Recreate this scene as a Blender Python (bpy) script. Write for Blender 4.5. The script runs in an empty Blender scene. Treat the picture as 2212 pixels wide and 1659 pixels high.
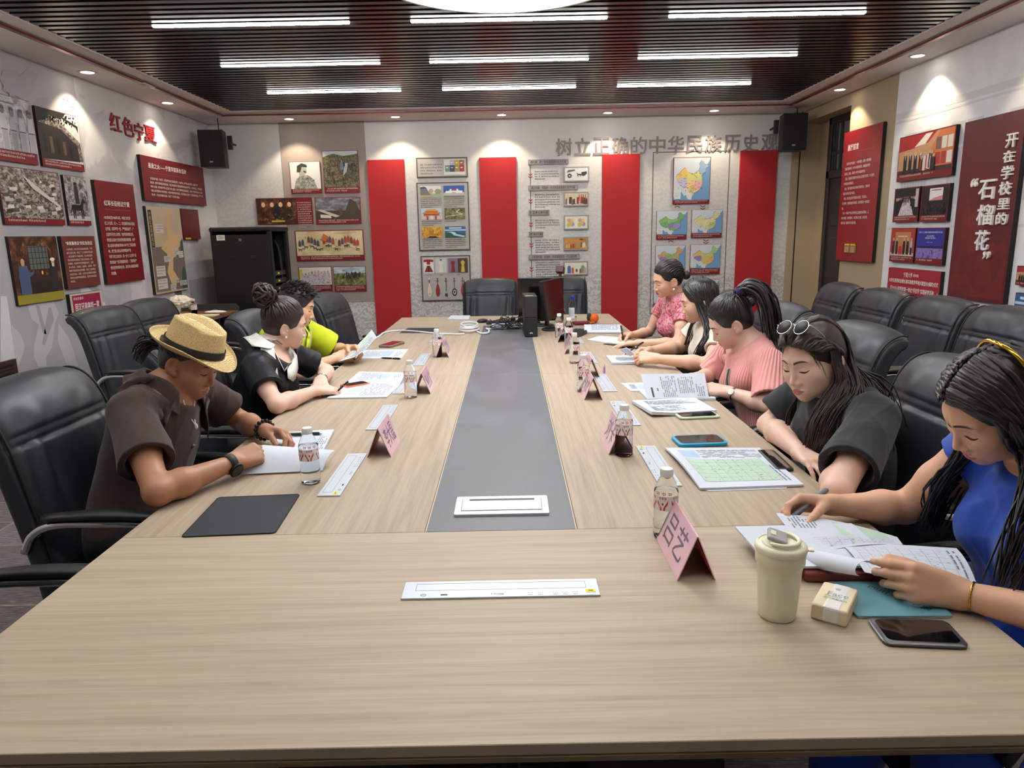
import bpy, bmesh, math, random
import numpy as np
from mathutils import Vector, Matrix
S = bpy.context.scene
COL = S.collection
PI = math.pi
# ------------------------------------------------------------------ camera
FPX, PITCH, ROLL, CAMZ = 1531.29, .20939, -.01944, 1.4727
cd = bpy.data.cameras.new('camera')
cam = bpy.data.objects.new('camera', cd)
COL.objects.link(cam)
S.camera = cam
cd.sensor_fit = 'HORIZONTAL'
cd.sensor_width = 36
cd.lens = FPX / 2212 * 36
cd.clip_start = .05
_F = Vector((0, math.cos(PITCH), -math.sin(PITCH)))
_R0 = Vector((1, 0, 0))
_U0 = _R0.cross(_F)
_R = _R0 * math.cos(ROLL) + _U0 * math.sin(ROLL)
_U = _R.cross(_F)
cam.matrix_world = Matrix(((_R.x, _U.x, -_F.x, 0), (_R.y, _U.y, -_F.y, 0), (_R.z, _U.z, -_F.z, CAMZ), (0, 0, 0, 1)))
# ------------------------------------------------------------------ world, exposure
S.view_settings.view_transform = 'Standard'
S.view_settings.look = 'None'
S.view_settings.exposure = 0.46
S.view_settings.gamma = 1
S.view_settings.use_curve_mapping = False
w = bpy.data.worlds.new('World')
S.world = w
w.use_nodes = True
w.node_tree.nodes['Background'].inputs[0].default_value = (.6, .65, .75, 1)
w.node_tree.nodes['Background'].inputs[1].default_value = .05
cy = S.cycles
cy.max_bounces = 7
cy.diffuse_bounces = 3
cy.glossy_bounces = 3
cy.transmission_bounces = 7
cy.transparent_max_bounces = 8
cy.caustics_reflective = False
cy.caustics_refractive = False
cy.sample_clamp_indirect = 4
cy.use_denoising = True
try:
	cy.denoiser = 'OPENIMAGEDENOISE'
	cy.denoising_input_passes = 'RGB_ALBEDO_NORMAL'
except Exception:
	pass
cy.use_adaptive_sampling = True
cy.adaptive_threshold = .02
TUBE_E, DISC_E, DOWN_W, FILL_W = 52.0, 8.5, 22.0, 400.0      # light strengths: tubes, round lamp, downlights (W), daylight added at the unseen rear window for the near table (W)
# room (metres): camera stands at x = 0, y = 0; table top z = TZ
XL, XR, YB, YR, ZC, TZ = -3.32, 3.27, 8.30, -2.40, 2.72, .75
# ------------------------------------------------------------------ helpers
def lin(c):
	c = c / 255
	return c / 12.92 if c <= .04045 else ((c + .055) / 1.055) ** 2.4
def rgb(r, g, b):
	return (lin(r), lin(g), lin(b), 1)
def pix(px, py):
	return _F + _R * ((px - 1106) / FPX) - _U * ((py - 829.5) / FPX)
def on_table(px, py, z=TZ):
	q = pix(px, py)
	t = (z - CAMZ) / q.z
	return Vector((q.x * t, q.y * t, z))
def on_y(px, py, y):
	q = pix(px, py)
	t = y / q.y
	return Vector((q.x * t, y, CAMZ + q.z * t))
def on_x(px, py, x):
	q = pix(px, py)
	t = x / q.x
	return Vector((x, q.y * t, CAMZ + q.z * t))
MATS = {}
def mat(name, col, rough=.5, metal=0, spec=.5, coat=0, trans=0, emit=None, es=0, ior=1.5, sheen=0, sss=0, alpha=1):
	if name in MATS:
		return MATS[name]
	m = bpy.data.materials.new(name)
	m.use_nodes = True
	p = m.node_tree.nodes['Principled BSDF']
	p.inputs['Base Color'].default_value = col
	p.inputs['Roughness'].default_value = rough
	p.inputs['Metallic'].default_value = metal
	p.inputs['Specular IOR Level'].default_value = spec
	p.inputs['Coat Weight'].default_value = coat
	p.inputs['Coat Roughness'].default_value = .1
	p.inputs['Transmission Weight'].default_value = trans
	p.inputs['IOR'].default_value = ior
	p.inputs['Alpha'].default_value = alpha
	if sheen:
		p.inputs['Sheen Weight'].default_value = sheen
	if sss:
		p.inputs['Subsurface Weight'].default_value = sss
		p.inputs['Subsurface Radius'].default_value = (.012, .004, .002)
	if emit:
		p.inputs['Emission Color'].default_value = emit
		p.inputs['Emission Strength'].default_value = es
	MATS[name] = m
	return m
def C(r, g, b, rough=.6):
	return mat('c_%d_%d_%d_%d' % (r, g, b, rough * 100), rgb(r, g, b), rough)
class NT:
	"""small node-tree writer"""
	def __init__(s, m):
		s.t = m.node_tree
		s.p = s.t.nodes['Principled BSDF']
	def n(s, typ, ins=None, **kw):
		d = s.t.nodes.new(typ)
		for k, v in kw.items():
			setattr(d, k, v)
		for k, v in (ins or {}).items():
			s.set(d, k, v)
		return d
	def set(s, d, k, v):
		if hasattr(v, 'is_output'):
			s.t.links.new(v, d.inputs[k])
		else:
			d.inputs[k].default_value = v
	def link(s, v, k):
		s.t.links.new(v, s.p.inputs[k])
	def coords(s, scale=(1, 1, 1), kind='Object', rot=(0, 0, 0), loc=(0, 0, 0)):
		tc = s.n('ShaderNodeTexCoord')
		mp = s.n('ShaderNodeMapping', {'Vector': tc.outputs[kind], 'Scale': scale, 'Rotation': rot, 'Location': loc})
		return mp.outputs[0]
	def noise(s, vec, scale, detail=4, rough=.5, dist=0):
		return s.n('ShaderNodeTexNoise', {'Vector': vec, 'Scale': scale, 'Detail': detail, 'Roughness': rough, 'Distortion': dist})
	def ramp(s, fac, stops):
		d = s.n('ShaderNodeValToRGB', {'Fac': fac})
		e = d.color_ramp.elements
		while len(e) < len(stops):
			e.new(.5)
		for i, (p, c) in enumerate(stops):
			e[i].position = p
			e[i].color = c
		return d.outputs[0]
	def mix(s, fac, a, b, mode='MIX'):
		d = s.n('ShaderNodeMix', data_type='RGBA', blend_type=mode)
		for k, v in ((0, fac), (6, a), (7, b)):
			s.set(d, k, v)
		return d.outputs[2]
	def math(s, op, a, b=0.0):
		return s.n('ShaderNodeMath', {0: a, 1: b}, operation=op).outputs[0]
	def bump(s, h, strength=.2, dist=.01):
		b = s.n('ShaderNodeBump', {'Height': h, 'Strength': strength, 'Distance': dist})
		s.link(b.outputs[0], 'Normal')
def set_tags(o, label=None, cat=None, group=None, kind=None):
	if label:
		o['label'] = label
	if cat:
		o['category'] = cat
	if group:
		o['group'] = group
	if kind:
		o['kind'] = kind
	return o
def empty(name, loc=(0, 0, 0), rz=0, label=None, cat=None, group=None):
	o = bpy.data.objects.new(name, None)
	o.empty_display_size = .1
	COL.objects.link(o)
	o.location = loc
	o.rotation_euler = (0, 0, rz)
	return set_tags(o, label, cat, group)
def world_of(o):
	m = o.matrix_basis.copy()
	if o.parent:
		m = world_of(o.parent) @ o.matrix_parent_inverse @ m
	return m
def link(name, me, mats, parent=None, M=None, smooth=False):
	for m in (mats if isinstance(mats, (list, tuple)) else [mats]):
		me.materials.append(m)
	o = bpy.data.objects.new(name, me)
	COL.objects.link(o)
	if parent:
		o.parent = parent
		if M is not None:
			o.matrix_parent_inverse = world_of(parent).inverted()
			o.matrix_basis = M
	elif M is not None:
		o.matrix_world = M
	if smooth:
		me.polygons.foreach_set('use_smooth', [True] * len(me.polygons))
		if smooth != 'all':
			bpy.context.view_layer.update()
			try:
				me.set_sharp_from_angle(angle=math.radians(smooth))
			except Exception:
				pass
	return o
class G:
	"""geometry collector -> one mesh object"""
	def __init__(s):
		s.v, s.f, s.mi, s.uv = [], [], [], {}
	def add(s, vs, fs, mi=0):
		b = len(s.v)
		s.v += [tuple(v) for v in vs]
		s.f += [tuple(i + b for i in f) for f in fs]
		s.mi += [mi] * len(fs)
		return s
	def box(s, c, d, mi=0, rot=None, bev=0, seg=2):
		if bev:
			bm = bmesh.new()
			bmesh.ops.create_cube(bm, size=1)
			for v in bm.verts:
				v.co = Vector((v.co.x * d[0], v.co.y * d[1], v.co.z * d[2]))
			bmesh.ops.bevel(bm, geom=list(bm.edges), offset=bev, segments=seg, affect='EDGES', profile=.5)
			vs = [v.co.copy() for v in bm.verts]
			bm.verts.index_update()
			fs = [[v.index for v in f.verts] for f in bm.faces]
			bm.free()
		else:
			vs = [Vector((x * d[0] / 2, y * d[1] / 2, z * d[2] / 2)) for z in (-1, 1) for y in (-1, 1) for x in (-1, 1)]
			fs = [(0, 2, 3, 1), (4, 5, 7, 6), (0, 1, 5, 4), (2, 6, 7, 3), (0, 4, 6, 2), (1, 3, 7, 5)]
		c = Vector(c)
		return s.add([(rot @ v if rot else v) + c for v in vs], fs, mi)
	def quad(s, a, b, c, d, mi=0):
		return s.add([a, b, c, d], [(0, 1, 2, 3)], mi)
	def poly(s, pts, mi=0):
		return s.add(pts, [tuple(range(len(pts)))], mi)
	def prism(s, pts, z0, z1, mi=0):
		n = len(pts)
		vs = [(p[0], p[1], z0) for p in pts] + [(p[0], p[1], z1) for p in pts]
		fs = [tuple(range(n - 1, -1, -1)), tuple(range(n, 2 * n))] + [(i, (i + 1) % n, n + (i + 1) % n, n + i) for i in range(n)]
		return s.add(vs, fs, mi)
	def tube(s, path, r, n=8, mi=0, cap=True, flat=1.0, up=None, closed=False):
		P = [Vector(p) for p in path]
		m = len(P)
		rs = r if isinstance(r, (list, tuple)) else [r] * m
		vs = []
		N = None
		for i in range(m):
			a, b = (P[i - 1] if i or closed else P[i]), (P[(i + 1) % m] if i < m - 1 or closed else P[i])
			t = (b - a).normalized() if (b - a).length > 1e-9 else Vector((0, 0, 1))
			if up is not None:
				u = up[i] if isinstance(up, list) else up
				N = Vector(u) - t * t.dot(Vector(u))
			elif N is None:
				N = t.orthogonal()
			else:
				N = N - t * t.dot(N)
			if N.length < 1e-6:
				N = t.orthogonal()
			N = N.normalized()
			B = t.cross(N)
			for k in range(n):
				an = 2 * PI * k / n
				vs.append(P[i] + N * (math.cos(an) * rs[i] * flat) + B * (math.sin(an) * rs[i]))
		fs = []
		for i in range(m if closed else m - 1):
			for k in range(n):
				j = (i + 1) % m
				fs.append((i * n + k, i * n + (k + 1) % n, j * n + (k + 1) % n, j * n + k))
		if cap and not closed:
			fs += [tuple(range(n - 1, -1, -1)), tuple((m - 1) * n + k for k in range(n))]
		return s.add(vs, fs, mi)
	def lathe(s, prof, n=24, mi=0, c=(0, 0, 0), cap=False, sx=1, sy=1):
		c = Vector(c)
		vs, fs = [], []
		for (r, z) in prof:
			for k in range(n):
				a = 2 * PI * k / n
				vs.append(c + Vector((math.cos(a) * r * sx, math.sin(a) * r * sy, z)))
		for i in range(len(prof) - 1):
			for k in range(n):
				fs.append((i * n + k, i * n + (k + 1) % n, (i + 1) * n + (k + 1) % n, (i + 1) * n + k))
		if cap:
			fs += [tuple(range(n - 1, -1, -1)), tuple((len(prof) - 1) * n + k for k in range(n))]
		return s.add(vs, fs, mi)
	def ball(s, c, r, n=12, m=8, mi=0):
		r = r if isinstance(r, (list, tuple)) else (r, r, r)
		vs, fs = [], []
		for i in range(m + 1):
			t = PI * i / m
			for k in range(n):
				a = 2 * PI * k / n
				vs.append((c[0] + r[0] * math.sin(t) * math.cos(a), c[1] + r[1] * math.sin(t) * math.sin(a), c[2] - r[2] * math.cos(t)))
		for i in range(m):
			for k in range(n):
				fs.append((i * n + k, i * n + (k + 1) % n, (i + 1) * n + (k + 1) % n, (i + 1) * n + k))
		return s.add(vs, fs, mi)
	def grid(s, fn, nu, nv, mi=0, closed_u=False):
		vs = [fn(i / (nu if closed_u else nu - 1), j / (nv - 1)) for j in range(nv) for i in range(nu)]
		fs = []
		for j in range(nv - 1):
			for i in range(nu if closed_u else nu - 1):
				k = (i + 1) % nu
				fs.append((j * nu + i, j * nu + k, (j + 1) * nu + k, (j + 1) * nu + i))
		return s.add(vs, fs, mi)
	def build(s, name, mats, parent=None, M=None, smooth=False):
		me = bpy.data.meshes.new(name)
		me.from_pydata([tuple(v) for v in s.v], [], s.f)
		if any(s.mi):
			me.polygons.foreach_set('material_index', s.mi)
		me.update()
		return link(name, me, mats, parent, M, smooth)
_FONT = bpy.data.curves.new('lettering', 'FONT')
_FOB = bpy.data.objects.new('lettering', _FONT)
def text_geo(txt, size, bold=0.0, align='LEFT', line=1.0, sx=1.0):
	"""lettering as (verts, faces) in the local xy plane, top-left or top-centre at the origin"""
	_FONT.body = txt
	_FONT.size = size
	_FONT.offset = bold * size
	_FONT.align_x = align
	_FONT.align_y = 'TOP'
	_FONT.space_line = line
	_FONT.resolution_u = 2
	if _FOB.name not in COL.objects:
		COL.objects.link(_FOB)
	bpy.context.view_layer.update()
	dg = bpy.context.evaluated_depsgraph_get()
	ev = _FOB.evaluated_get(dg)
	me = ev.to_mesh()
	vs = [(v.co.x * sx, v.co.y) for v in me.vertices]
	fs = [tuple(p.vertices) for p in me.polygons]
	ev.to_mesh_clear()
	COL.objects.unlink(_FOB)
	return vs, fs
def write(g, txt, size, x, y, z, mi=0, bold=0.0, align='LEFT', line=1.0, sx=1.0, fit=None, rot=0.0):
	"""put lettering into collector g at (x, y) top-left; fit=(w, h) stretches it to a box"""
	vs, fs = text_geo(txt, size, bold, align, line, sx)
	if not vs:
		return g
	if fit:
		x0, x1 = min(v[0] for v in vs), max(v[0] for v in vs)
		y0, y1 = min(v[1] for v in vs), max(v[1] for v in vs)
		kx = fit[0] / max(x1 - x0, 1e-6)
		ky = fit[1] / max(y1 - y0, 1e-6)
		vs = [((a - x0) * kx, (b - y1) * ky) for a, b in vs]
	c, s_ = math.cos(rot), math.sin(rot)
	return g.add([(x + a * c - b * s_, y + a * s_ + b * c, z) for a, b in vs], fs, mi)
def frame(o, x, y, z):
	"""matrix from origin and three axes"""
	x, y, z = Vector(x), Vector(y), Vector(z)
	return Matrix(((x.x, y.x, z.x, o[0]), (x.y, y.y, z.y, o[1]), (x.z, y.z, z.z, o[2]), (0, 0, 0, 1)))
def copy_tree(o, parent=None):
	c = o.copy()
	COL.objects.link(c)
	if parent:
		c.parent = parent
	for ch in list(o.children):
		copy_tree(ch, c)
	return c
def spline(pts, n):
	"""Catmull-Rom through pts -> n points"""
	P = [Vector(p) for p in pts]
	P = [P[0] * 2 - P[1]] + P + [P[-1] * 2 - P[-2]]
	out = []
	m = len(P) - 3
	for i in range(n):
		t = i / (n - 1) * m
		k = min(int(t), m - 1)
		u = t - k
		a, b, c, d = P[k:k + 4]
		out.append(.5 * ((2 * b) + (c - a) * u + (2 * a - 5 * b + 4 * c - d) * u * u + (3 * b - a - 3 * c + d) * u ** 3))
	return out
# ================================================================== room shell
def structure(name, g, m, M=None, smooth=False):
	return set_tags(g.build(name, m, None, M, smooth), kind='structure')
# --- materials
WALLP = mat('wall_paper_grey', rgb(206, 202, 199), .75)
_t = NT(WALLP)
_v = _t.coords((1, 1, 1), 'Object')
_a = _t.noise(_v, .9, 5, .55, .4)
_b = _t.noise(_v, 7, 4, .6, 1.2)
_sep = _t.n('ShaderNodeSeparateXYZ', {0: _v})
# relief mural on the lower two thirds of the back wall: stone-like waves fading out upwards
_low = _t.ramp(_sep.outputs[2], [(.0, (1, 1, 1, 1)), (.34, (.85, .85, .85, 1)), (.62, (.45, .45, .45, 1)), (.8, (0, 0, 0, 1))])
_zz = _t.math('MULTIPLY', _sep.outputs[2], .37)
_low = _t.ramp(_zz, [(.0, (1, 1, 1, 1)), (.34, (.9, .9, .9, 1)), (.40, (.35, .35, .35, 1)), (.75, (.25, .25, .25, 1)), (.86, (0, 0, 0, 1))])
_w = _t.n('ShaderNodeTexWave', {'Vector': _v, 'Scale': 4.2, 'Distortion': 14, 'Detail': 4, 'Detail Scale': 3.2, 'Detail Roughness': .6}, bands_direction='Z')
_wm = _t.ramp(_w.outputs[1], [(.2, rgb(176, 173, 172)), (.5, rgb(196, 193, 190)), (.85, rgb(212, 209, 206))])
_base = _t.mix(_a.outputs[0], rgb(206, 203, 201), rgb(220, 218, 215))
_t.link(_t.mix(_low, _base, _wm), 'Base Color')
LEFTP = mat('wall_paper_ink', rgb(206, 203, 203), .75)
_t = NT(LEFTP)
_v = _t.coords((1, 1, 1), 'Object')
_m = _t.noise(_t.coords((1, .8, 1.2), 'Object'), 1.5, 6, .58, .8)
_c = _t.ramp(_m.outputs[0], [(.36, rgb(182, 178, 182)), (.47, rgb(198, 195, 197)), (.50, rgb(214, 211, 211)), (.7, rgb(220, 217, 216))])
_t.link(_c, 'Base Color')
RIGHTP = mat('wall_paper_white', rgb(226, 225, 227), .7)
_t = NT(RIGHTP)
_v = _t.coords((1, 1, 1), 'Object')
_m = _t.noise(_v, 2.2, 5, .6, .5)
_t.link(_t.ramp(_m.outputs[0], [(.3, rgb(222, 222, 222)), (.6, rgb(236, 236, 238))]), 'Base Color')
TAN = mat('wall_paper_tan', rgb(178, 160, 132), .8)
CEILW = mat('ceiling_paint', rgb(232, 226, 222), .8)
_t = NT(CEILW)
FLOORM = mat('carpet_tile', rgb(104, 98, 100), .95)
_t = NT(FLOORM)
_v = _t.coords((1, 1, 1), 'Object')
_s = _t.noise(_t.coords((14, 180, 1), 'Object'), 1, 4, .7)
_br = _t.n('ShaderNodeTexBrick', {'Vector': _t.coords((1, 1, 1), 'Object', (0, 0, .0)), 'Color1': (1, 1, 1, 1), 'Color2': (.8, .8, .8, 1), 'Mortar': (1.9, 1.6, 1.25, 1), 'Scale': 1, 'Mortar Size': .004, 'Brick Width': .9, 'Row Height': .3})
_c = _t.ramp(_s.outputs[0], [(.3, rgb(64, 60, 62)), (.5, rgb(104, 98, 102)), (.72, rgb(150, 144, 146))])
_t.link(_t.mix(1.0, _c, _br.outputs[0], 'MULTIPLY'), 'Base Color')
SLAT = mat('dark_lacquer_slat', rgb(34, 29, 28), .30, metal=.10, spec=.6, coat=.1)
VOID = mat('ceiling_void', rgb(14, 13, 13), .9)
RED_TRIM = mat('red_metal_trim', rgb(120, 34, 38), .22, metal=.55)
EMI = mat('tube_glow', rgb(255, 255, 255), .5, emit=(1.0, .985, .96, 1), es=TUBE_E)
DISC = mat('lamp_film', rgb(255, 255, 255), .5, emit=(.93, .97, 1.0, 1), es=DISC_E)
WARM = mat('downlight_lens', rgb(255, 250, 240), .4, emit=(1, .93, .82, 1), es=16)
WHITE_METAL = mat('white_metal', rgb(228, 226, 222), .4)
g = G()
g.box(((XL + XR) / 2, (YB + YR) / 2, -.05), (XR - XL + .4, YB - YR + .4, .1))
structure('floor', g, FLOORM)
g = G()
g.box(((XL + XR) / 2, YB + .1, ZC / 2 + .2), (XR - XL + .4, .2, ZC + .6))
structure('wall_back', g, WALLP)
g = G()
g.box((XL - .1, (YB + YR) / 2, ZC / 2 + .2), (.2, YB - YR, ZC + .6))
structure('wall_left', g, LEFTP)
# wall behind the camera, with an added unseen window that brightens the near table
WX, WZ0, WZ1 = 1.9, .95, 2.35
g = G()
for x0, x1, z0, z1 in ((XL - .2, -WX, -.1, ZC + .5), (WX, XR + .2, -.1, ZC + .5), (-WX, WX, -.1, WZ0), (-WX, WX, WZ1, ZC + .5)):
	g.box(((x0 + x1) / 2, YR - .1, (z0 + z1) / 2), (x1 - x0, .2, z1 - z0))
structure('wall_rear', g, mat('wall_plain', rgb(206, 202, 198), .8))
g = G()
for x in (-WX, -WX / 3, WX / 3, WX):
	g.box((x, YR - .08, (WZ0 + WZ1) / 2), (.06, .06, WZ1 - WZ0))
for z in (WZ0, WZ1):
	g.box((0, YR - .08, z), (2 * WX, .06, .06))
structure('added_window', g, mat('added_window_frame', rgb(70, 66, 64), .5))  # frame of the added window, out of view
l = bpy.data.lights.new('daylight_fill', 'AREA')  # added bluish area light standing in for daylight, unseen behind the camera
l.shape, l.size, l.size_y, l.energy, l.color = 'RECTANGLE', 2 * WX - .1, WZ1 - WZ0 - .1, FILL_W, (.80, .90, 1.0)
o = bpy.data.objects.new('window_fill_light', l)
COL.objects.link(o)
o.location = (0, YR - .12, (WZ0 + WZ1) / 2)
o.rotation_euler = (PI / 2, 0, PI)
# right wall with the door alcove cut out
DY0, DY1, DZ = 7.11, 8.24, 2.60
g = G()
for y0, y1, z0, z1 in ((YR, DY0, -.1, ZC + .5), (DY1, YB, -.1, ZC + .5), (DY0, DY1, DZ, ZC + .5)):
	g.box((XR + .1, (y0 + y1) / 2, (z0 + z1) / 2), (.2, y1 - y0, z1 - z0))
g.box((XR + .225, (DY0 + DY1) / 2 - .2, ZC / 2), (.05, DY1 - DY0 + 1.0, ZC))
structure('wall_right', g, TAN)
# white mural paper covers the nearer part of the right wall
g = G()
YW = 6.27
g.box((XR - .003, (YR + YW) / 2, ZC / 2), (.006, YW - YR, ZC))
structure('wall_right_mural', g, RIGHTP)
# faint printed facade on it
g = G()
fz = 1.55
for k in range(9):
	yc = YW - .36 - k * .62
	for (dy, z0, z1, mi) in ((0, 1.62, 2.20, 0),):
		g.box((XR - .0065, yc, (z0 + z1) / 2), (.001, .36, z1 - z0), 0)
		for q in range(1, 9):
			g.box((XR - .0075, yc - .18 + q * .04, (z0 + 2.0) / 2 + .0), (.001, .008, 2.0 - z0), 1)
		g.box((XR - .0075, yc, 2.03), (.001, .37, .022), 1)
		g.box((XR - .0075, yc, (2.04 + z1) / 2), (.001, .02, z1 - 2.04), 1)
for z, h in ((2.36, .05), (2.31, .015), (1.46, .02)):
	g.box((XR - .0065, (YR + YW) / 2, z), (.001, YW - YR, h), 2)
structure('wall_right_print', g, [C(208, 208, 211, .7), C(226, 225, 226, .7), C(216, 215, 217, .7)])
# printed ghost figures and mountain wash on the left wall
rnd = random.Random(7)
g = G()
def leftpoly(pts, mi, off=.001):
	q = [on_x(px, py, XL) for px, py in pts]
	g.poly([(XL + off, p.y, p.z) for p in q], mi)
leftpoly([(0, 106), (158, 166), (226, 655), (262, 900), (0, 900)], 0, .001)
leftpoly([(0, 640), (14, 640), (22, 700), (33, 782), (0, 790)], 2, .003)
leftpoly([(24, 702), (44, 722), (53, 748), (46, 775), (38, 792), (32, 780)], 1, .002)
leftpoly([(58, 655), (116, 652), (126, 676), (118, 700), (90, 706), (68, 690)], 1, .002)
leftpoly([(84, 700), (118, 698), (112, 750), (98, 772), (100, 792), (82, 792), (72, 770), (72, 750)], 1, .0022)
leftpoly([(126, 698), (146, 726), (158, 756), (170, 800), (182, 824), (180, 846), (164, 828), (140, 780), (124, 738)], 1, .0022)
leftpoly([(76, 660), (84, 660), (100, 722), (92, 720)], 3, .0026)
leftpoly([(104, 664), (110, 664), (116, 690), (96, 746), (90, 744)], 3, .0026)
leftpoly([(168, 600), (226, 655), (262, 900), (236, 900)], 2, .0015)
for (x, y, r) in ((40, 190, 34), (90, 225, 20), (20, 170, 26), (152, 210, 14), (158, 226, 10), (60, 165, 18)):
	leftpoly([(x + r * (1 + .25 * rnd.uniform(-1, 1)) * math.cos(a), y + .7 * r * (1 + .3 * rnd.uniform(-1, 1)) * math.sin(a)) for a in np.linspace(0, 2 * PI, 18)[:-1]], 3, .0025 + .0001 * r)
structure('wall_left_print', g, [C(184, 180, 182, .75), C(204, 202, 205, .75), C(222, 221, 222, .75), C(176, 172, 175, .75)])
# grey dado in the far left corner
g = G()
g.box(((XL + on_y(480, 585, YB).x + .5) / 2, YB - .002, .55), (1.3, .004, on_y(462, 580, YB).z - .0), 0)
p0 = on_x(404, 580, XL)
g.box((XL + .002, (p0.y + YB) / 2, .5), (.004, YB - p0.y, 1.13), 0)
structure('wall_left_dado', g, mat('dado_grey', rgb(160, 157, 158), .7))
# taupe printed field with photographs on the back wall
a, b, c = on_y(601, 262, YB), on_y(786, 259, YB), on_y(812, 651, YB)
g = G()
g.box(((a.x + b.x) / 2 + .0, YB - .003, (ZC + c.z) / 2), (b.x - a.x, .006, ZC - c.z))
structure('wall_back_taupe', g, mat('taupe_print', rgb(160, 148, 140), .75))
# --- ceiling: soffit ring, raised white lip, red trim, slats in the middle
IX0, IX1, IY0, IY1 = -2.80, 2.80, -.24, 7.62
g = G()
zt = ZC + .10
for x0, x1, y0, y1 in ((XL, IX0 - .14, YR, YB), (IX1 + .14, XR, YR, YB), (IX0 - .14, IX1 + .14, IY1 + .14, YB), (IX0 - .14, IX1 + .14, YR, IY0 - .14)):
	g.box(((x0 + x1) / 2, (y0 + y1) / 2, ZC + .05), (x1 - x0, y1 - y0, .1))
structure('ceiling', g, CEILW)
g = G()
for x0, x1, y0, y1 in ((IX0 - .14, IX0, IY0 - .14, IY1 + .14), (IX1, IX1 + .14, IY0 - .14, IY1 + .14), (IX0, IX1, IY1, IY1 + .14), (IX0, IX1, IY0 - .14, IY0)):
	g.box(((x0 + x1) / 2, (y0 + y1) / 2, ZC + .062), (x1 - x0, y1 - y0, .1))
structure('ceiling_lip', g, mat('ceiling_lip_paint', rgb(226, 217, 212), .7))
g = G()
for x0, x1, y0, y1 in ((IX0 - .16, IX0 - .125, IY0 - .16, IY1 + .16), (IX1 + .125, IX1 + .16, IY0 - .16, IY1 + .16), (IX0 - .16, IX1 + .16, IY1 + .125, IY1 + .16), (IX0 - .16, IX1 + .16, IY0 - .16, IY0 - .125)):
	g.box(((x0 + x1) / 2, (y0 + y1) / 2, ZC - .001), (x1 - x0, y1 - y0, .012))
structure('trim_1', g, RED_TRIM)
ROWS = [4.65, 5.69, 6.73, 2.87, 1.83, .79]
LX = [-2.135, -.575, .985]
TL_ = 1.2
g = G()
y = IY0 + .03
PIT = .0867
nsl = int((IY1 - IY0) / PIT)
offs = (ROWS[0] - IY0) % PIT
LC, LR = Vector((-.012, 3.76, 0)), .65
for k in range(nsl + 1):
	yc = IY0 + offs + (k - 0) * PIT
	if yc > IY1 - .01:
		break
	segs = [(IX0, IX1)]
	row = [r for r in ROWS if abs(r - yc) < PIT * .5]
	if row:
		segs, x = [], IX0
		for lx in LX:
			segs.append((x, lx))
			x = lx + TL_
		segs.append((x, IX1))
	if abs(yc - LC.y) < LR + .03:
		half = math.sqrt(max((LR + .03) ** 2 - (yc - LC.y) ** 2, .0001))
		segs = [s_ for a_, b_ in segs for s_ in ((a_, min(b_, LC.x - half)), (max(a_, LC.x + half), b_)) if s_[1] - s_[0] > .02]
	for a_, b_ in segs:
		g.box(((a_ + b_) / 2, yc, ZC + .045), (b_ - a_, .047, .05))
structure('ceiling_slats', g, SLAT)
g = G()
g.box(((IX0 + IX1) / 2, (IY0 + IY1) / 2, ZC + .30), (IX1 - IX0 + .3, IY1 - IY0 + .3, .02))
for x in np.arange(IX0 + .4, IX1, .9):
	g.box((x, (IY0 + IY1) / 2, ZC + .09), (.03, IY1 - IY0, .03))
structure('ceiling_void', g, VOID)
# tube lights set into the slats
GRP = 'linear tube lights in the slatted ceiling'
rown = {0: 'second row behind the round lamp', 1: 'middle row', 2: 'row nearest the back wall'}
i = 0
for r, yc in enumerate(ROWS):
	for c_, lx in enumerate(LX):
		where = ['left wall side', 'middle', 'right wall side'][c_]
		rw = ['first row past the round lamp', 'second row past the round lamp', 'row nearest the back wall', 'first row before the lamp', 'second row before the lamp', 'last row before the lamp'][r]
		t_ = empty('tube_light', (lx + TL_ / 2, yc, ZC), 0, 'white ceiling tube light, %s, %s' % (rw, where), 'ceiling light', GRP)
		g = G()
		g.box((0, 0, .045), (TL_, .06, .05))
		g.build('housing', C(30, 28, 28, .5), t_)
		g = G()
		g.box((0, 0, .017), (TL_ - .012, .026, .012), bev=.004, seg=2)
		g.build('diffuser', EMI, t_, smooth=40)
t_ = empty('round_ceiling_lamp', (LC.x, LC.y, ZC), 0, 'large round white film lamp in the middle of the slatted ceiling', 'ceiling light')
g = G()
g.lathe([(LR, -.012), (LR + .018, -.012), (LR + .018, .07), (LR, .07)], 96)
g.build('rim', WHITE_METAL, t_, smooth=40)
g = G()
g.lathe([(0.0, -.004), (LR * .5, -.005), (LR, -.004), (LR, .05)], 96)
g.build('film', DISC, t_, smooth=40)
def downlight(x, y, label, wall):
	t_ = empty('downlight', (x, y, ZC), 0, label, 'downlight', 'recessed downlights in the soffit')
	g = G()
	g.lathe([(.046, .004), (.046, -.004), (.062, -.006), (.066, .0), (.066, .004)], 36)
	g.build('trim_ring', mat('downlight_ring', rgb(222, 214, 206), .3), t_, smooth=40)
	g = G()
	g.lathe([(0, -.0015), (.046, -.001), (.046, .003)], 36)
	g.build('lens', WARM, t_, smooth=40)
	l = bpy.data.lights.new('downlight_beam', 'SPOT')
	l.energy = DOWN_W
	l.color = (1, .84, .62)
	l.spot_size = math.radians(104)
	l.spot_blend = .35
	l.shadow_soft_size = .03
	o = bpy.data.objects.new('downlight_beam', l)
	COL.objects.link(o)
	o.parent = t_
	o.location = (0, 0, -.012)
names = ['leftmost along the back wall, above the taupe photo field', 'second from the left along the back wall', 'middle one along the back wall', 'second from the right along the back wall', 'rightmost along the back wall, over the largest map']
for k in range(5):
	downlight(-2.337 + k * 1.141, 8.045, 'round recessed downlight, ' + names[k], 'b')
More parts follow.
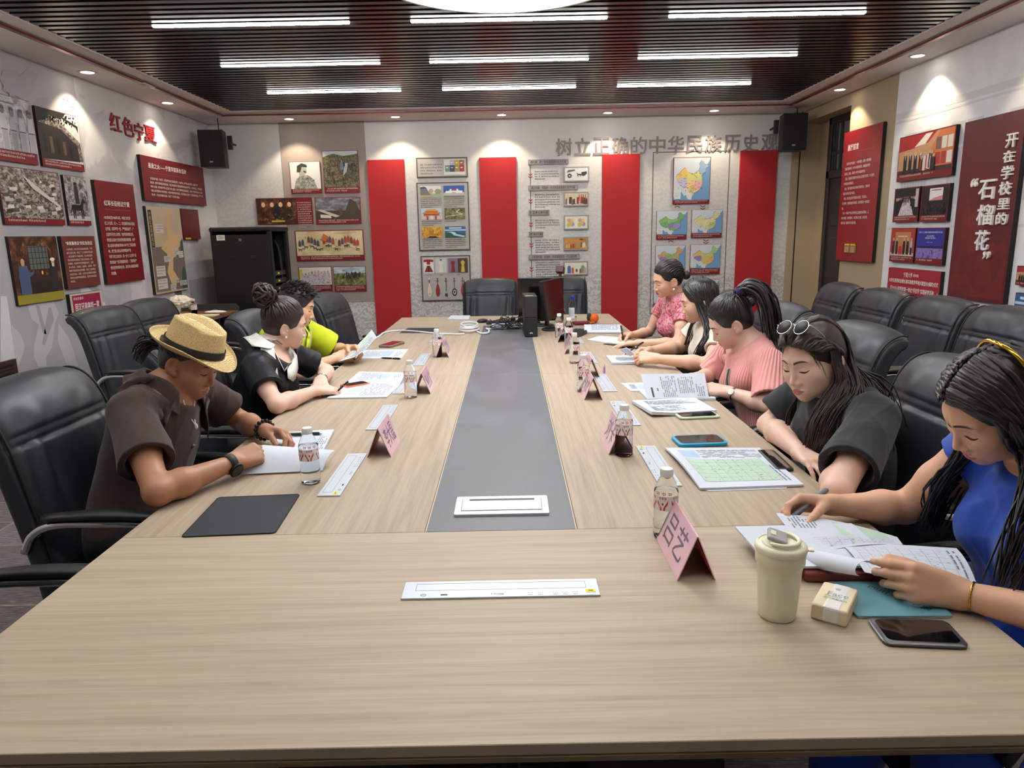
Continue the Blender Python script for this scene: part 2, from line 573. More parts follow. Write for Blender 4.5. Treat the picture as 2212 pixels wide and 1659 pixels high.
for k, y in enumerate((7.0, 5.72, 4.44, 3.16, 1.88, .6)):
	pos = ['nearest the back wall', 'second from the back wall', 'third from the back wall', 'fourth from the back wall', 'fifth from the back wall', 'last, nearest the rear wall'][k]
	downlight(-3.15, y, 'round recessed downlight over the left wall, ' + pos, 'l')
	downlight(3.095, y - .01, 'round recessed downlight over the right wall, ' + pos, 'r')
# access hatch with a printed label
t_ = empty('access_hatch', (-3.06, 6.22, ZC), 0, 'square access hatch in the soffit above the left wall', 'hatch')
g = G()
g.box((-.06, 0, -.002), (.34, .46, .006), bev=.002)
g.build('hatch_panel', CEILW, t_)
g = G()
g.box((.10, -.03, -.0062), (.10, .19, .002), 0)
write(g, '禁止', .06, 0, 0, 0, 1)
g.v = [v for v in g.v]
nb = 8
for i_ in range(nb, len(g.v)):
	x_, y_, z_ = g.v[i_]
	g.v[i_] = (.13 + y_ * .9, -.10 + x_ * 1.0, -.0078)
g.build('paper_label', [C(236, 224, 214), C(150, 40, 40)], t_)
# --- door in the alcove of the right wall
DARK = mat('door_dark_paint', rgb(46, 43, 43), .45)
d = set_tags(empty('door_1', (XR + .2, 7.46, 0)), kind='structure')
wd = .98
g = G()
for y_ in (-wd / 2 + .035, wd / 2 - .035):
	g.box((-.012, y_, 1.30), (.05, .07, 2.60), bev=.006)
g.box((-.012, 0, 2.565), (.05, wd, .07), bev=.006)
g.box((-.012, 0, 2.02), (.05, wd, .08), bev=.006)
g.build('door_frame', DARK, d)
g = G()
g.box((.0, 0, .99), (.03, wd - .14, 1.98), bev=.004)
for z_, h_ in ((.45, .62), (1.12, .50), (1.68, .40)):
	for y_ in (-.20, .20):
		g.box((-.014, y_, z_), (.02, .28, h_), bev=.010)
g.build('door_leaf', DARK, d)
g = G()
g.box((-.004, 0, 2.30), (.006, wd - .14, .46))
g.build('transom_glass', mat('door_glass', rgb(120, 118, 108), .10, spec=.6, coat=.5), d)
g = G()
for y_ in (-.21, 0, .21, .32, .38):
	g.box((-.012, y_, 2.30), (.03, .035 if y_ < .3 else .02, .48), bev=.003)
g.box((-.012, 0, 2.24), (.028, wd - .14, .03), bev=.003)
g.build('transom_bar', DARK, d)
# corner strip between back wall and right wall
g = G()
g.box((XR - .045, YB - .012, ZC / 2), (.085, .024, ZC), 0)
g.box((XR - .004, YB - .02, ZC / 2), (.008, .04, ZC), 1)
structure('trim_2', g, [TAN, C(24, 22, 22)])
g = G()
for y0, y1 in ((YR, DY0), (DY1, YB)):
	g.box((XR - .008, (y0 + y1) / 2, .05), (.016, y1 - y0, .1))
structure('baseboard_right', g, C(60, 52, 48))
g = G()
g.box((XL + .008, (YR + YB) / 2, .05), (.016, YB - YR, .1))
structure('baseboard_left', g, C(60, 52, 48))
g = G()
g.box(((XL + XR) / 2, YB - .008, .05), (XR - XL, .016, .1))
structure('baseboard_back', g, C(60, 52, 48))
# ================================================================== boards and prints on the walls
WALLS = {'back': (lambda px, py: on_y(px, py, YB), (1, 0, 0), (0, -1, 0)),
		 'left': (lambda px, py: on_x(px, py, XL), (0, 1, 0), (1, 0, 0)),
		 'right': (lambda px, py: on_x(px, py, XR - .006), (0, -1, 0), (-1, 0, 0))}
def wall_box(wall, TL, TR, BL, BR):
	f, u, n = WALLS[wall]
	a, b, c, d = f(*TL), f(*TR), f(*BL), f(*BR)
	U = Vector(u)
	u0, u1 = (a.dot(U) + c.dot(U)) / 2, (b.dot(U) + d.dot(U)) / 2
	v0, v1 = (c.z + d.z) / 2, (a.z + b.z) / 2
	o = a - U * a.dot(U) + U * u0
	o.z = v0
	return frame(o, u, (0, 0, 1), n), u1 - u0, v1 - v0
class Art:
	"""flat print built of thin coloured shapes in a board's local plane (x right, y up)"""
	def __init__(s, z):
		s.g, s.m, s.z = G(), [], z
	def mi(s, m):
		if isinstance(m, tuple):
			m = C(*m)
		if m not in s.m:
			s.m.append(m)
		return s.m.index(m)
	def rect(s, x, y, w_, h, m):
		return s.poly([(x, y), (x + w_, y), (x + w_, y + h), (x, y + h)], m)
	def poly(s, pts, m):
		s.g.poly([(p[0], p[1], s.z) for p in pts], s.mi(m))
		s.z += .00012
		return s
	def oval(s, x, y, rx, ry, m, n=14):
		return s.poly([(x + rx * math.cos(2 * PI * k / n), y + ry * math.sin(2 * PI * k / n)) for k in range(n)], m)
	def batch(s, polys, m):
		i = s.mi(m)
		for pts in polys:
			s.g.poly([(p[0], p[1], s.z) for p in pts], i)
		s.z += .00012
		return s
	def text(s, t_, size, x, y, m, **kw):
		write(s.g, t_, size, x, y, s.z, s.mi(m), **kw)
		s.z += .00012
		return s
	def rows(s, x, y, w_, n, size, pitch, m, rnd, last=.6, indent=0):
		"""lines of print too small to read"""
		P = []
		for r in range(n):
			x0 = x + (indent if r == 0 else 0)
			end = x + w_ * (1 if r < n - 1 else last)
			yy = y - r * pitch
			while x0 < end - size * .5:
				if rnd.random() < .06:
					x0 += size * .7
					continue
				a = size * rnd.uniform(.55, .86)
				hh = size * rnd.uniform(.55, .9)
				k = rnd.random()
				for q in range(3):
					yq = yy - size * .95 + hh * q / 2.6
					P.append([(x0, yq), (x0 + a, yq), (x0 + a, yq + size * .13), (x0, yq + size * .13)])
				xm = x0 + a * rnd.uniform(.3, .6)
				P.append([(xm, yy - size * .95), (xm + size * .13, yy - size * .95), (xm + size * .13, yy - size * .95 + hh), (xm, yy - size * .95 + hh)])
				x0 += size * .98
		if P:
			s.batch(P, m)
		return s
	def build(s, name, parent, label=None):
		o = s.g.build(name, s.m, parent)
		if label:
			o['label'] = label
		return o
def noisy(name, stops, scale=30, detail=5, rough=.6, dist=.6, mrough=.5, sc=(1, 1, 1)):
	if name in MATS:
		return MATS[name]
	m = mat(name, stops[0][1], mrough)
	t = NT(m)
	n = t.noise(t.coords(sc, 'Object'), scale, detail, rough, dist)
	t.link(t.ramp(n.outputs[0], stops), 'Base Color')
	return m
MAROON = mat('maroon_board', rgb(122, 28, 36), .38, spec=.4)
MAROON_D = mat('deep_maroon_board', rgb(104, 24, 30), .34, spec=.5)
CRIMSON = mat('crimson_fabric_board', rgb(176, 30, 38), .75)
_t = NT(CRIMSON)
_t.bump(_t.noise(_t.coords((1, 1, 1), 'Object'), 300, 2).outputs[0], .1, .002)
BLKEDGE = mat('board_black_edge', rgb(20, 18, 18), .6)
GREYB = mat('board_warm_grey', rgb(176, 172, 168), .6)
BROWNF = mat('board_brown_frame', rgb(74, 62, 56), .5)
WHT = (238, 234, 228, .6)
PALE = (226, 206, 196, .6)
INK = (52, 48, 46, .7)
BW = noisy('print_bw', [(.30, rgb(40, 38, 38)), (.45, rgb(104, 102, 102)), (.55, rgb(170, 168, 168)), (.72, rgb(216, 214, 214))], 22, 6, .7, 1.2)
BWL = noisy('print_bw_light', [(.25, rgb(96, 94, 96)), (.45, rgb(164, 162, 166)), (.60, rgb(206, 205, 208)), (.75, rgb(226, 226, 228))], 16, 6, .65, 1.0)
SEPIA = noisy('print_sepia', [(.30, rgb(36, 30, 28)), (.46, rgb(92, 82, 76)), (.56, rgb(168, 158, 150)), (.74, rgb(218, 210, 204))], 26, 6, .7, .8, sc=(1, 1.6, 1))
GREENP = noisy('print_green', [(.3, rgb(40, 44, 28)), (.48, rgb(92, 96, 50)), (.62, rgb(150, 146, 92)), (.8, rgb(190, 186, 150))], 26, 6, .7)
TANP = noisy('print_parchment', [(.3, rgb(196, 172, 120)), (.5, rgb(222, 204, 160)), (.7, rgb(234, 220, 184))], 5, 3)
DARKP = noisy('print_dark_hall', [(.32, rgb(34, 18, 14)), (.5, rgb(74, 40, 26)), (.64, rgb(130, 84, 48)), (.8, rgb(196, 140, 90))], 14, 5, .6)
CROWD = noisy('print_crowd', [(.32, rgb(30, 28, 22)), (.46, rgb(78, 70, 48)), (.56, rgb(136, 124, 92)), (.66, rgb(84, 96, 88)), (.8, rgb(196, 196, 190))], 42, 6, .75)
STORM = noisy('print_storm', [(.3, rgb(60, 62, 74)), (.5, rgb(110, 112, 124)), (.65, rgb(158, 154, 154)), (.8, rgb(200, 190, 180))], 9, 5, .6, sc=(1, 2.4, 1))
def fig(a, x, y, h, body, head=(206, 170, 146, .6), wd=.26, leg=None):
	a.poly([(x - h * wd * .5, y), (x + h * wd * .5, y), (x + h * wd * .5, y + h * .55), (x + h * wd * .38, y + h * .8), (x - h * wd * .38, y + h * .8), (x - h * wd * .5, y + h * .55)], body)
	if leg:
		a.poly([(x - h * wd * .4, y), (x + h * wd * .4, y), (x + h * wd * .38, y + h * .42), (x - h * wd * .38, y + h * .42)], leg)
	a.oval(x, y + h * .89, h * .085, h * .11, head, 10)
def art_soldiers(a, x, y, w_, h, r):
	a.rect(x, y, w_, h, BWL)
	a.rect(x, y + h * .86, w_ * .6, h * .03, (120, 118, 120, .6))
	for k in range(5):
		cx = x + w_ * (.1 + .21 * k)
		g_ = r.randint(165, 205)
		fig(a, cx, y, h * r.uniform(.74, .88), (g_, g_, g_ + 4, .6), (128, 122, 120, .6), .24, (g_ - 28, g_ - 28, g_ - 24, .6))
		a.rect(cx - h * .09, y + h * .36, h * .18, h * .022, (90, 88, 90, .6))
		a.poly([(cx - h * .07, y + h * .74), (cx + h * .07, y + h * .74), (cx + h * .05, y + h * .80), (cx - h * .05, y + h * .80)], (96, 92, 92, .6))
def art_treehouse(a, x, y, w_, h, r):
	a.rect(x, y, w_, h, (214, 210, 206, .5))
	a.poly([(x, y + h * .78), (x + w_ * .35, y + h * .95), (x + w_ * .98, y + h * .45), (x + w_, y + h * .05), (x, y)], SEPIA)
	a.poly([(x, y), (x, y + h * .72), (x + w_ * .52, y + h * .66), (x + w_ * .9, y + h * .38), (x + w_ * .92, y + h * .04)], (44, 38, 36, .5))
	for k in range(5):
		a.rect(x + w_ * (.08 + .15 * k), y + h * .14, w_ * .07, h * (.36 - .03 * k), (96, 80, 70, .5) if k % 2 else (24, 20, 20, .5))
	a.batch([[(x + w_ * (.5 + dx), y + h * (.9 + dy)), (x + w_ * (.54 + dx), y + h * (.94 + dy)), (x + w_ * (.53 + dx), y + h * (.88 + dy))] for dx, dy in [(r.uniform(-.5, .4), r.uniform(-.14, .05)) for _ in range(90)]], (30, 26, 26, .5))
	a.poly([(x, y + h), (x + w_ * .7, y + h), (x + w_ * .55, y + h * .86), (x + w_ * .3, y + h * .90), (x, y + h * .70)], (34, 30, 30, .5))
	a.poly([(x + w_ * .5, y + h * .92), (x + w_ * .52, y + h * .95), (x + w_ * .97, y + h * .80), (x + w_ * .96, y + h * .66), (x + w_ * .92, y + h * .76)], (40, 36, 34, .5))
def art_town(a, x, y, w_, h, r):
	a.rect(x, y, w_, h, SEPIA)
	for k in range(46):
		px, py = x + r.uniform(.02, .9) * w_, y + h * r.uniform(.05, .85)
		s_ = w_ * (.05 + .05 * (1 - (py - y) / h))
		c_ = r.choice([(196, 188, 180, .5), (150, 142, 136, .5), (84, 76, 72, .5), (220, 214, 206, .5), (52, 46, 44, .5)])
		q = [(px, py), (px + s_, py + s_ * .1), (px + s_ * .9, py + s_ * .5), (px - s_ * .1, py + s_ * .4)]
		a.poly([(min(max(u, x), x + w_), min(max(v, y), y + h)) for u, v in q], c_)
	a.poly([(x + w_ * .35, y + h * .9), (x + w_ * .95, y + h * .3), (x + w_ * .97, y + h * .22), (x + w_ * .5, y + h * .62)], (208, 200, 192, .5))
def horse(a, x, y, s_, c_, flip=1):
	f = flip
	a.poly([(x - f * s_ * .5, y + s_ * .45), (x - f * s_ * .45, y + s_ * .75), (x + f * s_ * .3, y + s_ * .75), (x + f * s_ * .55, y + s_ * 1.1), (x + f * s_ * .8, y + s_ * .95), (x + f * s_ * .78, y + s_ * .85), (x + f * s_ * .58, y + s_ * .86), (x + f * s_ * .45, y + s_ * .42)], c_)
	for k in (-.45, -.3, .28, .42):
		a.poly([(x + f * s_ * k, y), (x + f * s_ * (k + .08), y), (x + f * s_ * (k + .12), y + s_ * .5), (x + f * s_ * (k - .02), y + s_ * .5)], c_)
	a.poly([(x - f * s_ * .5, y + s_ * .72), (x - f * s_ * .66, y + s_ * .3), (x - f * s_ * .58, y + s_ * .3), (x - f * s_ * .46, y + s_ * .66)], c_)
def art_rider(a, x, y, w_, h, r):
	a.rect(x, y, w_, h, BW)
	a.rect(x, y, w_, h * .10, (196, 194, 194, .5))
	horse(a, x + w_ * .45, y + h * .04, w_ * .50, (22, 22, 24, .5), 1)
	fig(a, x + w_ * .48, y + h * .38, h * .52, (46, 46, 50, .5), (150, 140, 136, .5), .30)
	a.poly([(x + w_ * .40, y + h * .80), (x + w_ * .56, y + h * .80), (x + w_ * .55, y + h * .87), (x + w_ * .41, y + h * .87)], (40, 40, 44, .5))
def art_interior(a, x, y, w_, h, r):
	"""two seated figures talking by a lattice window"""
	a.rect(x, y, w_, h, DARKP)
	a.rect(x, y, w_, h * .14, (160, 146, 50, .5))
	a.rect(x + w_ * .34, y + h * .5, w_ * .42, h * .36, (96, 108, 104, .5))
	for k in range(6):
		a.rect(x + w_ * (.34 + .075 * k), y + h * .5, w_ * .012, h * .36, (60, 46, 34, .5))
	for k in range(5):
		a.rect(x + w_ * .34, y + h * (.5 + .085 * k), w_ * .42, h * .010, (60, 46, 34, .5))
	a.rect(x + w_ * .1, y + h * .30, w_ * .8, h * .10, (52, 36, 26, .5))
	a.rect(x + w_ * .12, y + h * .14, w_ * .76, h * .18, (40, 28, 22, .5))
	fig(a, x + w_ * .20, y + h * .14, h * .54, (74, 92, 128, .5), (196, 156, 128, .5), .44)
	a.poly([(x + w_ * .20, y + h * .34), (x + w_ * .40, y + h * .44), (x + w_ * .42, y + h * .50), (x + w_ * .37, y + h * .47), (x + w_ * .18, y + h * .46)], (74, 92, 128, .5))
	fig(a, x + w_ * .84, y + h * .18, h * .48, (44, 42, 46, .5), (196, 164, 138, .5), .36)
	a.oval(x + w_ * .84, y + h * .645, w_ * .055, h * .028, WHT)
	a.oval(x + w_ * .84, y + h * .56, w_ * .03, h * .03, (214, 208, 200, .5))
	a.oval(x + w_ * .58, y + h * .45, w_ * .02, h * .03, (240, 190, 110, .5))
def art_bust(a, x, y, w_, h, r):
	"""ink drawing of a half-length figure in a cap"""
	a.rect(x, y, w_, h, (228, 226, 222, .5))
	a.poly([(x + w_ * .10, y), (x + w_ * .18, y + h * .36), (x + w_ * .34, y + h * .50), (x + w_ * .58, y + h * .52), (x + w_ * .78, y + h * .34), (x + w_ * .88, y)], noisy('print_ink', [(.3, rgb(60, 62, 54)), (.5, rgb(150, 152, 140)), (.7, rgb(206, 206, 198))], 34, 5, .7))
	a.poly([(x + w_ * .30, y + h * .46), (x + w_ * .28, y + h * .80), (x + w_ * .42, y + h * .86), (x + w_ * .54, y + h * .80), (x + w_ * .56, y + h * .62), (x + w_ * .46, y + h * .50)], (176, 172, 160, .5))
	a.poly([(x + w_ * .22, y + h * .62), (x + w_ * .24, y + h * .86), (x + w_ * .40, y + h * .96), (x + w_ * .56, y + h * .90), (x + w_ * .58, y + h * .80), (x + w_ * .40, y + h * .82), (x + w_ * .34, y + h * .62)], (60, 60, 54, .5))
	a.poly([(x + w_ * .44, y + h * .68), (x + w_ * .52, y + h * .66), (x + w_ * .54, y + h * .60), (x + w_ * .45, y + h * .62)], (44, 44, 40, .5))
	for k in range(12):
		u, v = r.uniform(.2, .75), r.uniform(.03, .40)
		a.poly([(x + w_ * u, y + h * v), (x + w_ * (u + .10), y + h * (v + .05)), (x + w_ * (u + .09), y + h * (v + .065))], (66, 68, 58, .5))
def art_crowd(a, x, y, w_, h, r):
	a.rect(x, y, w_, h, CROWD)
	a.poly([(x, y + h), (x + w_, y + h), (x + w_, y + h * .92), (x + w_ * .6, y + h * .86), (x + w_ * .3, y + h * .93), (x, y + h * .84)], (196, 204, 208, .5))
	a.poly([(x + w_ * .62, y + h * .66), (x + w_ * .72, y + h * .66), (x + w_ * .66, y + h * .42), (x + w_ * .56, y + h * .32), (x + w_ * .58, y + h * .46)], (206, 210, 210, .5))
	for k in range(46):
		fig(a, x + w_ * r.uniform(.05, .95), y + h * r.uniform(.02, .62), h * r.uniform(.10, .16), (r.randint(40, 110), r.randint(40, 96), r.randint(34, 70), .5), (150, 116, 90, .5), .34)
	fig(a, x + w_ * .54, y + h * .48, h * .26, (120, 140, 150, .5), (190, 160, 130, .5), .34)
def art_statue(a, x, y, w_, h, r):
	a.rect(x, y, w_, h, DARKP)
	for k in range(4):
		a.oval(x + w_ * (.16 + .22 * k), y + h * .76, w_ * .05, h * .10, (246, 196, 140, .5))
	fig(a, x + w_ * .5, y + h * .20, h * .60, (40, 26, 24, .5), (52, 36, 32, .5), .42)
	for k in range(26):
		a.oval(x + w_ * r.uniform(.1, .96), y + h * r.uniform(.04, .38), w_ * .02, h * .035, r.choice([(170, 34, 34, .5), (60, 110, 60, .5), (210, 70, 60, .5), (90, 140, 80, .5)]), 8)
	for k in range(12):
		a.oval(x + w_ * (.36 + .028 * k), y + h * .10, w_ * .018, h * .035, (226, 190, 60, .5), 8)
def art_ruins(a, x, y, w_, h, r):
	a.rect(x, y, w_, h, STORM)
	a.rect(x, y, w_, h * .40, (66, 56, 50, .5))
	a.poly([(x + w_ * .04, y + h * .42), (x + w_ * .12, y + h * .46), (x + w_ * .54, y + h * .14), (x + w_ * .44, y + h * .08)], (206, 192, 176, .5))
	a.poly([(x + w_ * .64, y + h * .2), (x + w_ * .70, y + h * .56), (x + w_ * .78, y + h * .96), (x + w_ * .92, y + h * .78), (x + w_ * .98, y + h * .4), (x + w_ * .9, y + h * .2)], (72, 58, 46, .5))
	fig(a, x + w_ * .56, y + h * .18, h * .42, (96, 66, 48, .5), (150, 112, 86, .5), .4)
	a.poly([(x + w_ * .1, y + h * .06), (x + w_ * .34, y + h * .04), (x + w_ * .34, y + h * .18), (x + w_ * .1, y + h * .22)], (214, 206, 190, .5))
def art_caravan(a, x, y, w_, h, r):
	a.rect(x, y, w_, h, TANP)
	for k in range(20):
		cx = x + w_ * (.05 + .046 * k)
		cyy = y + h * (.18 + .16 * math.sin(k * .5) ** 2)
		horse(a, cx, cyy, w_ * .045, r.choice([(176, 124, 66, .5), (96, 76, 66, .5), (200, 172, 120, .5), (74, 66, 74, .5), (226, 210, 176, .5)]), r.choice((-1, 1)))
		fig(a, cx, cyy + h * .20, h * .28, r.choice([(176, 70, 50, .5), (80, 80, 100, .5), (210, 190, 150, .5), (120, 60, 50, .5)]), (150, 110, 84, .5), .4)
	a.poly([(x + w_ * .38, y + h * .62), (x + w_ * .42, y + h * .9), (x + w_ * .50, y + h * .76), (x + w_ * .45, y + h * .58)], (200, 110, 60, .5))
	a.rows(x + w_ * .58, y + h * .95, w_ * .34, 2, w_ * .012, w_ * .018, (120, 100, 76, .6), r)
def art_sketch(a, x, y, w_, h, r):
	a.rect(x, y, w_, h, (224, 216, 204, .5))
	a.rect(x, y, w_ * .10, h * .9, (206, 190, 60, .5))
	for k in range(9):
		fig(a, x + w_ * (.1 + .1 * k), y + h * .05, h * r.uniform(.6, .9), noisy('print_pen', [(.35, rgb(110, 100, 116)), (.5, rgb(196, 186, 190)), (.7, rgb(222, 214, 206))], 60, 4, .7), r.choice([(200, 160, 140, .5), (150, 130, 130, .5)]), .36)
def art_field(a, x, y, w_, h, r):
	a.rect(x, y, w_, h, GREENP)
	a.rect(x, y + h * .66, w_, h * .34, noisy('print_sky', [(.3, rgb(120, 150, 170)), (.6, rgb(190, 206, 212)), (.8, rgb(230, 232, 230))], 8, 4, sc=(1, 3, 1)))
	for k in range(18):
		fig(a, x + w_ * r.uniform(.25, .85), y + h * r.uniform(.36, .55), h * .24, (40, 40, 34, .5), (150, 120, 96, .5), .36)
	a.poly([(x + w_ * .26, y + h * .8), (x + w_ * .36, y + h * .86), (x + w_ * .34, y + h * .78)], (200, 50, 44, .5))
def art_books(a, x, y, w_, h, r):
	a.rect(x, y, w_, h, (222, 220, 216, .5))
	cols = [(226, 224, 218), (196, 188, 210), (206, 176, 70), (150, 110, 70), (120, 150, 130), (70, 76, 100), (176, 150, 70), (170, 54, 60)]
	for k in range(8):
		q, p = k % 4, k // 4
		a.rect(x + w_ * (.05 + .23 * q), y + h * (.52 - .32 * p), w_ * .24, h * .42, cols[k] + (.5,))
		a.rect(x + w_ * (.10 + .23 * q), y + h * (.75 - .32 * p), w_ * .10, h * .06, (240, 236, 230, .5))
def art_water(a, x, y, w_, h, r):
	a.rect(x, y, w_, h, (216, 222, 226, .5))
	a.rect(x, y, w_, h * .34, (160, 168, 140, .5))
	a.poly([(x, y + h * .2), (x, y + h * .85), (x + w_ * .3, y + h * .8), (x + w_ * .42, y + h * .45), (x + w_ * .5, y + h * .2)], (110, 120, 120, .5))
	a.poly([(x, y + h * .9), (x + w_ * .2, y + h * .95), (x + w_ * .34, y + h * .8), (x, y + h * .74)], (64, 72, 80, .5))
	a.oval(x + w_ * .52, y + h * .55, w_ * .12, h * .2, (190, 160, 130, .5))
	a.oval(x + w_ * .85, y + h * .5, w_ * .16, h * .24, (150, 140, 110, .5))
	a.rect(x + w_ * .04, y + h * .06, w_ * .4, h * .12, (196, 160, 60, .5))
def art_palace_hill(a, x, y, w_, h, r):
	a.rect(x, y, w_, h, (40, 84, 160, .5))
	a.poly([(x, y), (x + w_, y), (x + w_, y + h * .4), (x + w_ * .7, y + h * .62), (x + w_ * .3, y + h * .62), (x, y + h * .36)], (176, 178, 176, .5))
	for k, (u, v, ww, hh) in enumerate(((.1, .34, .3, .2), (.6, .34, .3, .22), (.3, .42, .4, .28))):
		a.rect(x + w_ * u, y + h * v, w_ * ww, h * hh, (226, 224, 220, .5))
	a.rect(x + w_ * .38, y + h * .56, w_ * .24, h * .14, (150, 60, 50, .5))
	a.rect(x, y, w_, h * .12, (120, 124, 110, .5))
def art_gate(a, x, y, w_, h, r):
	a.rect(x, y, w_, h, (176, 206, 222, .5))
	a.rect(x, y, w_, h * .20, (206, 190, 176, .5))
	a.rect(x + w_ * .04, y + h * .2, w_ * .92, h * .18, (196, 182, 170, .5))
	a.rect(x + w_ * .12, y + h * .36, w_ * .76, h * .18, (166, 60, 44, .5))
	a.poly([(x + w_ * .02, y + h * .52), (x + w_ * .98, y + h * .52), (x + w_ * .88, y + h * .66), (x + w_ * .12, y + h * .66)], (206, 130, 44, .5))
	a.rect(x + w_ * .2, y + h * .66, w_ * .6, h * .07, (150, 60, 44, .5))
	a.poly([(x + w_ * .12, y + h * .72), (x + w_ * .88, y + h * .72), (x + w_ * .70, y + h * .92), (x + w_ * .30, y + h * .92)], (216, 140, 44, .5))
	for k in (.3, .5, .7):
		a.rect(x + w_ * (k - .05), y, w_ * .1, h * .34, (150, 70, 56, .5) if k != .5 else (220, 210, 200, .5))
def art_wallhill(a, x, y, w_, h, r):
	a.rect(x, y, w_, h, GREENP)
	P = spline([(x + w_ * .1, y + h * .25, 0), (x + w_ * .5, y + h * .35, 0), (x + w_ * .85, y + h * .45, 0), (x + w_ * .6, y + h * .62, 0), (x + w_ * .72, y + h * .85, 0)], 22)
	for p in P:
		a.rect(p.x - w_ * .03, p.y - h * .03, w_ * .06, h * .07, (206, 196, 160, .5))
	a.rect(x + w_ * .56, y + h * .6, w_ * .08, h * .14, (196, 184, 150, .5))
def art_gold(a, x, y, w_, h, r):
	a.rect(x, y, w_, h, noisy('print_gold', [(.3, rgb(120, 76, 20)), (.5, rgb(206, 152, 40)), (.7, rgb(232, 190, 90))], 30, 5, .7))
	a.oval(x + w_ * .46, y + h * .55, w_ * .12, h * .3, (176, 120, 30, .5))
	a.oval(x + w_ * .46, y + h * .72, w_ * .06, h * .12, (196, 140, 50, .5))
	a.poly([(x + w_ * .25, y), (x + w_ * .8, y), (x + w_ * .66, y + h * .16), (x + w_ * .36, y + h * .16)], (40, 34, 30, .5))
def art_river(a, x, y, w_, h, r):
	a.rect(x, y, w_, h, (50, 96, 150, .5))
	a.poly([(x, y), (x + w_, y), (x + w_, y + h * .3), (x + w_ * .5, y + h * .52), (x, y + h * .44)], (44, 84, 50, .5))
	a.rect(x, y + h * .62, w_, h * .1, (196, 214, 226, .5))
	a.rect(x + w_ * .2, y + h * .80, w_ * .6, h * .1, (214, 226, 234, .5))
	P = [(.12, .5), (.3, .42), (.42, .2), (.9, .02), (1, .12), (.55, .32), (.5, .46), (.3, .54)]
	a.poly([(x + w_ * u, y + h * v) for u, v in P], (176, 206, 232, .5))
def art_robe(a, x, y, w_, h, r, bg, robe, skirt, body=False):
	a.rect(x, y, w_, h, bg)
	a.poly([(x + w_ * u, y + h * v) for u, v in ((.04, .76), (.04, .94), (.42, .96), (.58, .96), (.96, .94), (.96, .76), (.66, .78), (.68, .60), (.32, .60), (.34, .78))], robe)
	a.poly([(x + w_ * u, y + h * v) for u, v in ((.36, .52), (.64, .52), (.92, .08), (.08, .08))], skirt)
	a.poly([(x + w_ * u, y + h * v) for u, v in ((.46, .52), (.54, .52), (.58, .08), (.42, .08))], (36, 28, 30, .5))
def art_dress(a, x, y, w_, h, r, bg, col, head=True):
	a.rect(x, y, w_, h, bg)
	a.poly([(x + w_ * u, y + h * v) for u, v in ((.30, .04), (.70, .04), (.64, .42), (.62, .52), (.72, .72), (.64, .80), (.36, .80), (.28, .72), (.38, .52), (.36, .42))], col)
	if head:
		a.oval(x + w_ * .5, y + h * .87, w_ * .09, h * .055, (206, 170, 150, .5), 10)
		a.oval(x + w_ * .5, y + h * .905, w_ * .10, h * .04, (30, 26, 26, .5), 10)
def art_lute(a, x, y, w_, h, r, kind):
	wood = [(222, 206, 176, .5), (140, 36, 34, .5), (60, 48, 46, .5), (46, 46, 48, .5), (190, 60, 56, .5)][kind]
	a.rect(x + w_ * .46, y + h * .3, w_ * .08, h * .62, (60, 44, 40, .5))
	if kind in (0, 1, 4):
		a.poly([(x + w_ * (.5 + .34 * math.sin(t) * (1 - .55 * max(0, math.cos(t)))), y + h * (.30 - .30 * -math.cos(t) + .12 * max(0, math.cos(t)))) for t in np.linspace(0, 2 * PI, 26)[:-1]], wood)
		a.oval(x + w_ * .5, y + h * .16, w_ * .08, h * .02, (90, 60, 50, .5))
	elif kind == 2:
		a.poly([(x + w_ * u, y + h * v) for u, v in ((.30, 0), (.72, 0), (.72, .16), (.30, .16))], wood)
		a.rect(x + w_ * .62, y + h * .05, w_ * .03, h * .8, (120, 90, 70, .5))
	else:
		a.oval(x + w_ * .5, y + h * .22, w_ * .40, h * .21, wood, 18)
		a.oval(x + w_ * .5, y + h * .22, w_ * .26, h * .13, (176, 172, 166, .5), 18)
		a.oval(x + w_ * .5, y + h * .22, w_ * .12, h * .06, wood, 12)
	a.rect(x + w_ * .30, y + h * .84, w_ * .4, h * .018, (50, 40, 38, .5))
	a.rect(x + w_ * .30, y + h * .78, w_ * .4, h * .018, (50, 40, 38, .5))
	a.oval(x + w_ * .5, y + h * .95, w_ * .1, h * .035, (120, 36, 36, .5) if kind != 0 else (230, 226, 220, .5), 10)
CN = [(.06, .56), (.10, .62), (.16, .63), (.20, .70), (.26, .74), (.31, .78), (.35, .72), (.40, .66), (.48, .63), (.56, .62), (.62, .66), (.68, .70), (.72, .78), (.70, .86), (.76, .94), (.82, .90), (.86, .84), (.93, .84), (.94, .78), (.88, .72), (.88, .66), (.80, .62), (.76, .56), (.80, .54), (.78, .48), (.80, .40), (.78, .32), (.72, .24), (.64, .19), (.58, .17), (.52, .18), (.48, .22), (.44, .18), (.40, .24), (.36, .32), (.28, .30), (.20, .34), (.12, .42), (.10, .48)]
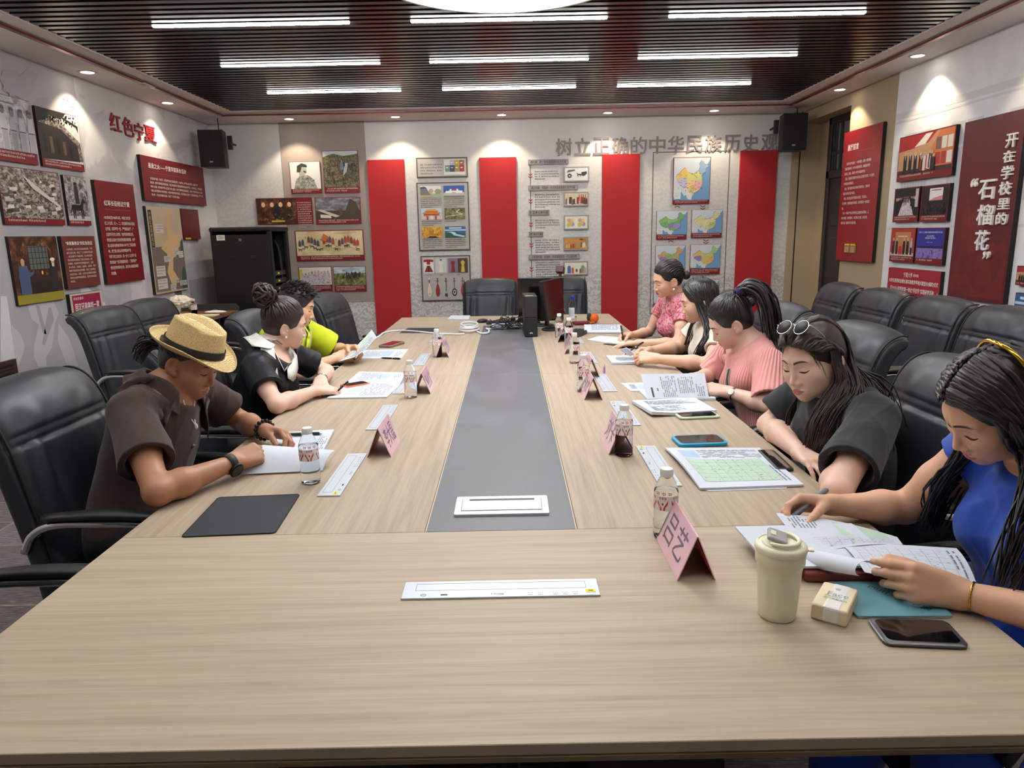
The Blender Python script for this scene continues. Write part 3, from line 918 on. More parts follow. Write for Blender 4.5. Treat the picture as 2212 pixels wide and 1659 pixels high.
def art_map(a, x, y, w_, h, r, cols, split):
	a.rect(x, y, w_, h, (206, 214, 220, .5))
	a.poly([(x + w_ * u, y + h * v) for u, v in ((.0, 0), (1, 0), (1, .96), (.90, .80), (.78, .60), (.80, .40), (.74, .24), (.58, .16), (.50, .06), (.40, .16), (.30, .10), (.22, .20), (.0, .08))], (112, 158, 204, .5))
	a.poly([(x + w_ * u, y + h * v) for u, v in ((.36, .26), (.44, .18), (.52, .10), (.50, .0), (.40, .02), (.34, .14))], (222, 220, 214, .5))
	pt = lambda L_: [(x + w_ * u, y + h * v) for u, v in L_]
	a.poly(pt(CN), cols[0])
	for k, L_ in enumerate(split):
		a.poly(pt(L_), cols[1 + k % (len(cols) - 1)])
	n = len(CN)
	a.batch([[(x + w_ * CN[i][0], y + h * CN[i][1]), (x + w_ * CN[(i + 1) % n][0], y + h * CN[(i + 1) % n][1]), (x + w_ * (CN[(i + 1) % n][0] + .006), y + h * (CN[(i + 1) % n][1] - .008)), (x + w_ * (CN[i][0] + .006), y + h * (CN[i][1] - .008))] for i in range(n)], (90, 80, 76, .5))
	a.batch([[(x + w_ * u, y + h * v), (x + w_ * (u + .03), y + h * v), (x + w_ * (u + .03), y + h * (v + .01)), (x + w_ * u, y + h * (v + .01))] for u, v in [(r.uniform(.12, .78), r.uniform(.22, .66)) for _ in range(36)]], (100, 90, 90, .5))
	a.rect(x + w_ * .02, y + h * .03, w_ * .18, h * .2, (226, 226, 224, .5))
	a.rows(x + w_ * .04, y + h * .2, w_ * .14, 4, w_ * .022, w_ * .04, (120, 116, 116, .6), r)
SPL = [[(.06, .56), (.10, .62), (.26, .74), (.31, .78), (.38, .68), (.36, .56), (.20, .52), (.10, .48)],
	   [(.10, .48), (.20, .52), (.36, .54), (.38, .40), (.34, .32), (.28, .30), (.12, .42)],
	   [(.36, .56), (.38, .68), (.56, .62), (.68, .70), (.72, .62), (.60, .54), (.48, .50), (.38, .46)],
	   [(.68, .70), (.72, .78), (.70, .86), (.76, .94), (.86, .84), (.94, .78), (.88, .66), (.80, .62), (.72, .60)],
	   [(.38, .42), (.48, .50), (.58, .44), (.56, .34), (.46, .26), (.38, .32)],
	   [(.56, .34), (.60, .46), (.72, .48), (.80, .40), (.76, .30), (.64, .24), (.56, .24)],
	   [(.60, .54), (.72, .62), (.78, .52), (.72, .46), (.60, .46)],
	   [(.46, .26), (.56, .34), (.58, .22), (.52, .18), (.46, .20)]]
def art_tools(a, x, y, w_, h, r):
	a.rect(x, y, w_, h, (222, 222, 222, .5))
	a.poly([(x + w_ * u, y + h * v) for u, v in ((.06, .66), (.14, .84), (.42, .90), (.44, .78), (.12, .64))], (96, 96, 92, .5))
	a.oval(x + w_ * .2, y + h * .38, w_ * .10, h * .18, (60, 54, 50, .5))
	a.rect(x + w_ * .17, y + h * .33, w_ * .06, h * .1, (222, 222, 222, .5))
	horse(a, x + w_ * .62, y + h * .3, w_ * .15, (48, 46, 44, .5), -1)
	a.poly([(x + w_ * u, y + h * v) for u, v in ((.70, .42), (.72, .66), (.94, .72), (.96, .52), (.82, .34))], (52, 50, 48, .5))
def art_court(a, x, y, w_, h, r):
	a.rect(x, y, w_, h, (206, 196, 166, .5))
	for k in range(11):
		fig(a, x + w_ * (.08 + .085 * k), y + h * r.uniform(.02, .16), h * r.uniform(.5, .74), r.choice([(150, 44, 44, .5), (196, 180, 150, .5), (90, 40, 40, .5), (220, 200, 180, .5), (100, 110, 90, .5)]), (206, 166, 136, .5), .4)
	for k in range(4):
		a.rect(x + w_ * (.62 + .09 * k), y + h * .35, w_ * .03, h * .58, (170, 60, 50, .5))
def art_twin_maps(a, x, y, w_, h, r):
	a.rect(x, y, w_, h, (232, 228, 214, .5))
	for k in (0, 1):
		x0 = x + w_ * (.03 + .5 * k)
		a.rect(x0, y + h * .06, w_ * .45, h * .88, (226, 218, 196, .5))
		for (u, v, s_, c_) in ((.28, .3, .2, (176, 196, 110)), (.55, .6, .24, (226, 196, 110)), (.3, .68, .18, (206, 150, 160)), (.66, .34, .2, (170, 140, 190)), (.5, .45, .16, (232, 176, 90))):
			a.oval(x0 + w_ * .45 * u, y + h * v, w_ * .45 * s_, h * s_, c_ + (.5,), 9)
def art_banquet(a, x, y, w_, h, r):
	a.rect(x, y, w_, h, noisy('print_amber', [(.3, rgb(170, 104, 40)), (.6, rgb(206, 146, 66)), (.8, rgb(222, 176, 100))], 7, 3))
	for k in range(4):
		fig(a, x + w_ * (.08 + .1 * k), y + h * .12, h * (.36 + .1 * (k % 2)), [(206, 190, 150, .5), (196, 176, 120, .5), (176, 50, 36, .5), (150, 40, 40, .5)][k], (190, 140, 100, .5), .3)
	for k in range(6):
		fig(a, x + w_ * (.54 + .07 * k), y + h * (.1 + .06 * (k % 2)), h * .56, r.choice([(226, 206, 170, .5), (176, 140, 90, .5), (120, 80, 50, .5)]), (190, 150, 110, .5), .3)
	a.poly([(x + w_ * u, y + h * v) for u, v in ((.62, .84), (.74, .96), (.86, .84))], (40, 34, 34, .5))
def art_ladies(a, x, y, w_, h, r):
	a.rect(x, y, w_, h, (224, 222, 206, .5))
	for u, s_, c_ in ((.2, .82, (70, 100, 170)), (.36, .62, (196, 90, 70)), (.72, .5, (176, 60, 56)), (.82, .84, (110, 160, 130)), (.92, .6, (200, 150, 160))):
		fig(a, x + w_ * u, y + h * .06, h * s_, c_ + (.5,), (226, 190, 160, .5), .38)
	a.oval(x + w_ * .54, y + h * .3, w_ * .05, h * .16, (110, 90, 60, .5))
def art_meeting(a, x, y, w_, h, r):
	a.rect(x, y, w_, h, (196, 150, 110, .5))
	a.poly([(x, y + h * .62), (x, y + h), (x + w_ * .7, y + h), (x + w_ * .55, y + h * .74), (x + w_ * .3, y + h * .66)], (170, 44, 42, .5))
	a.poly([(x + w_ * .3, y + h * .68), (x + w_ * .5, y + h * .98), (x + w_ * .62, y + h * .98), (x + w_ * .5, y + h * .72)], (236, 226, 214, .5))
	a.poly([(x + w_ * .62, y), (x + w_ * .62, y + h * .6), (x + w_ * .76, y + h), (x + w_, y + h), (x + w_, y)], (206, 120, 70, .5))
	for k in range(6):
		q, p = k % 3, k // 3
		a.rect(x + w_ * (.70 + .1 * q), y + h * (.14 + .38 * p), w_ * .085, h * .3, r.choice([(220, 214, 206, .5), (120, 96, 90, .5), (170, 60, 56, .5)]))
	a.rect(x, y, w_, h * .1, (60, 44, 44, .5))
	for k in range(4):
		fig(a, x + w_ * (.14 + .10 * k), y, h * (.62 - .02 * k), (34, 32, 38, .5), (206, 166, 140, .5), .27)
		a.poly([(x + w_ * (.14 + .10 * k) - h * .02, y + h * .48), (x + w_ * (.14 + .10 * k) + h * .02, y + h * .48), (x + w_ * (.14 + .10 * k), y + h * .34)], WHT)
	for k in range(14):
		fig(a, x + w_ * (.46 + .018 * k), y + h * r.uniform(.0, .08), h * r.uniform(.36, .5), r.choice([(40, 36, 40, .5), (170, 60, 60, .5), (210, 200, 196, .5)]), (196, 156, 130, .5), .28)
def art_corridor(a, x, y, w_, h, r):
	a.rect(x, y, w_, h, (28, 26, 28, .5))
	a.poly([(x + w_ * u, y + h * v) for u, v in ((.2, 0), (.84, 0), (.62, .62), (.40, .62))], noisy('print_carpet', [(.35, rgb(150, 110, 120)), (.5, rgb(220, 210, 212)), (.65, rgb(176, 170, 190))], 40, 4, .7))
	for k in range(4):
		fig(a, x + w_ * (.10 + .07 * k), y + h * (.04 + .10 * k), h * (.64 - .1 * k), (24, 24, 28, .5), (206, 170, 146, .5), .24)
		fig(a, x + w_ * (.92 - .07 * k), y + h * (.04 + .10 * k), h * (.66 - .1 * k), (30, 30, 34, .5), (206, 170, 146, .5), .24)
	for k in range(5):
		fig(a, x + w_ * (.40 + .05 * k), y + h * .48, h * .22, r.choice([(120, 120, 126, .5), (60, 60, 66, .5)]), (206, 170, 146, .5), .26)
	a.rect(x + w_ * .88, y + h * .3, w_ * .12, h * .66, (190, 186, 182, .5))
def art_lecture(a, x, y, w_, h, r):
	a.rect(x, y, w_, h, (34, 26, 30, .5))
	a.rect(x + w_ * .30, y + h * .5, w_ * .50, h * .42, (232, 228, 228, .5))
	a.poly([(x + w_ * u, y + h * v) for u, v in ((.30, .5), (.80, .5), (.80, .66), (.5, .60))], (206, 130, 140, .5))
	a.rect(x + w_ * .36, y + h * .84, w_ * .38, h * .03, (170, 60, 60, .5))
	for k in range(40):
		a.oval(x + w_ * r.uniform(.03, .97), y + h * r.uniform(.03, .42), w_ * .035, h * .045, (20, 18, 22, .5) if k % 3 else (52, 46, 52, .5), 8)
def art_unveil(a, x, y, w_, h, r):
	a.rect(x, y, w_, h, (176, 60, 52, .5))
	a.rect(x + w_ * .18, y + h * .12, w_ * .66, h * .76, (196, 130, 90, .5))
	a.rect(x, y, w_, h * .12, (206, 190, 180, .5))
	a.rect(x + w_ * .30, y + h * .70, w_ * .4, h * .05, (232, 206, 170, .5))
	for k in range(6):
		if k != 2:
			fig(a, x + w_ * (.12 + .155 * k), y + h * .06, h * .62, r.choice([(40, 44, 56, .5), (30, 30, 34, .5), (170, 180, 200, .5)]), (206, 170, 146, .5), .26, (30, 30, 34, .5))
	a.poly([(x + w_ * u, y + h * v) for u, v in ((.36, .06), (.52, .06), (.49, .36), (.38, .36))], (196, 36, 40, .5))
def art_forum(a, x, y, w_, h, r):
	a.rect(x, y + h * .36, w_, h * .64, (44, 52, 150, .5))
	a.rect(x, y, w_, h * .36, noisy('print_violet', [(.35, rgb(90, 70, 150)), (.5, rgb(150, 130, 190)), (.65, rgb(110, 90, 170))], 26, 4, .6))
	a.rect(x, y + h * .34, w_, h * .08, (30, 34, 84, .5))
	a.text('第十六届中国民族地区论坛', h * .070, x + w_ * .06, y + h * .91, (214, 220, 240, .5), fit=(w_ * .88, h * .055), bold=.01)
	a.text('分论坛', h * .1, x + w_ * .36, y + h * .78, (214, 220, 240, .5), fit=(w_ * .28, h * .055), bold=.01)
	a.text('（院校专场）', h * .1, x + w_ * .3, y + h * .71, (214, 220, 240, .5), fit=(w_ * .40, h * .05), bold=.01)
	a.text('中国·宁夏', h * .1, x + w_ * .38, y + h * .56, (190, 198, 230, .5), fit=(w_ * .22, h * .032))
	fig(a, x + w_ * .62, y + h * .16, h * .16, (30, 30, 60, .5), (206, 170, 146, .5), .3)
def panel(name, label, cat, wall, TL, TR, BL, BR, m, depth=.022, group=None, edge=None):
	M, w_, h = wall_box(wall, TL, TR, BL, BR)
	g = G()
	g.box((w_ / 2, h / 2, depth / 2 + .0005), (w_, h, depth), 0)
	if edge:
		g.mi = [0 if k == 1 else 1 for k in range(6)]
	o = g.build(name, [m, edge] if edge else m, None, M)
	set_tags(o, label, cat, group)
	return o, w_, h, depth + .0008
rr = random.Random(12)
def photo(label, wall, TL, TR, BL, BR, art, cap=.14, border=.02, m=MAROON, capcol=PALE, lines=2, group='framed history photographs', depth=.02, edge=None, name='photo_board', side_text=None, kw=None):
	o, w_, h, z = panel(name, label, 'photo board', wall, TL, TR, BL, BR, m, depth, group, edge)
	b = border * max(w_, h)
	a = Art(z)
	pw = w_ - 2 * b - (side_text or 0) * w_
	art(a, b, b + cap * h, pw, h - 2 * b - cap * h, rr, *(kw or ()))
	a.build('picture', o)
	a2 = Art(z)
	if cap and lines:
		sz = min(cap * h * .75 / lines, .022)
		a2.rows(b + w_ * .05, b + cap * h * .90, w_ - 2 * b - w_ * .1, lines, sz * .8, sz * 1.05, capcol, rr, .7)
	if side_text:
		a2.rows(w_ * (1 - side_text) + b * .4, h * .84, w_ * side_text - 2 * b, 12, .016, .0245, capcol, rr)
	if a2.m:
		a2.build('caption', o)
	return o
def R4(x0, y0, x1, y1):
	return (x0, y0), (x1, y0), (x0, y1), (x1, y1)
# ---------------- left wall
photo('black-and-white photo of standing soldiers, cut off by the left edge of the picture', 'left', (-30, 196), (57, 219), (-30, 343), (76.6, 356.5), art_soldiers, .17, .008, edge=BLKEDGE)
photo('black-and-white photo of a tree-shaded house, upper row of the left wall', 'left', (68, 228.7), (163, 252), (87, 359.5), (176, 370.4), art_treehouse, .12, .008, edge=BLKEDGE)
photo('sepia photo looking down on village roofs, left wall', 'left', (-17, 355), (121.5, 374.5), (5.6, 485.5), (133.8, 486.2), art_town, .10, .008, lines=1, edge=BLKEDGE)
photo('black-and-white photo of a rider on a black horse, left wall', 'left', (129.7, 378.2), (178.6, 383.4), (144.6, 486.6), (192.5, 487.3), art_rider, .09, .008, lines=1, edge=BLKEDGE)
photo('painting of two seated figures talking at a window, lower left wall', 'left', (9.3, 510.9), (114, 510.5), (33.6, 661), (134.5, 646), art_interior, 0, .004, m=BLKEDGE)
o, w_, h, z = panel('text_board', 'red-brown text board headed by a quoted title, beside the painting of two seated figures', 'text board', 'left', (122.6, 510.5), (195.4, 509.8), (138.3, 624.5), (209.3, 615.5), mat('red_brown_board', rgb(112, 50, 44), .5), .03, None, BLKEDGE)
a = Art(z)
a.text('“单家集夜话”的红色佳话', .05, w_ * .10, h * .90, WHT, fit=(w_ * .80, h * .075), bold=.012)
a.build('title', o)
a = Art(z)
a.text('1935年8月，红25军长征途经单家集，严格\n遵守当地习俗，制定了“三大禁条四项注意”\n，给当地留下了深刻印象。红25军政委等\n拜访清真寺并赠送了“回汉兄弟亲如一家”\n的锦幛，在革命岁月里播撒的种子，在现\n年10月5日，毛泽东、张闻天、王稼祥、博古\n等率中央红军到达单家集，受到了当地群众\n的热烈欢迎，当晚，毛泽东在清真寺北厢房\n同阿訇马德海等促膝夜谈，被传为民族团结\n的佳话。', .03, w_ * .10, h * .77, PALE, fit=(w_ * .82, h * .66), bold=.003, line=1.55)
a.build('text', o)
o, w_, h, z = panel('calligraphy_banner', 'crimson banner with white brush characters in a pale frame, low on the left wall', 'banner', 'left', (141.3, 636), (210.4, 627.5), (147.6, 684.6), (217, 676), C(206, 196, 176, .6), .03, None, BLKEDGE)
a = Art(z)
a.rect(w_ * .06, h * .08, w_ * .88, h * .84, (160, 24, 70, .7))
a.text('阿訇苏盛华', .04, w_ * .10, h * .84, WHT, fit=(w_ * .30, h * .12))
a.text('回汉兄弟亲如一家', .08, w_ * .12, h * .58, WHT, fit=(w_ * .76, h * .34), bold=.02)
a.build('banner_print', o)
o, w_, h, z = panel('text_board', 'tall narrow red text board with a small title, left wall', 'text board', 'left', (194.3, 388.7), (281, 398.8), (225.3, 614.4), (304.6, 604.3), MAROON, .03, None, BLKEDGE)
a = Art(z)
a.text('红军长征经过宁夏', .06, w_ * .17, h * .815, WHT, fit=(w_ * .66, h * .052), bold=.012)
a.rect(w_ * .17, h * .725, w_ * .68, h * .003, (170, 110, 100, .6))
a.build('title', o)
a = Art(z)
a.text('1935年8月至1936年10月，中国工农红军\n红二十五军、红一、二、四方面军先后长征经\n过宁夏。红军每到一处，严守群众纪律，广\n泛宣传马列主义思想、党的民族政策主张，\n特别是认真执行党的民族理论和政策，对宁\n夏人民给与援助和革命斗争产生了深远的影\n响，使宁夏人民认识到中国共产党\n领导下的工农红军，是一支“仁义之师”“百\n姓的朋友”“抗日救国的队伍”，了解到共产\n党所宣传的革命主张，是引导人民翻身解放\n的道路。', .03, w_ * .12, h * .665, WHT, fit=(w_ * .78, h * .58), bold=.003, line=1.55)
a.build('text', o)
o, w_, h, z = panel('text_board', 'wide red text board near the far corner of the left wall', 'text board', 'left', (294, 333.4), (432.4, 362.9), (306.4, 433), (440, 445), MAROON, .03, None, BLKEDGE)
a = Art(z)
a.text('星星之火——宁夏早期革命活动', .06, w_ * .10, h * .86, WHT, fit=(w_ * .58, h * .12), bold=.012)
a.rect(w_ * .10, h * .645, w_ * .82, h * .006, (170, 90, 90, .6))
a.build('title', o)
a = Art(z)
a.text('“五四运动”前后，新文化、新思想开始在宁夏地区传播。1926年秋，共产党人来到宁夏，创建中共宁\n夏支部，领导宁夏地区的革命活动。他们成为最早在宁夏从事革命活动的共产党人。1927年冬后，宁夏地区革\n命转入低潮，但仍有共产党人在这片土地上坚持，中共宁夏特别支部秘密建立，点燃了宁夏的革命火种，唤起\n各族人民开展革命斗争的热情。大革命失败后的革命活动，给宁夏各族人民留下了宝贵的精神财富，播下了革\n命火种，为以后开展革命活动，奠定了广泛的群众基础。', .03, w_ * .10, h * .54, WHT, fit=(w_ * .84, h * .42), bold=.003, line=1.55)
a.build('text', o)
o, w_, h, z = panel('map_board', 'tall tan and grey relief map on the left wall near the corner', 'map', 'left', (307.6, 445), (384, 451), (330, 636.8), (398, 624.9), noisy('map_ground', [(.3, rgb(196, 176, 146)), (.7, rgb(208, 190, 160))], 3, 2), .03, None, BLKEDGE)
a = Art(z)
a.rect(w_ * .02, h * .02, w_ * .96, h * .52, (124, 112, 106, .6))
a.poly([(w_ * u, h * v) for u, v in ((.80, .02), (.98, .02), (.98, .24), (.90, .30), (.84, .20))], (70, 92, 92, .6))
a.poly([(w_ * u, h * v) for u, v in ((.90, .46), (.98, .48), (.98, .64), (.88, .58))], (70, 92, 92, .6))
a.poly([(w_ * u, h * v) for u, v in ((.60, .96), (.66, .98), (.66, .88), (.62, .78), (.74, .68), (.90, .62), (.88, .54), (.76, .50), (.72, .42), (.62, .40), (.58, .26), (.70, .16), (.60, .04), (.48, .10), (.40, .24), (.48, .36), (.44, .46), (.30, .52), (.40, .58), (.54, .64), (.52, .74), (.56, .86))], (218, 184, 132, .6))
a.rect(w_ * .03, h * .54, w_ * .10, h * .42, (52, 44, 42, .6))
a.text('宁\n夏\n红\n色\n革\n命\n遗\n址', .05, w_ * .045, h * .94, (206, 186, 150, .6), fit=(w_ * .065, h * .38))
for (u, v, ww, hh) in ((.20, .70, .22, .10), (.64, .44, .18, .07), (.80, .40, .15, .08), (.34, .36, .20, .07), (.08, .20, .26, .12), (.08, .05, .28, .12), (.74, .06, .22, .06), (.44, .02, .16, .07), (.60, .10, .12, .05)):
	a.rect(w_ * u, h * v, w_ * ww, h * hh, (214, 208, 200, .6))
	a.rows(w_ * (u + .02), h * (v + hh * .9), w_ * ww * .85, 3, .012, h * hh * .28, (70, 60, 56, .6), rr)
a.build('map_print', o)
o, w_, h, z = panel('plain_board', 'small blank dark red board with a yellow corner tag, beside the tan map', 'board', 'left', (385.5, 451), (422, 453), (388, 518), (427, 517), MAROON_D, .03, None, BLKEDGE)
a = Art(z)
a.rect(w_ * .12, h * .01, w_ * .30, h * .05, (226, 206, 40, .5))
a.text('01', .02, w_ * .18, h * .055, (60, 50, 20, .5), fit=(w_ * .16, h * .035))
a.build('yellow_tag', o)
# raised characters on the left wall
M, w_, h = wall_box('left', (233, 238), (330, 272), (238, 284), (335, 313))
ORD = 'first second third fourth fifth sixth seventh eighth ninth tenth eleventh twelfth'.split()
def letters(txt, name, label, wall, spots, m, depth=.012, bold=.012, sx=1):
	"""each raised character is its own object: spots = list of (x, y top-left px, w, h px)"""
	for ch, (TL, TR, BL, BR) in zip(txt, spots):
		M_, w2, h2 = wall_box(wall, TL, TR, BL, BR)
		g = G()
		write(g, ch, h2, 0, h2, depth, 0, bold=bold, fit=(w2, h2))
		nv = len(g.v)
		back = [(x_, y_, .0004) for x_, y_, _ in g.v]
		from collections import Counter
		ed = Counter()
		dirs = {}
		for f_ in g.f:
			for i_ in range(len(f_)):
				p_, q_ = f_[i_], f_[(i_ + 1) % len(f_)]
				ed[frozenset((p_, q_))] += 1
				dirs[frozenset((p_, q_))] = (p_, q_)
		side = [(dirs[e][0], dirs[e][0] + nv, dirs[e][1] + nv, dirs[e][1]) for e, c_ in ed.items() if c_ == 1]
		g.v += back
		g.f += side
		g.mi += [0] * len(side)
		o_ = g.build(name, m, None, M_)
		set_tags(o_, label % ORD[txt.index(ch)], 'lettering', None)
REDL = mat('red_letter', rgb(140, 34, 40), .4)
GREYL = mat('grey_letter', rgb(140, 130, 128), .55)
sp = []
for (x0, y0, x1, y1) in ((234, 241, 259, 287), (262, 250, 286, 298), (288, 262, 309, 307), (309, 268, 335, 311)):
	sl = .36
	sp.append(((x0, y0), (x1, y0 + (x1 - x0) * sl), (x0 + 2, y1 - (x1 - x0) * .27), (x1 + 1, y1)))
letters('红色宁夏', 'raised_letter', '%s dark red raised character of the short title on the left wall', 'left', sp, REDL)
sp = []
for k in range(12):
	x0 = 1199.5 + k * 40.35
	y0 = 299 - k * .85
	sp.append(R4(x0 + 1, y0, x0 + 36, y0 + 37))
letters('树立正确的中华民族历史观', 'raised_letter', '%s grey raised character of the long title on the back wall', 'back', sp, GREYL)
# ---------------- back wall
G2 = 'red panels on the back wall'
for TL, TR, BL, BR, lab in (((791.2, 346), (872, 345), (818, 735), (893, 735), 'first tall plain red panel from the left, beside the photo field'),
							((1034, 341.2), (1115, 340), (1047, 735), (1121, 735), 'second tall plain red panel from the left, behind an empty chair'),
							((1302, 335), (1383.3, 332), (1297, 735), (1373.5, 735), 'third tall plain red panel from the left, beside the time line'),
							((1599, 326.3), (1679.4, 324.3), (1580, 735), (1655, 735), 'rightmost tall plain red panel, next to the map cluster')):
	panel('red_panel', lab, 'wall panel', 'back', TL, TR, BL, BR, CRIMSON, .03, G2)
photo('ink portrait of a figure in a cap on the taupe field', 'back', *R4(628, 349.5, 694, 418), art_bust, .13, .012)
photo('painting of a crowd on a hillside beside a waterfall, top right of the taupe field', 'back', *R4(699, 325.5, 776, 417), art_crowd, .13, .012)
photo('wide photo of a dark statue among flowers and lamps with text at its side', 'back', *R4(556, 427.5, 676, 484.5), art_statue, 0, .012, lines=0, side_text=.27)
photo('painting of ruins under a stormy sky on the taupe field', 'back', *R4(682, 426, 780, 484), art_ruins, .17, .012)
photo('long parchment painting of riders and camels on the taupe field', 'back', *R4(640, 497, 787, 563), art_caravan, .15, .012)
photo('pen sketch of a standing group with a yellow edge, low on the taupe field', 'back', *R4(648, 576.5, 718, 630.4), art_sketch, .27, .012, lines=3)
photo('painting of horsemen in a green field, lowest right on the taupe field', 'back', *R4(722, 575.5, 791.5, 629.5), art_field, .24, .012, lines=3)
def info(label, TL_BR, cat='information board'):
	o_, w2, h2, z2 = panel('info_board', label, cat, 'back', *R4(*TL_BR), BROWNF, .02, None)
	a_ = Art(z2)
	b_ = .012
	a_.rect(b_, b_, w2 - 2 * b_, h2 - 2 * b_, GREYB)
	return o_, w2, h2, a_
o, w_, h, a = info('small grey information board with a picture of books, top of its column', (900, 340.5, 1010, 383.5))
a.rows(w_ * .08, h * .70, w_ * .42, 4, .018, .032, INK, rr)
a.build('print', o)
b = Art(.024)
art_books(b, w_ * .54, h * .12, w_ * .41, h * .78, rr)
b.build('picture', o)
o, w_, h, a = info('tall grey information board with six landscape photos', (903, 394, 1014, 541))
a.build('print', o)
b = Art(.024)
c_ = Art(.0245)
for k, fn in enumerate((art_water, art_palace_hill, art_gate, art_wallhill, art_gold, art_river)):
	q, p = k % 2, k // 2
	y_ = (.785, .46, .19)[p]
	fn(b, w_ * (.07 + .45 * q), h * y_, w_ * .40, h * .165, rr)
	c_.rows(w_ * (.07 + .45 * q), h * (y_ - .018), w_ * .40, (5, 3, 5)[p] if k != 3 else 1, .0125, .0215, INK, rr)
b.build('picture', o)
c_.build('caption', o)
o, w_, h, a = info('grey information board with robes above and string instruments below', (911, 552, 1017, 649.5))
a.build('print', o)
b = Art(.024)
art_robe(b, w_ * .05, h * .62, w_ * .21, h * .32, rr, (220, 218, 216, .5), (150, 30, 40, .5), (140, 30, 36, .5))
art_dress(b, w_ * .29, h * .62, w_ * .23, h * .32, rr, (196, 200, 196, .5), (220, 214, 204, .5))
art_dress(b, w_ * .55, h * .62, w_ * .20, h * .32, rr, (130, 110, 130, .5), (130, 36, 46, .5), False)
art_dress(b, w_ * .75, h * .62, w_ * .20, h * .32, rr, (70, 52, 40, .5), (206, 180, 60, .5))
for k in range(5):
	art_lute(b, w_ * (.09 + .17 * k), h * .10, w_ * .13, h * .42, rr, k)
b.text('上衣下裳', .02, w_ * .10, h * .59, INK, fit=(w_ * .11, h * .022))
b.text('旗装', .02, w_ * .38, h * .59, INK, fit=(w_ * .06, h * .022))
b.text('旗袍', .02, w_ * .72, h * .59, INK, fit=(w_ * .06, h * .022))
b.text('乐器', .02, w_ * .50, h * .075, INK, fit=(w_ * .06, h * .022))
b.build('picture', o)
# time line: heading plates, pictures, text and arrows
for TLBR, s_, lab in (((1140.7, 344.5, 1228, 355.5), '秦时期：统一多民族国家的初步形成', 'topmost'), ((1141.3, 400, 1248.3, 411), '两汉时期：我国统一多民族国家重要的发展时期', 'second from the top'), ((1141.6, 453.6, 1186.5, 464.5), '魏晋南北朝时期', 'third from the top'),
					  ((1142, 500.3, 1173.5, 511), '唐宋时期', 'fourth from the top'), ((1142, 549, 1252, 560), '元明清时期：我国统一多民族国家进一步巩固发展', 'fifth from the top'), ((1143, 601.5, 1229.6, 612), '近代：进入了民族国家的自觉发展阶段', 'lowest, behind the screen')):
	o, w_, h, z = panel('heading_plate', 'grey heading plate of the time line, ' + lab, 'sign', 'back', *R4(*TLBR), mat('plate_grey', rgb(150, 144, 142), .5), .02, 'time line heading plates')
	a = Art(z)
	a.rect(.006, .006, w_ - .012, h - .012, (112, 106, 104, .5)).rect(.009, .009, w_ - .018, h - .018, (158, 152, 150, .5))
	a.text(s_, h * .6, w_ * .06, h * .80, INK, fit=(w_ * .88, h * .60), bold=.012)
	a.build('text', o)
for TLBR, fn, lab in (((1217.5, 360.5, 1272, 392.8), art_tools, 'bronze carriage and tools'), ((1217.5, 415, 1271, 445.8), art_court, 'a crowded court scene'), ((1218, 465, 1270.8, 495.8), art_twin_maps, 'two small maps'), ((1217.5, 511.8, 1270, 540.5), art_banquet, 'figures on an amber ground'), ((1217, 564.5, 1269.5, 594), art_ladies, 'ladies in coloured robes')):
	o, w_, h, z = panel('picture_plate', 'small framed time line picture of ' + lab, 'picture', 'back', *R4(*TLBR), mat('plate_grey', rgb(150, 144, 142), .5), .025, 'time line pictures')
	a = Art(z)
	fn(a, .014, .014, w_ - .028, h - .028, rr)
	a.build('picture', o)
M, w_, h = wall_box('back', *R4(1140, 356, 1214, 606))
t_ = set_tags(empty('timeline_print', M.translation, 0, 'thin black line with red arrows and text printed between the time line plates', 'wall print'))
t_.matrix_world = M
a = Art(.0012)
a.rect(w_ * .085, 0, .007, h, (70, 60, 58, .7))
a.build('line', t_)
a = Art(.002)
for yp in (379, 433, 483, 528, 581):
	y_ = h * (606 - yp) / 250
	for k in range(2):
		yy = y_ + .03 - k * .028
		a.poly([(w_ * .04, yy), (w_ * .04, yy - .012), (w_ * .095, yy - .03), (w_ * .15, yy - .012), (w_ * .15, yy), (w_ * .095, yy - .018)], (150, 40, 44, .6))
a.build('arrow', t_)
a = Art(.0016)
for yp, n in ((368, 4), (417, 6), (472, 4), (515, 6), (564, 7)):
	a.rows(w_ * .22, h * (606 - yp) / 250, w_ * .72, n, .017, .027, INK, rr, .4)
a.build('text', t_)
# map cluster
M, w_, h = wall_box('back', (1411.8, 328.6), (1578.3, 325), (1402, 678), (1562, 676))
t_ = set_tags(empty('map_frame_line', M.translation, 0, 'thin brown outline drawn round the map cluster', 'wall print'))
t_.matrix_world = M
a = Art(.001)
for q in ((0, 0, w_, .009), (0, h - .009, w_, .009), (0, 0, .009, h), (w_ - .009, 0, .009, h)):
	a.rect(*q, (96, 76, 66, .6))
a.build('outline', t_)
a = Art(.0016)
for xp, yp, up in ((1463, 448, 1), (1518, 447, 0), (1449, 523, 1), (1525, 521, 0), (1521, 598, 0)):
	x_, y_ = (on_y(xp, yp, YB) - Vector(M.translation)).x, on_y(xp, yp, YB).z - M.translation.z
	for k in range(2):
		yy = y_ + .02 - k * .026
		d_ = -1 if up else 1
		a.poly([(x_ - .03, yy), (x_ - .03, yy - .010 * d_), (x_, yy - .026 * d_), (x_ + .03, yy - .010 * d_), (x_ + .03, yy), (x_, yy - .016 * d_)][::d_], (130, 40, 44, .6))
a.build('arrow', t_)
Pm = [(222, 206, 150), (232, 196, 110), (200, 190, 220), (226, 214, 120), (150, 180, 210), (236, 200, 140), (230, 176, 170), (196, 214, 140), (206, 190, 110)]
Pm = [c + (.5,) for c in Pm]
mg = 'maps in the brown outline'
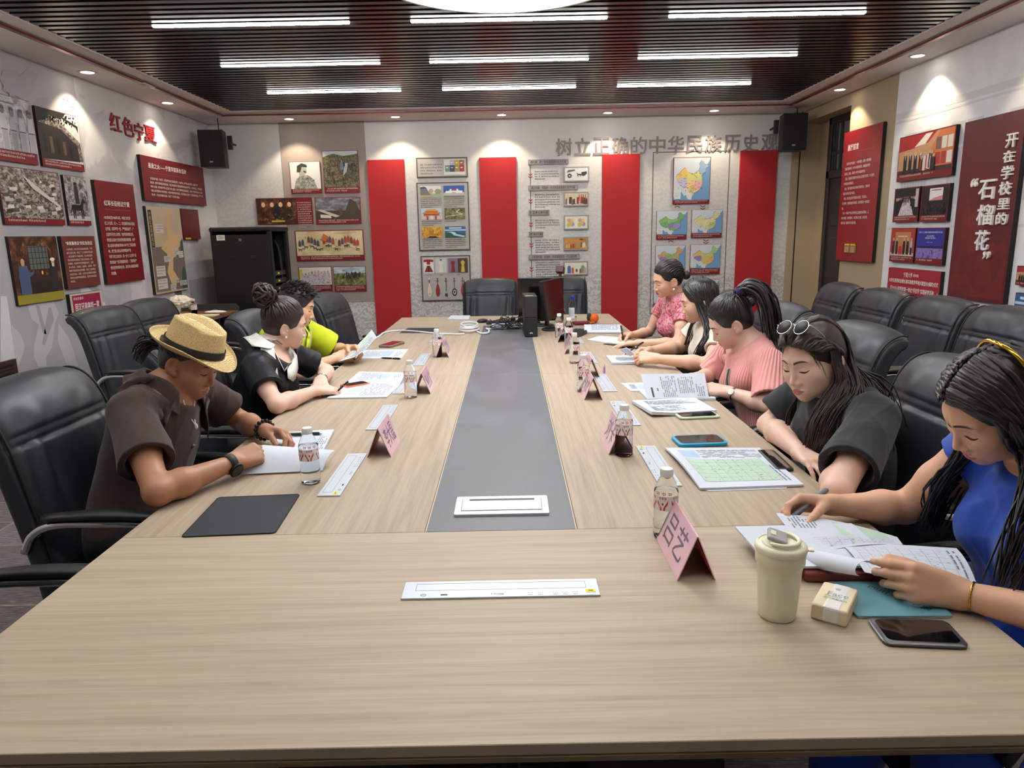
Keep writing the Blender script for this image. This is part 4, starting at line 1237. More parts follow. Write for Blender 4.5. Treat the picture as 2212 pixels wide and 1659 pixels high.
photo('largest coloured map, alone at the top of the map cluster', 'back', (1455, 341.3), (1535.3, 338.5), (1451.7, 441.8), (1530.8, 439.9), art_map, .075, .012, lines=2, group=mg, kw=(Pm, SPL), name='map_board')
Pg = [(120, 176, 110, .5), (140, 190, 110, .5), (150, 130, 190, .5), (150, 196, 140, .5), (160, 150, 200, .5)]
photo('green and violet map, upper left of the four middle maps', 'back', *R4(1417.5, 455.2, 1483, 517), art_map, .16, .006, lines=2, group=mg, kw=(Pg, [SPL[0], SPL[4], SPL[2], SPL[5], SPL[7]]), name='map_board')
Py = [(222, 214, 160, .5), (226, 220, 176, .5), (190, 206, 130, .5)]
photo('pale yellow and green map, upper right of the four middle maps', 'back', *R4(1493, 453, 1558.5, 513.5), art_map, .16, .006, lines=2, group=mg, kw=(Py, [SPL[2], SPL[5], SPL[4]]), name='map_board')
Po = [(206, 170, 130, .5), (160, 136, 190, .5), (150, 190, 100, .5), (206, 166, 120, .5)]
photo('map with a green top and violet west, behind the floral-bloused woman', 'back', *R4(1415, 530, 1479, 591), art_map, .16, .006, lines=2, group=mg, kw=(Po, [SPL[1], SPL[2], SPL[3]]), name='map_board')
Pq = [(216, 190, 110, .5), (196, 210, 140, .5), (150, 130, 196, .5), (222, 180, 110, .5), (160, 196, 140, .5)]
photo('orange and violet map, lower right of the four middle maps', 'back', *R4(1490, 528, 1554.5, 592), art_map, .20, .006, lines=3, group=mg, kw=(Pq, [SPL[2], SPL[1], SPL[5], SPL[3]]), name='map_board')
photo('lowest map on the right, mostly hidden behind heads and a chair', 'back', *R4(1487, 604, 1551, 667), art_map, .2, .006, lines=3, group=mg, kw=(Po, [SPL[2], SPL[1]]), name='map_board')
photo('lowest map on the left with green land, behind the floral blouse', 'back', *R4(1411, 605, 1476, 668), art_map, .2, .006, lines=3, group=mg, kw=([(110, 180, 90, .5), (120, 190, 100, .5)], [SPL[2]]), name='map_board')
# ---------------- right wall
o, w_, h, z = panel('text_board', 'bright red text board beside the doorway on the right wall', 'text board', 'right', (1832, 286.4), (1916.9, 263.4), (1811.5, 560.5), (1889.4, 567.4), mat('red_gloss_board', rgb(150, 26, 34), .28, spec=.5), .03, None, BLKEDGE)
a = Art(z)
a.text('展厅前言', .07, w_ * .12, h * .90, WHT, fit=(w_ * .30, h * .052), bold=.016)
a.rect(w_ * .44, h * .835, w_ * .42, h * .002, (190, 110, 100, .6))
a.build('title', o)
a = Art(z)
a.text('    习近平总书记指出：“一部中国史，就是一部各民族\n交融汇聚成多元一体中华民族的历史，就是各民族共\n同缔造、发展、巩固统一的伟大祖国的历史。”\n    因此，我们要引导青年大学生树立正确的历史观，大力宣传\n中华民族共同体意识。\n    在此，我们用图片和文字讲述宁夏的历史，了解中华\n民族共同体的历史与现实。\n    在此，我们通过回顾宁夏的红色记忆，不忘初心，\n牢记使命，勇担民族复兴的责任，走好我们这一代的长征\n路。\n    今天，中国共产党正在带领我们全面推进各项事业，让\n伟大的祖国，变得更美好。我们要以史为鉴，铭记历史，\n凝聚力量，建设新时代幸福宁夏。', .03, w_ * .08, h * .765, WHT, fit=(w_ * .80, h * .48), bold=.003, line=1.7)
a.build('text', o)
g = G()
for k in (0, 1):
	g.box((w_ * (.335 + .16 * k), h * .093, z + .004), (w_ * .15, h * .062, .010), 0, bev=.003)
	g.box((w_ * (.335 + .16 * k), h * .088, z + .010), (w_ * .10, h * .044, .004), 1)
	g.box((w_ * (.335 + .16 * k), h * .127, z + .0095), (w_ * .13, h * .012, .002), 2)
sw = g.build('light_switch', [mat('switch_bronze', rgb(176, 140, 96), .3, metal=.6), C(190, 160, 120, .4), C(232, 210, 40, .5)], None, o.matrix_world)
set_tags(sw, 'pair of bronze light switches with yellow tags on the red text board', 'light switch')
rg = 'photo boards on the right wall'
photo('large photo of visitors in a red exhibition hall, top of the right wall cluster', 'right', (1952.3, 297), (2076, 269.2), (1944.4, 393.2), (2064, 378.4), art_meeting, .13, .012, lines=1, group=rg, edge=BLKEDGE, depth=.03)
photo('photo of people lining a patterned carpet on the right wall', 'right', (1941.3, 408.3), (1996, 401.8), (1936, 479.8), (1990, 478.7), art_corridor, .16, .02, lines=2, group=rg, edge=BLKEDGE, depth=.03)
photo('dark photo of an audience before a bright screen on the right wall', 'right', (2000, 403.5), (2062, 393.9), (1994.5, 478.7), (2052.6, 478.7), art_lecture, .16, .02, lines=2, group=rg, edge=BLKEDGE, depth=.03)
photo('photo of an unveiling with a red cloth on the right wall', 'right', (1934.4, 492.5), (1986.6, 491.9), (1928, 564.6), (1980.8, 568), art_unveil, .16, .02, lines=2, group=rg, edge=BLKEDGE, depth=.03)
photo('photo of a blue forum screen over a violet floor on the right wall', 'right', (1990, 492.5), (2051, 491), (1984, 569), (2043.3, 573.2), art_forum, .14, .02, lines=1, group=rg, edge=BLKEDGE, depth=.03)
o, w_, h, z = panel('banner_board', 'red banner board with three lines of pale characters above the leather chairs', 'banner', 'right', (1926.9, 577), (2041.6, 587), (1922, 650), (2034, 668), mat('banner_red', rgb(166, 36, 56), .4), .03, None, BLKEDGE)
a = Art(z)
a.text('宁夏大学', .06, w_ * .32, h * .90, WHT, fit=(w_ * .17, h * .14), bold=.006)
a.text('新华学院', .05, w_ * .51, h * .87, WHT, fit=(w_ * .10, h * .085), bold=.01)
a.text('大学生思想政治理论课实践教学基地共建签约(揭牌)仪式', .06, w_ * .03, h * .70, WHT, fit=(w_ * .94, h * .14), bold=.012)
a.text('暨大中小学思政课一体化“手拉手”实践研学活动', .06, w_ * .07, h * .48, WHT, fit=(w_ * .84, h * .14), bold=.012)
a.build('text', o)
a = Art(z)
for k in range(5):
	fig(a, w_ * (.30 + .10 * k), h * .02, h * (.26 + .05 * (k % 2)), (52, 30, 44, .5), (90, 40, 50, .5), .3)
a.poly([(w_ * .98, h * .45), (w_ * .98, h * .35), (w_ * .80, h * .02), (w_ * .86, h * .02)], (226, 206, 196, .5))
a.build('figures_print', o)
o, w_, h, z = panel('title_board', 'large dark maroon board with white vertical characters on the right wall', 'title board', 'right', (2096.6, 264.4), (2228, 233.5), (2055, 644.6), (2180.7, 653), mat('maroon_wash', rgb(96, 28, 34), .4), .035, None, BLKEDGE)
a = Art(z)
wash = noisy('maroon_brush', [(.3, rgb(90, 26, 32)), (.5, rgb(112, 34, 38)), (.7, rgb(124, 42, 44))], 6, 5, .6, .8, .45)
a.poly([(w_ * u, h * v) for u, v in ((.02, .02), (.96, .02), (.96, .38), (.80, .30), (.66, .36), (.60, .30), (.44, .52), (.30, .48), (.20, .60), (.10, .42))], wash)
a.build('brush_print', o)
WLET = mat('white_letter', rgb(240, 236, 232), .4)
def pxl(x0, y0, x1, y1):
	return R4(x0, y0, x1, y1)
LB = 'right'
oM = o.matrix_world.copy()
def board_letters(txt, spots, lab, depth=.02):
	for ch, (x0, y0, x1, y1) in zip(txt, spots):
		p = [on_x(q[0], q[1], XR - .045) for q in ((x0, y0), (x1, y0), (x0, y1), (x1, y1))]
		u0, u1 = -(p[0].y + p[2].y) / 2, -(p[1].y + p[3].y) / 2
		v1, v0 = (p[0].z + p[1].z) / 2, (p[2].z + p[3].z) / 2
		g_ = G()
		write(g_, ch, .2, 0, v1 - v0, 0, 0, bold=.016, fit=(u1 - u0, v1 - v0))
		top_ = [(x_, y_, .012) for x_, y_, _ in g_.v]
		g_.v = top_
		n_ = len(top_)
		from collections import Counter
		ed, dr = Counter(), {}
		for f_ in g_.f:
			for i_ in range(len(f_)):
				e_ = frozenset((f_[i_], f_[(i_ + 1) % len(f_)]))
				ed[e_] += 1
				dr[e_] = (f_[i_], f_[(i_ + 1) % len(f_)])
		g_.v = top_ + [(x_, y_, -.002) for x_, y_, _ in top_]
		sd_ = [(dr[e][0], dr[e][0] + n_, dr[e][1] + n_, dr[e][1]) for e, c2 in ed.items() if c2 == 1]
		g_.f += sd_
		g_.mi += [0] * len(sd_)
		M_ = frame((XR - .0445, -u0, v0), (0, -1, 0), (0, 0, 1), (-1, 0, 0))
		set_tags(g_.build('raised_letter', WLET, None, M_), lab.replace('%s', ORD[txt.index(ch)]), 'lettering')
board_letters('开在学校里的', [(2176, 288, 2199, 318), (2170, 325, 2193, 350), (2166, 358, 2190, 387), (2161, 392, 2186, 421), (2158, 428, 2182, 452), (2154, 459, 2178, 485)], '%s small white raised character from the top of the maroon board')
board_letters('石榴花', [(2117, 388, 2152, 430), (2113, 442, 2149, 486), (2108, 497, 2138, 541)], '%s large white raised character from the top of the maroon board')
board_letters('“', [(2100, 386, 2113, 404)], 'white opening quotation mark on the maroon board')
board_letters('”', [(2126, 543, 2140, 560)], 'white closing quotation mark on the maroon board')
photo('small red-edged photo on the right wall, cut off by the picture edge', 'right', (2207, 575), (2262, 576), (2204, 614), (2256, 622), art_meeting, .16, .02, lines=1, group=rg, edge=BLKEDGE, depth=.03)
photo('small blue photo on the right wall, cut off by the picture edge', 'right', (2203, 629), (2256, 640), (2199, 690), (2250, 706), art_river, 0, .02, lines=0, group=rg, edge=BLKEDGE, depth=.03)
# ================================================================== table, chairs, cabinets, speakers
def wood(name, along, c0, c1, c2, rough=.50, coat=.0):
	m = mat(name, c1, rough, coat=coat, spec=.32)
	t = NT(m)
	sc = (46, 1.6, 1) if along == 'y' else (1.6, 46, 1)
	v = t.coords(sc, 'Object')
	n1 = t.noise(v, 1.0, 5, .62, .35)
	n2 = t.noise(t.coords(tuple(a * 4 for a in sc), 'Object'), 1.0, 4, .6)
	n3 = t.noise(t.coords((2.2, .5, 1) if along == 'y' else (.5, 2.2, 1), 'Object'), 1, 3)
	f = t.math('ADD', t.math('MULTIPLY', n1.outputs[0], .6), t.math('ADD', t.math('MULTIPLY', n2.outputs[0], .25), t.math('MULTIPLY', n3.outputs[0], .15)))
	t.link(t.ramp(f, [(.34, c0), (.50, c1), (.64, c2)]), 'Base Color')
	t.bump(n2.outputs[0], .03, .001)
	return m
OAK_Y = wood('oak_lengthwise', 'y', rgb(156, 138, 117), rgb(172, 154, 132), rgb(184, 167, 144))
OAK_X = wood('oak_crosswise', 'x', rgb(164, 147, 125), rgb(180, 163, 140), rgb(192, 176, 152))
OAK_E = wood('oak_edge', 'x', rgb(112, 90, 68), rgb(134, 110, 84), rgb(150, 126, 98), .5)
STRIP = mat('slate_inlay', rgb(96, 97, 102), .42)
_t = NT(STRIP)
_n = _t.noise(_t.coords((1, .6, 1), 'Object'), 5, 5, .65, 1.0)
_t.link(_t.ramp(_n.outputs[0], [(.3, rgb(90, 91, 96)), (.55, rgb(98, 99, 104)), (.75, rgb(110, 110, 114))]), 'Base Color')
_t.link(_t.ramp(_n.outputs[0], [(.3, (.36, .36, .36, 1)), (.7, (.5, .5, .5, 1))]), 'Roughness')
TX0, TX1, TY0, TY1 = -.979, .883, .894, 6.363
SX0, SX1 = -.222, .153
YA, YJ, YF = 1.650, 3.646, 5.69
tb = empty('conference_table', ((TX0 + TX1) / 2, (TY0 + TY1) / 2, 0), 0, 'long oak conference table with a dark grey inlaid strip down the middle', 'table')
OFF = Vector(tb.location)
def slab(name, x0, x1, y0, y1, m, z0=TZ - .019, z1=TZ, parent=tb):
	g = G()
	e = .0006
	g.box(((x0 + x1) / 2 - OFF.x, (y0 + y1) / 2 - OFF.y, (z0 + z1) / 2), (x1 - x0 - e, y1 - y0 - e, z1 - z0), bev=.0012, seg=1)
	return g.build(name, m, parent)
slab('end_panel', TX0, TX1, TY0, YA, OAK_X)
slab('end_panel', TX0, TX1, YF, TY1, OAK_X)
for y0, y1 in ((YA, YJ), (YJ, YF)):
	slab('side_panel', TX0, SX0 - .003, y0, y1, OAK_Y)
	slab('side_panel', SX1 + .003, TX1, y0, y1, OAK_Y)
	slab('inlay_strip', SX0, SX1, y0, y1, STRIP)
	for x in (SX0, SX1):
		slab('pale_joint', x - .0025, x + .0025, y0, y1, C(206, 192, 168, .5), z1=TZ + .0002)
g = G()
for x0, x1, y0, y1 in ((TX0, TX1, TY0, TY0 + .05), (TX0, TX1, TY1 - .05, TY1), (TX0, TX0 + .05, TY0, TY1), (TX1 - .05, TX1, TY0, TY1)):
	g.box(((x0 + x1) / 2 - OFF.x, (y0 + y1) / 2 - OFF.y, TZ - .020 - .006), (x1 - x0, y1 - y0, .012), bev=.002, seg=1)
g.build('edge_band', OAK_E, tb)
g = G()
g.box((0, 0, TZ - .060), (TX1 - TX0 - .6, TY1 - TY0 - .6, .055))
g.build('apron', mat('table_dark', rgb(40, 36, 34), .6), tb)
for y in (1.55, 3.65, 5.75):
	for x in (-.38, .30):
		g = G()
		g.box((x - OFF.x, y - OFF.y, (TZ - .09) / 2), (.30, .42, TZ - .092), bev=.006)
		g.build('pedestal', mat('table_dark', rgb(40, 36, 34), .6), tb)
# ------------------------------------------------------------------ chairs
LEATHER = mat('black_leather', rgb(38, 40, 47), .46, spec=.5, coat=.04)
_t = NT(LEATHER)
_n = _t.noise(_t.coords((1, 1, 1), 'Object'), 260, 3)
_n2 = _t.noise(_t.coords((1, 1, .4), 'Object'), 6, 3)
_t.bump(_n.outputs[0], .12, .002)
_t.link(_t.ramp(_n2.outputs[0], [(.35, (.40, .40, .40, 1)), (.65, (.52, .52, .52, 1))]), 'Roughness')
LEATHER_SIDE = mat('black_leather_side', rgb(24, 24, 26), .6)
CHROME = mat('chrome', rgb(214, 214, 216), .10, metal=1)
PADM = mat('arm_pad_black', rgb(28, 28, 31), .42)
def superring(w_, t_, n=44, p=3.4):
	out = []
	for k in range(n):
		a = 2 * PI * k / n
		c, s_ = math.cos(a), math.sin(a)
		out.append((w_ * math.copysign(abs(c) ** (2 / p), c), t_ * math.copysign(abs(s_) ** (2 / p), s_)))
	return out
def make_chair():
	r = empty('conference_chair', (0, 0, 0), 0, 'chair', 'chair', 'black leather conference chairs')
	# backrest: swept cushion, rolled backwards at the top, seam at mid height, gathers below
	g = G()
	NV, NU = 92, 96
	rows = []
	ctr = spline([(0, -.205, .40), (0, -.225, .55), (0, -.262, .74), (0, -.298, .90), (0, -.334, .985), (0, -.378, 1.018), (0, -.415, 1.008)], NV)
	for j in range(NV):
		v = j / (NV - 1)
		c = ctr[j]
		a, b = ctr[max(j - 1, 0)], ctr[min(j + 1, NV - 1)]
		tg = (b - a).normalized()
		nf = Vector((0, tg.z, -tg.y))              # towards the sitter
		w_ = .262 - .012 * max(0, v - .7) / .3 + .006 * math.sin(PI * v)
		t_ = .052 * (1 - .35 * max(0, v - .75) / .25)
		if v > .93:
			k = (v - .93) / .07
			w_ *= math.sqrt(max(1 - .25 * k * k, .05))
			t_ *= math.sqrt(max(1 - .9 * k * k, .04))
		if v < .05:
			t_ *= .5 + .5 * v / .05
		for (x, y) in superring(w_, t_, NU):
			d = 0
			if y > 0:
				u = x / w_
				d += .016 * (1 - u * u)                       # plump front
				seam = math.exp(-((v - .50) / .010) ** 2) + .8 * math.exp(-((v - .530) / .008) ** 2)
				d -= .013 * seam * (1 - abs(u) ** 6)
				if v < .50:
					d += .0125 * math.sin(u * 22 + 1.2 * math.sin(7 * v + u * 5)) * (.6 + .4 * math.sin(u * 9 + 2)) * math.exp(-((v - .41) / .12) ** 2) * (1 - abs(u) ** 4)
				elif v < .70:
					d += .0055 * math.sin(u * 13 + 1 + 2 * v) * math.exp(-((v - .58) / .07) ** 2) * (1 - abs(u) ** 4)
				d -= .006 * math.exp(-((abs(u) - .93) / .03) ** 2)
			rows.append(c + Vector((x, 0, 0)) + nf * (y + d))
	fs = [(j * NU + k, j * NU + (k + 1) % NU, (j + 1) * NU + (k + 1) % NU, (j + 1) * NU + k) for j in range(NV - 1) for k in range(NU)]
	fs += [tuple(range(NU - 1, -1, -1)), tuple((NV - 1) * NU + k for k in range(NU))]
	g.add(rows, fs)
	g.build('backrest', LEATHER, r, smooth='all')
	# welt along both sides of the back
	for sx in (-1, 1):
		g = G()
		P = []
		for j in range(3, int(NV * .9), 3):
			a, b = ctr[max(j - 1, 0)], ctr[min(j + 1, NV - 1)]
			tg = (b - a).normalized()
			nf = Vector((0, tg.z, -tg.y))
			P.append(ctr[j] + Vector((sx * .252, 0, 0)) + nf * .036)
		g.tube(P, .0042, 6)
		g.build('backrest_piping', LEATHER_SIDE, r, smooth='all')
	# seat cushion with rolled front edge
	g = G()
	rows = []
	NV2 = 30
	sc = spline([(0, -.215, .462), (0, -.10, .456), (0, .08, .462), (0, .20, .460), (0, .265, .430), (0, .275, .395)], NV2)
	for j in range(NV2):
		v = j / (NV2 - 1)
		a, b = sc[max(j - 1, 0)], sc[min(j + 1, NV2 - 1)]
		tg = (b - a).normalized()
		nf = Vector((0, -tg.z, tg.y))
		w_, t_ = .258, .050
		if v > .92:
			t_ *= math.sqrt(max(1 - ((v - .92) / .08) ** 2 * .9, .05))
		for (x, y) in superring(w_, t_, NU):
			u = x / w_
			d = (.018 * (1 - u * u) - .012 * math.exp(-((v - .5) / .25) ** 2) * (1 - u * u) - .007 * math.exp(-((abs(u) - .80) / .02) ** 2)) if y > 0 else 0
			rows.append(sc[j] + Vector((x, 0, 0)) + nf * (y + d))
	fs = [(j * NU + k, (j + 1) * NU + k, (j + 1) * NU + (k + 1) % NU, j * NU + (k + 1) % NU) for j in range(NV2 - 1) for k in range(NU)]
	fs += [tuple(range(NU)), tuple((NV2 - 1) * NU + k for k in range(NU - 1, -1, -1))]
	g.add(rows, fs)
	g.build('seat', LEATHER, r, smooth='all')
	g = G()
	g.box((0, .02, .395), (.50, .44, .05), bev=.015)
	g.build('seat_pan', LEATHER_SIDE, r)
	# bent chrome tube frames and arm pads
	for sx in (-1, 1):
		x = sx * .270
		P = spline([(x, -.255, .610), (x, -.225, .662), (x, -.165, .690), (x, -.05, .693), (x, .10, .688), (x, .20, .662), (x, .252, .590), (x, .268, .45), (x, .262, .25), (x, .258, .06), (x, .235, .018), (x, .18, .014), (x, -.10, .014), (x, -.26, .014)], 60)
		g = G()
		g.tube(P, .0125, 12)
		g.tube([(x, .262, .36), (sx * .24, .20, .375)], .010, 8)
		g.tube([(x, -.20, .678), (sx * .25, -.235, .64)], .009, 8)
		g.build('frame', CHROME, r, smooth='all')
		Q = spline([(x, -.185, .714), (x, -.05, .720), (x, .09, .716), (x, .175, .702), (x, .235, .656), (x, .270, .588)], 26)
		g = G()
		rr_ = [.026 * (.55 + .45 * math.sin(PI * min(1, max(.02, i / 25 * 1.0) * 1.25 + .12))) if i < 20 else .024 - .0012 * (i - 20) for i in range(26)]
		g.tube(Q, rr_, 12, flat=.52, up=[Vector((0, -(Q[min(i + 1, 25)] - Q[max(i - 1, 0)]).z, (Q[min(i + 1, 25)] - Q[max(i - 1, 0)]).y)) for i in range(26)])
		g.build('arm_pad', PADM, r, smooth='all')
	g = G()
	g.tube([(-.270, -.25, .014), (.270, -.25, .014)], .0125, 10)
	g.build('floor_bar', CHROME, r, smooth='all')
	return r
CH0 = make_chair()
_first = [True]
def chair(x, y, face, label, lean=0):
	"""face: heading of the sitter in degrees, 0 = +y"""
	c = CH0 if _first[0] else copy_tree(CH0)
	_first[0] = False
	c.location = (x, y, 0)
	c.rotation_euler = (0, 0, math.radians(face))
	c['label'] = label
	return c
chair(-1.14, 2.15, -90, 'black leather chair under the person in the straw hat')
chair(-1.06, 1.27, -88, 'nearest black leather chair left of the table, only its arm showing')
chair(-1.10, 3.04, -92, 'black leather chair under the woman with the bun and white collar')
chair(-1.12, 4.02, -90, 'black leather chair under the person in lime green')
chair(-1.00, 5.16, -98, 'empty black leather chair between the lime green shirt and the far red panel')
chair(-2.18, 4.36, -97, 'black leather chair by the left wall, below the calligraphy banner')
chair(-2.18, 4.93, -95, 'black leather chair by the left wall, beside the low side cabinet')
chair(-.195, 6.62, 180, 'empty black leather chair at the table end, in front of a red panel').scale = (1, 1, .975)
chair(.48, 6.62, 180, 'empty black leather chair at the table end, behind the computer screens').scale = (1, 1, .98)
chair(1.08, 1.30, 90, 'black leather chair under the woman in royal blue')
chair(1.02, 2.10, 90, 'black leather chair under the woman with the sunglasses on her head')
chair(1.13, 2.96, 92, 'black leather chair under the woman in pink')
chair(1.14, 3.86, 92, 'black leather chair under the woman with loose hair and cream top')
chair(1.14, 4.72, 90, 'black leather chair under the woman in the flowered blouse')
for k, (y, x, lab) in enumerate(((5.20, 2.06, 'black leather chair against the right wall, nearest the doorway'), (4.615, 2.08, 'black leather chair against the right wall, second from the doorway'), (4.03, 2.10, 'black leather chair against the right wall, third from the doorway'),
								 (3.445, 2.10, 'black leather chair against the right wall, fourth from the doorway'), (2.86, 2.10, 'black leather chair against the right wall, cut off by the right edge'))):
	chair(x, y, 90 + (-1.5, 1, -1, 1, 0)[k], lab)
# ------------------------------------------------------------------ server rack
BLKM = mat('black_powder_coat', rgb(24, 24, 25), .5, spec=.4)
rk = empty('server_rack', (-2.78, 7.80, 0), 0, 'tall black server rack cabinet with its side open in the left corner', 'cabinet')
g = G()
W2, D2, HH = .31, .30, 1.56
g.box((-W2 + .01, 0, HH / 2), (.02, D2 * 2, HH))
g.box((0, D2 - .01, HH / 2), (W2 * 2, .02, HH))
g.box((0, 0, .04), (W2 * 2, D2 * 2, .08), bev=.01)
for y_ in (-D2 + .03, D2 - .03):
	g.box((W2 - .02, y_, HH / 2), (.04, .06, HH - .02), bev=.006)
	g.box((W2 - .10, y_ * .86, HH / 2), (.03, .03, HH - .1))
g.build('frame', BLKM, rk)
g = G()
g.box((0, 0, HH + .005), (W2 * 2 + .02, D2 * 2 + .02, .05), bev=.018, seg=3)
for k in range(8):
	g.box((-.05 + .028 * k, -.15, HH + .031), (.012, .12, .003))
g.build('top_cover', BLKM, rk)
g = G()
g.box((-.0, -D2 - .004, HH / 2 - .01), (W2 * 2 - .03, .012, HH - .08), bev=.003)
g.build('side_panel', mat('black_panel', rgb(22, 22, 24), .42, spec=.5), rk)
g = G()
for x_ in (-.10, .12):
	g.box((x_, -D2 - .012, 1.28), (.055, .006, .032), bev=.002)
	g.box((x_, -D2 - .016, 1.28), (.034, .004, .016))
g.build('latch', mat('latch_black', rgb(38, 38, 40), .3), rk)
g = G()
g.lathe([(0, .006), (.016, .006), (.018, 0)], 20)
g.build('lock', CHROME, rk, Matrix.Translation((-2.78, 7.80 - D2 - .011, 1.46)) @ Matrix.Rotation(PI / 2, 4, 'X'))
g = G()
g.box((-.20, -D2 - .011, 1.485), (.085, .002, .055), 0)
for k in range(3):
	g.box((-.20, -D2 - .0124, 1.475 + .013 * k), (.06, .001, .005), 1)
g.build('paper_label', [C(226, 222, 214), C(120, 110, 100)], rk)
for k, z in enumerate((.86, .94, 1.02, 1.10)):
	g = G()
	g.box((.13, 0, z), (.30, .44, .05), 0, bev=.004)
	g.box((.283, -.05, z), (.003, .06, .018), 1)
	sv = g.build('server_unit', [mat('server_black', rgb(28, 28, 30), .4), C(226, 206, 40)], rk)
g = G()
for k in range(4):
	g.tube(spline([(.24, .10, .4 + .1 * k), (.26, .14, .8), (.25, .12 + .02 * k, 1.3), (.22, .1, 1.45)], 14), .004, 6)
g.build('cable', C(46, 46, 50), rk, smooth='all')
# ------------------------------------------------------------------ low side cabinet by the left wall
sc_ = empty('side_cabinet', (-3.02, 6.68, 0), 0, 'low dark side cabinet with a brown top by the left wall', 'cabinet')
BRT = wood('brown_top', 'x', rgb(96, 62, 46), rgb(122, 82, 62), rgb(138, 98, 76), .4)
g = G()
g.box((0, 0, .755), (.56, .92, .028), bev=.002, seg=1)
g.build('top', BRT, sc_)
for y_ in (-.475, .475):
	g = G()
	P = [(-.285, 0), (.285, 0), (.285, .80), (.255, .835), (-.285, .835)]
	g.add([(p[0], y_ + o_, p[1]) for o_ in (-.011, .011) for p in P], [(4, 3, 2, 1, 0), (5, 6, 7, 8, 9)] + [(i_, (i_ + 1) % 5, 5 + (i_ + 1) % 5, 5 + i_) for i_ in range(5)])
	g.build('end_board', mat('cabinet_charcoal', rgb(58, 55, 55), .55), sc_)
g = G()
g.box((-.27, 0, .38), (.02, .92, .74))
g.box((-.01, 0, .10), (.52, .92, .02))
g.box((-.01, 0, .42), (.52, .92, .02))
g.box((0.0, .05, .42), (.50, .02, .66))
g.build('shelves', mat('cabinet_inside', rgb(34, 32, 32), .6), sc_)
# ------------------------------------------------------------------ loudspeakers
def speaker(x, y, z, rz, label, bx):
	r = empty('wall_speaker', (x, y, z), rz, label, 'speaker', 'corner loudspeakers')
	g = G()
	P = [(-.125, -.10), (.125, -.10), (.105, .11), (-.105, .11)]
	g.prism(P, -.185, .185)
	bm = None
	g.build('cabinet', mat('speaker_black', rgb(22, 22, 23), .55), r)
	g = G()
	g.box((0, -.106, 0), (.244, .012, .362), bev=.005)
	g.build('grille', mat('speaker_grille', rgb(17, 17, 18), .75), r)
	g = G()
	g.box((-.01, -.1135, -.135), (.034, .002, .014), 0)
	g.box((-.01, -.115, -.135), (.028, .001, .004), 1)
	g.build('badge', [C(190, 180, 170, .4), C(70, 60, 56, .4)], r)
	g = G()
	g.box((bx * .16, .03, .07), (.05, .03, .14), bev=.004)
	g.tube([(bx * .14, .05, .07), (bx * .16, .14, .07), (bx * .16, .24, .07)], .012, 8)
	g.build('wall_bracket', mat('speaker_black', rgb(22, 22, 23), .55), r)
	g = G()
	g.tube(spline([(.05, .05, .18), (.055, .04, .24), (.05, .05, ZC - z)], 10), .006, 6)
	g.build('cable', C(26, 26, 26), r, smooth='all')
	return r
speaker(-3.10, 7.86, 2.40, math.radians(6), 'black loudspeaker hung in the left corner above the server rack', 1)
speaker(3.03, 7.92, 2.46, math.radians(-4), 'black loudspeaker hung in the right corner beside the doorway', -1)
# socket plates and vent on the left wall
g = G()
g.box((0, 0, .004), (.09, .125, .008), 0, bev=.002)
for z_ in (-.025, .025):
	for x_ in (-.012, .012):
		g.box((x_, z_, .0085), (.005, .014, .002), 1, rot=Matrix.Rotation(x_ * 30, 3, 'Z'))
o = g.build('wall_socket', [mat('socket_brass', rgb(150, 132, 100), .35, metal=.5), C(30, 26, 24)], None, frame((XL, 5.20, .40), (0, 1, 0), (0, 0, 1), (1, 0, 0)))
set_tags(o, 'brass wall socket low on the left wall, by a printed figure', 'socket')
g = G()
g.box((0, 0, .01), (.11, .19, .02), 0, bev=.002)
g.box((0, .03, .021), (.085, .10, .003), 1)
o = g.build('floor_box_cover', [mat('socket_grey', rgb(112, 110, 110), .4, metal=.4), C(50, 48, 48)], None, frame((XL, 7.12, .985), (0, 1, 0), (0, 0, 1), (1, 0, 0)))
set_tags(o, 'grey socket cover on the left wall behind the bottles', 'socket')
o.name = 'wall_socket'
g = G()
g.box((0, 0, .01), (.62, .20, .02), 0, bev=.003)
for k in range(3):
	g.box((0, -.055 + .055 * k, .021), (.54, .034, .004), 1)
	g.box((0, -.062 + .055 * k, .026), (.54, .010, .006), 0)
o = g.build('air_grille', [mat('grille_brown', rgb(66, 46, 40), .5), C(22, 18, 18)], None, frame((XL, 4.36, .62), (0, 1, 0), (0, 0, 1), (1, 0, 0)))
set_tags(o, 'brown louvred air grille low on the left wall, behind the nearest chair back', 'vent')
# ================================================================== things on the table
PAPER = mat('paper', rgb(208, 213, 224), .7)
PRINT = mat('print_grey', rgb(118, 122, 134), .8)
PRINT_D = mat('print_dark', rgb(70, 72, 80), .8)
GREENT = mat('print_green_cells', rgb(186, 210, 188), .8)
BLUET = mat('print_blue_cells', rgb(172, 190, 220), .8)
PINK = mat('pink_card', rgb(236, 176, 196), .6)
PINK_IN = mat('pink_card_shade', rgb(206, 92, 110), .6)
ACRY = mat('acrylic', rgb(250, 240, 244), .08, trans=.92, ior=1.3)
prn = random.Random(5)
def rounded(w_, h, r, n=6):
	out = []
	for cx, cy_, a0 in ((w_ / 2 - r, h / 2 - r, 0), (-w_ / 2 + r, h / 2 - r, PI / 2), (-w_ / 2 + r, -h / 2 + r, PI), (w_ / 2 - r, -h / 2 + r, 1.5 * PI)):
		out += [(cx + r * math.cos(a0 + PI / 2 * k / n), cy_ + r * math.sin(a0 + PI / 2 * k / n)) for k in range(n + 1)]
	return out
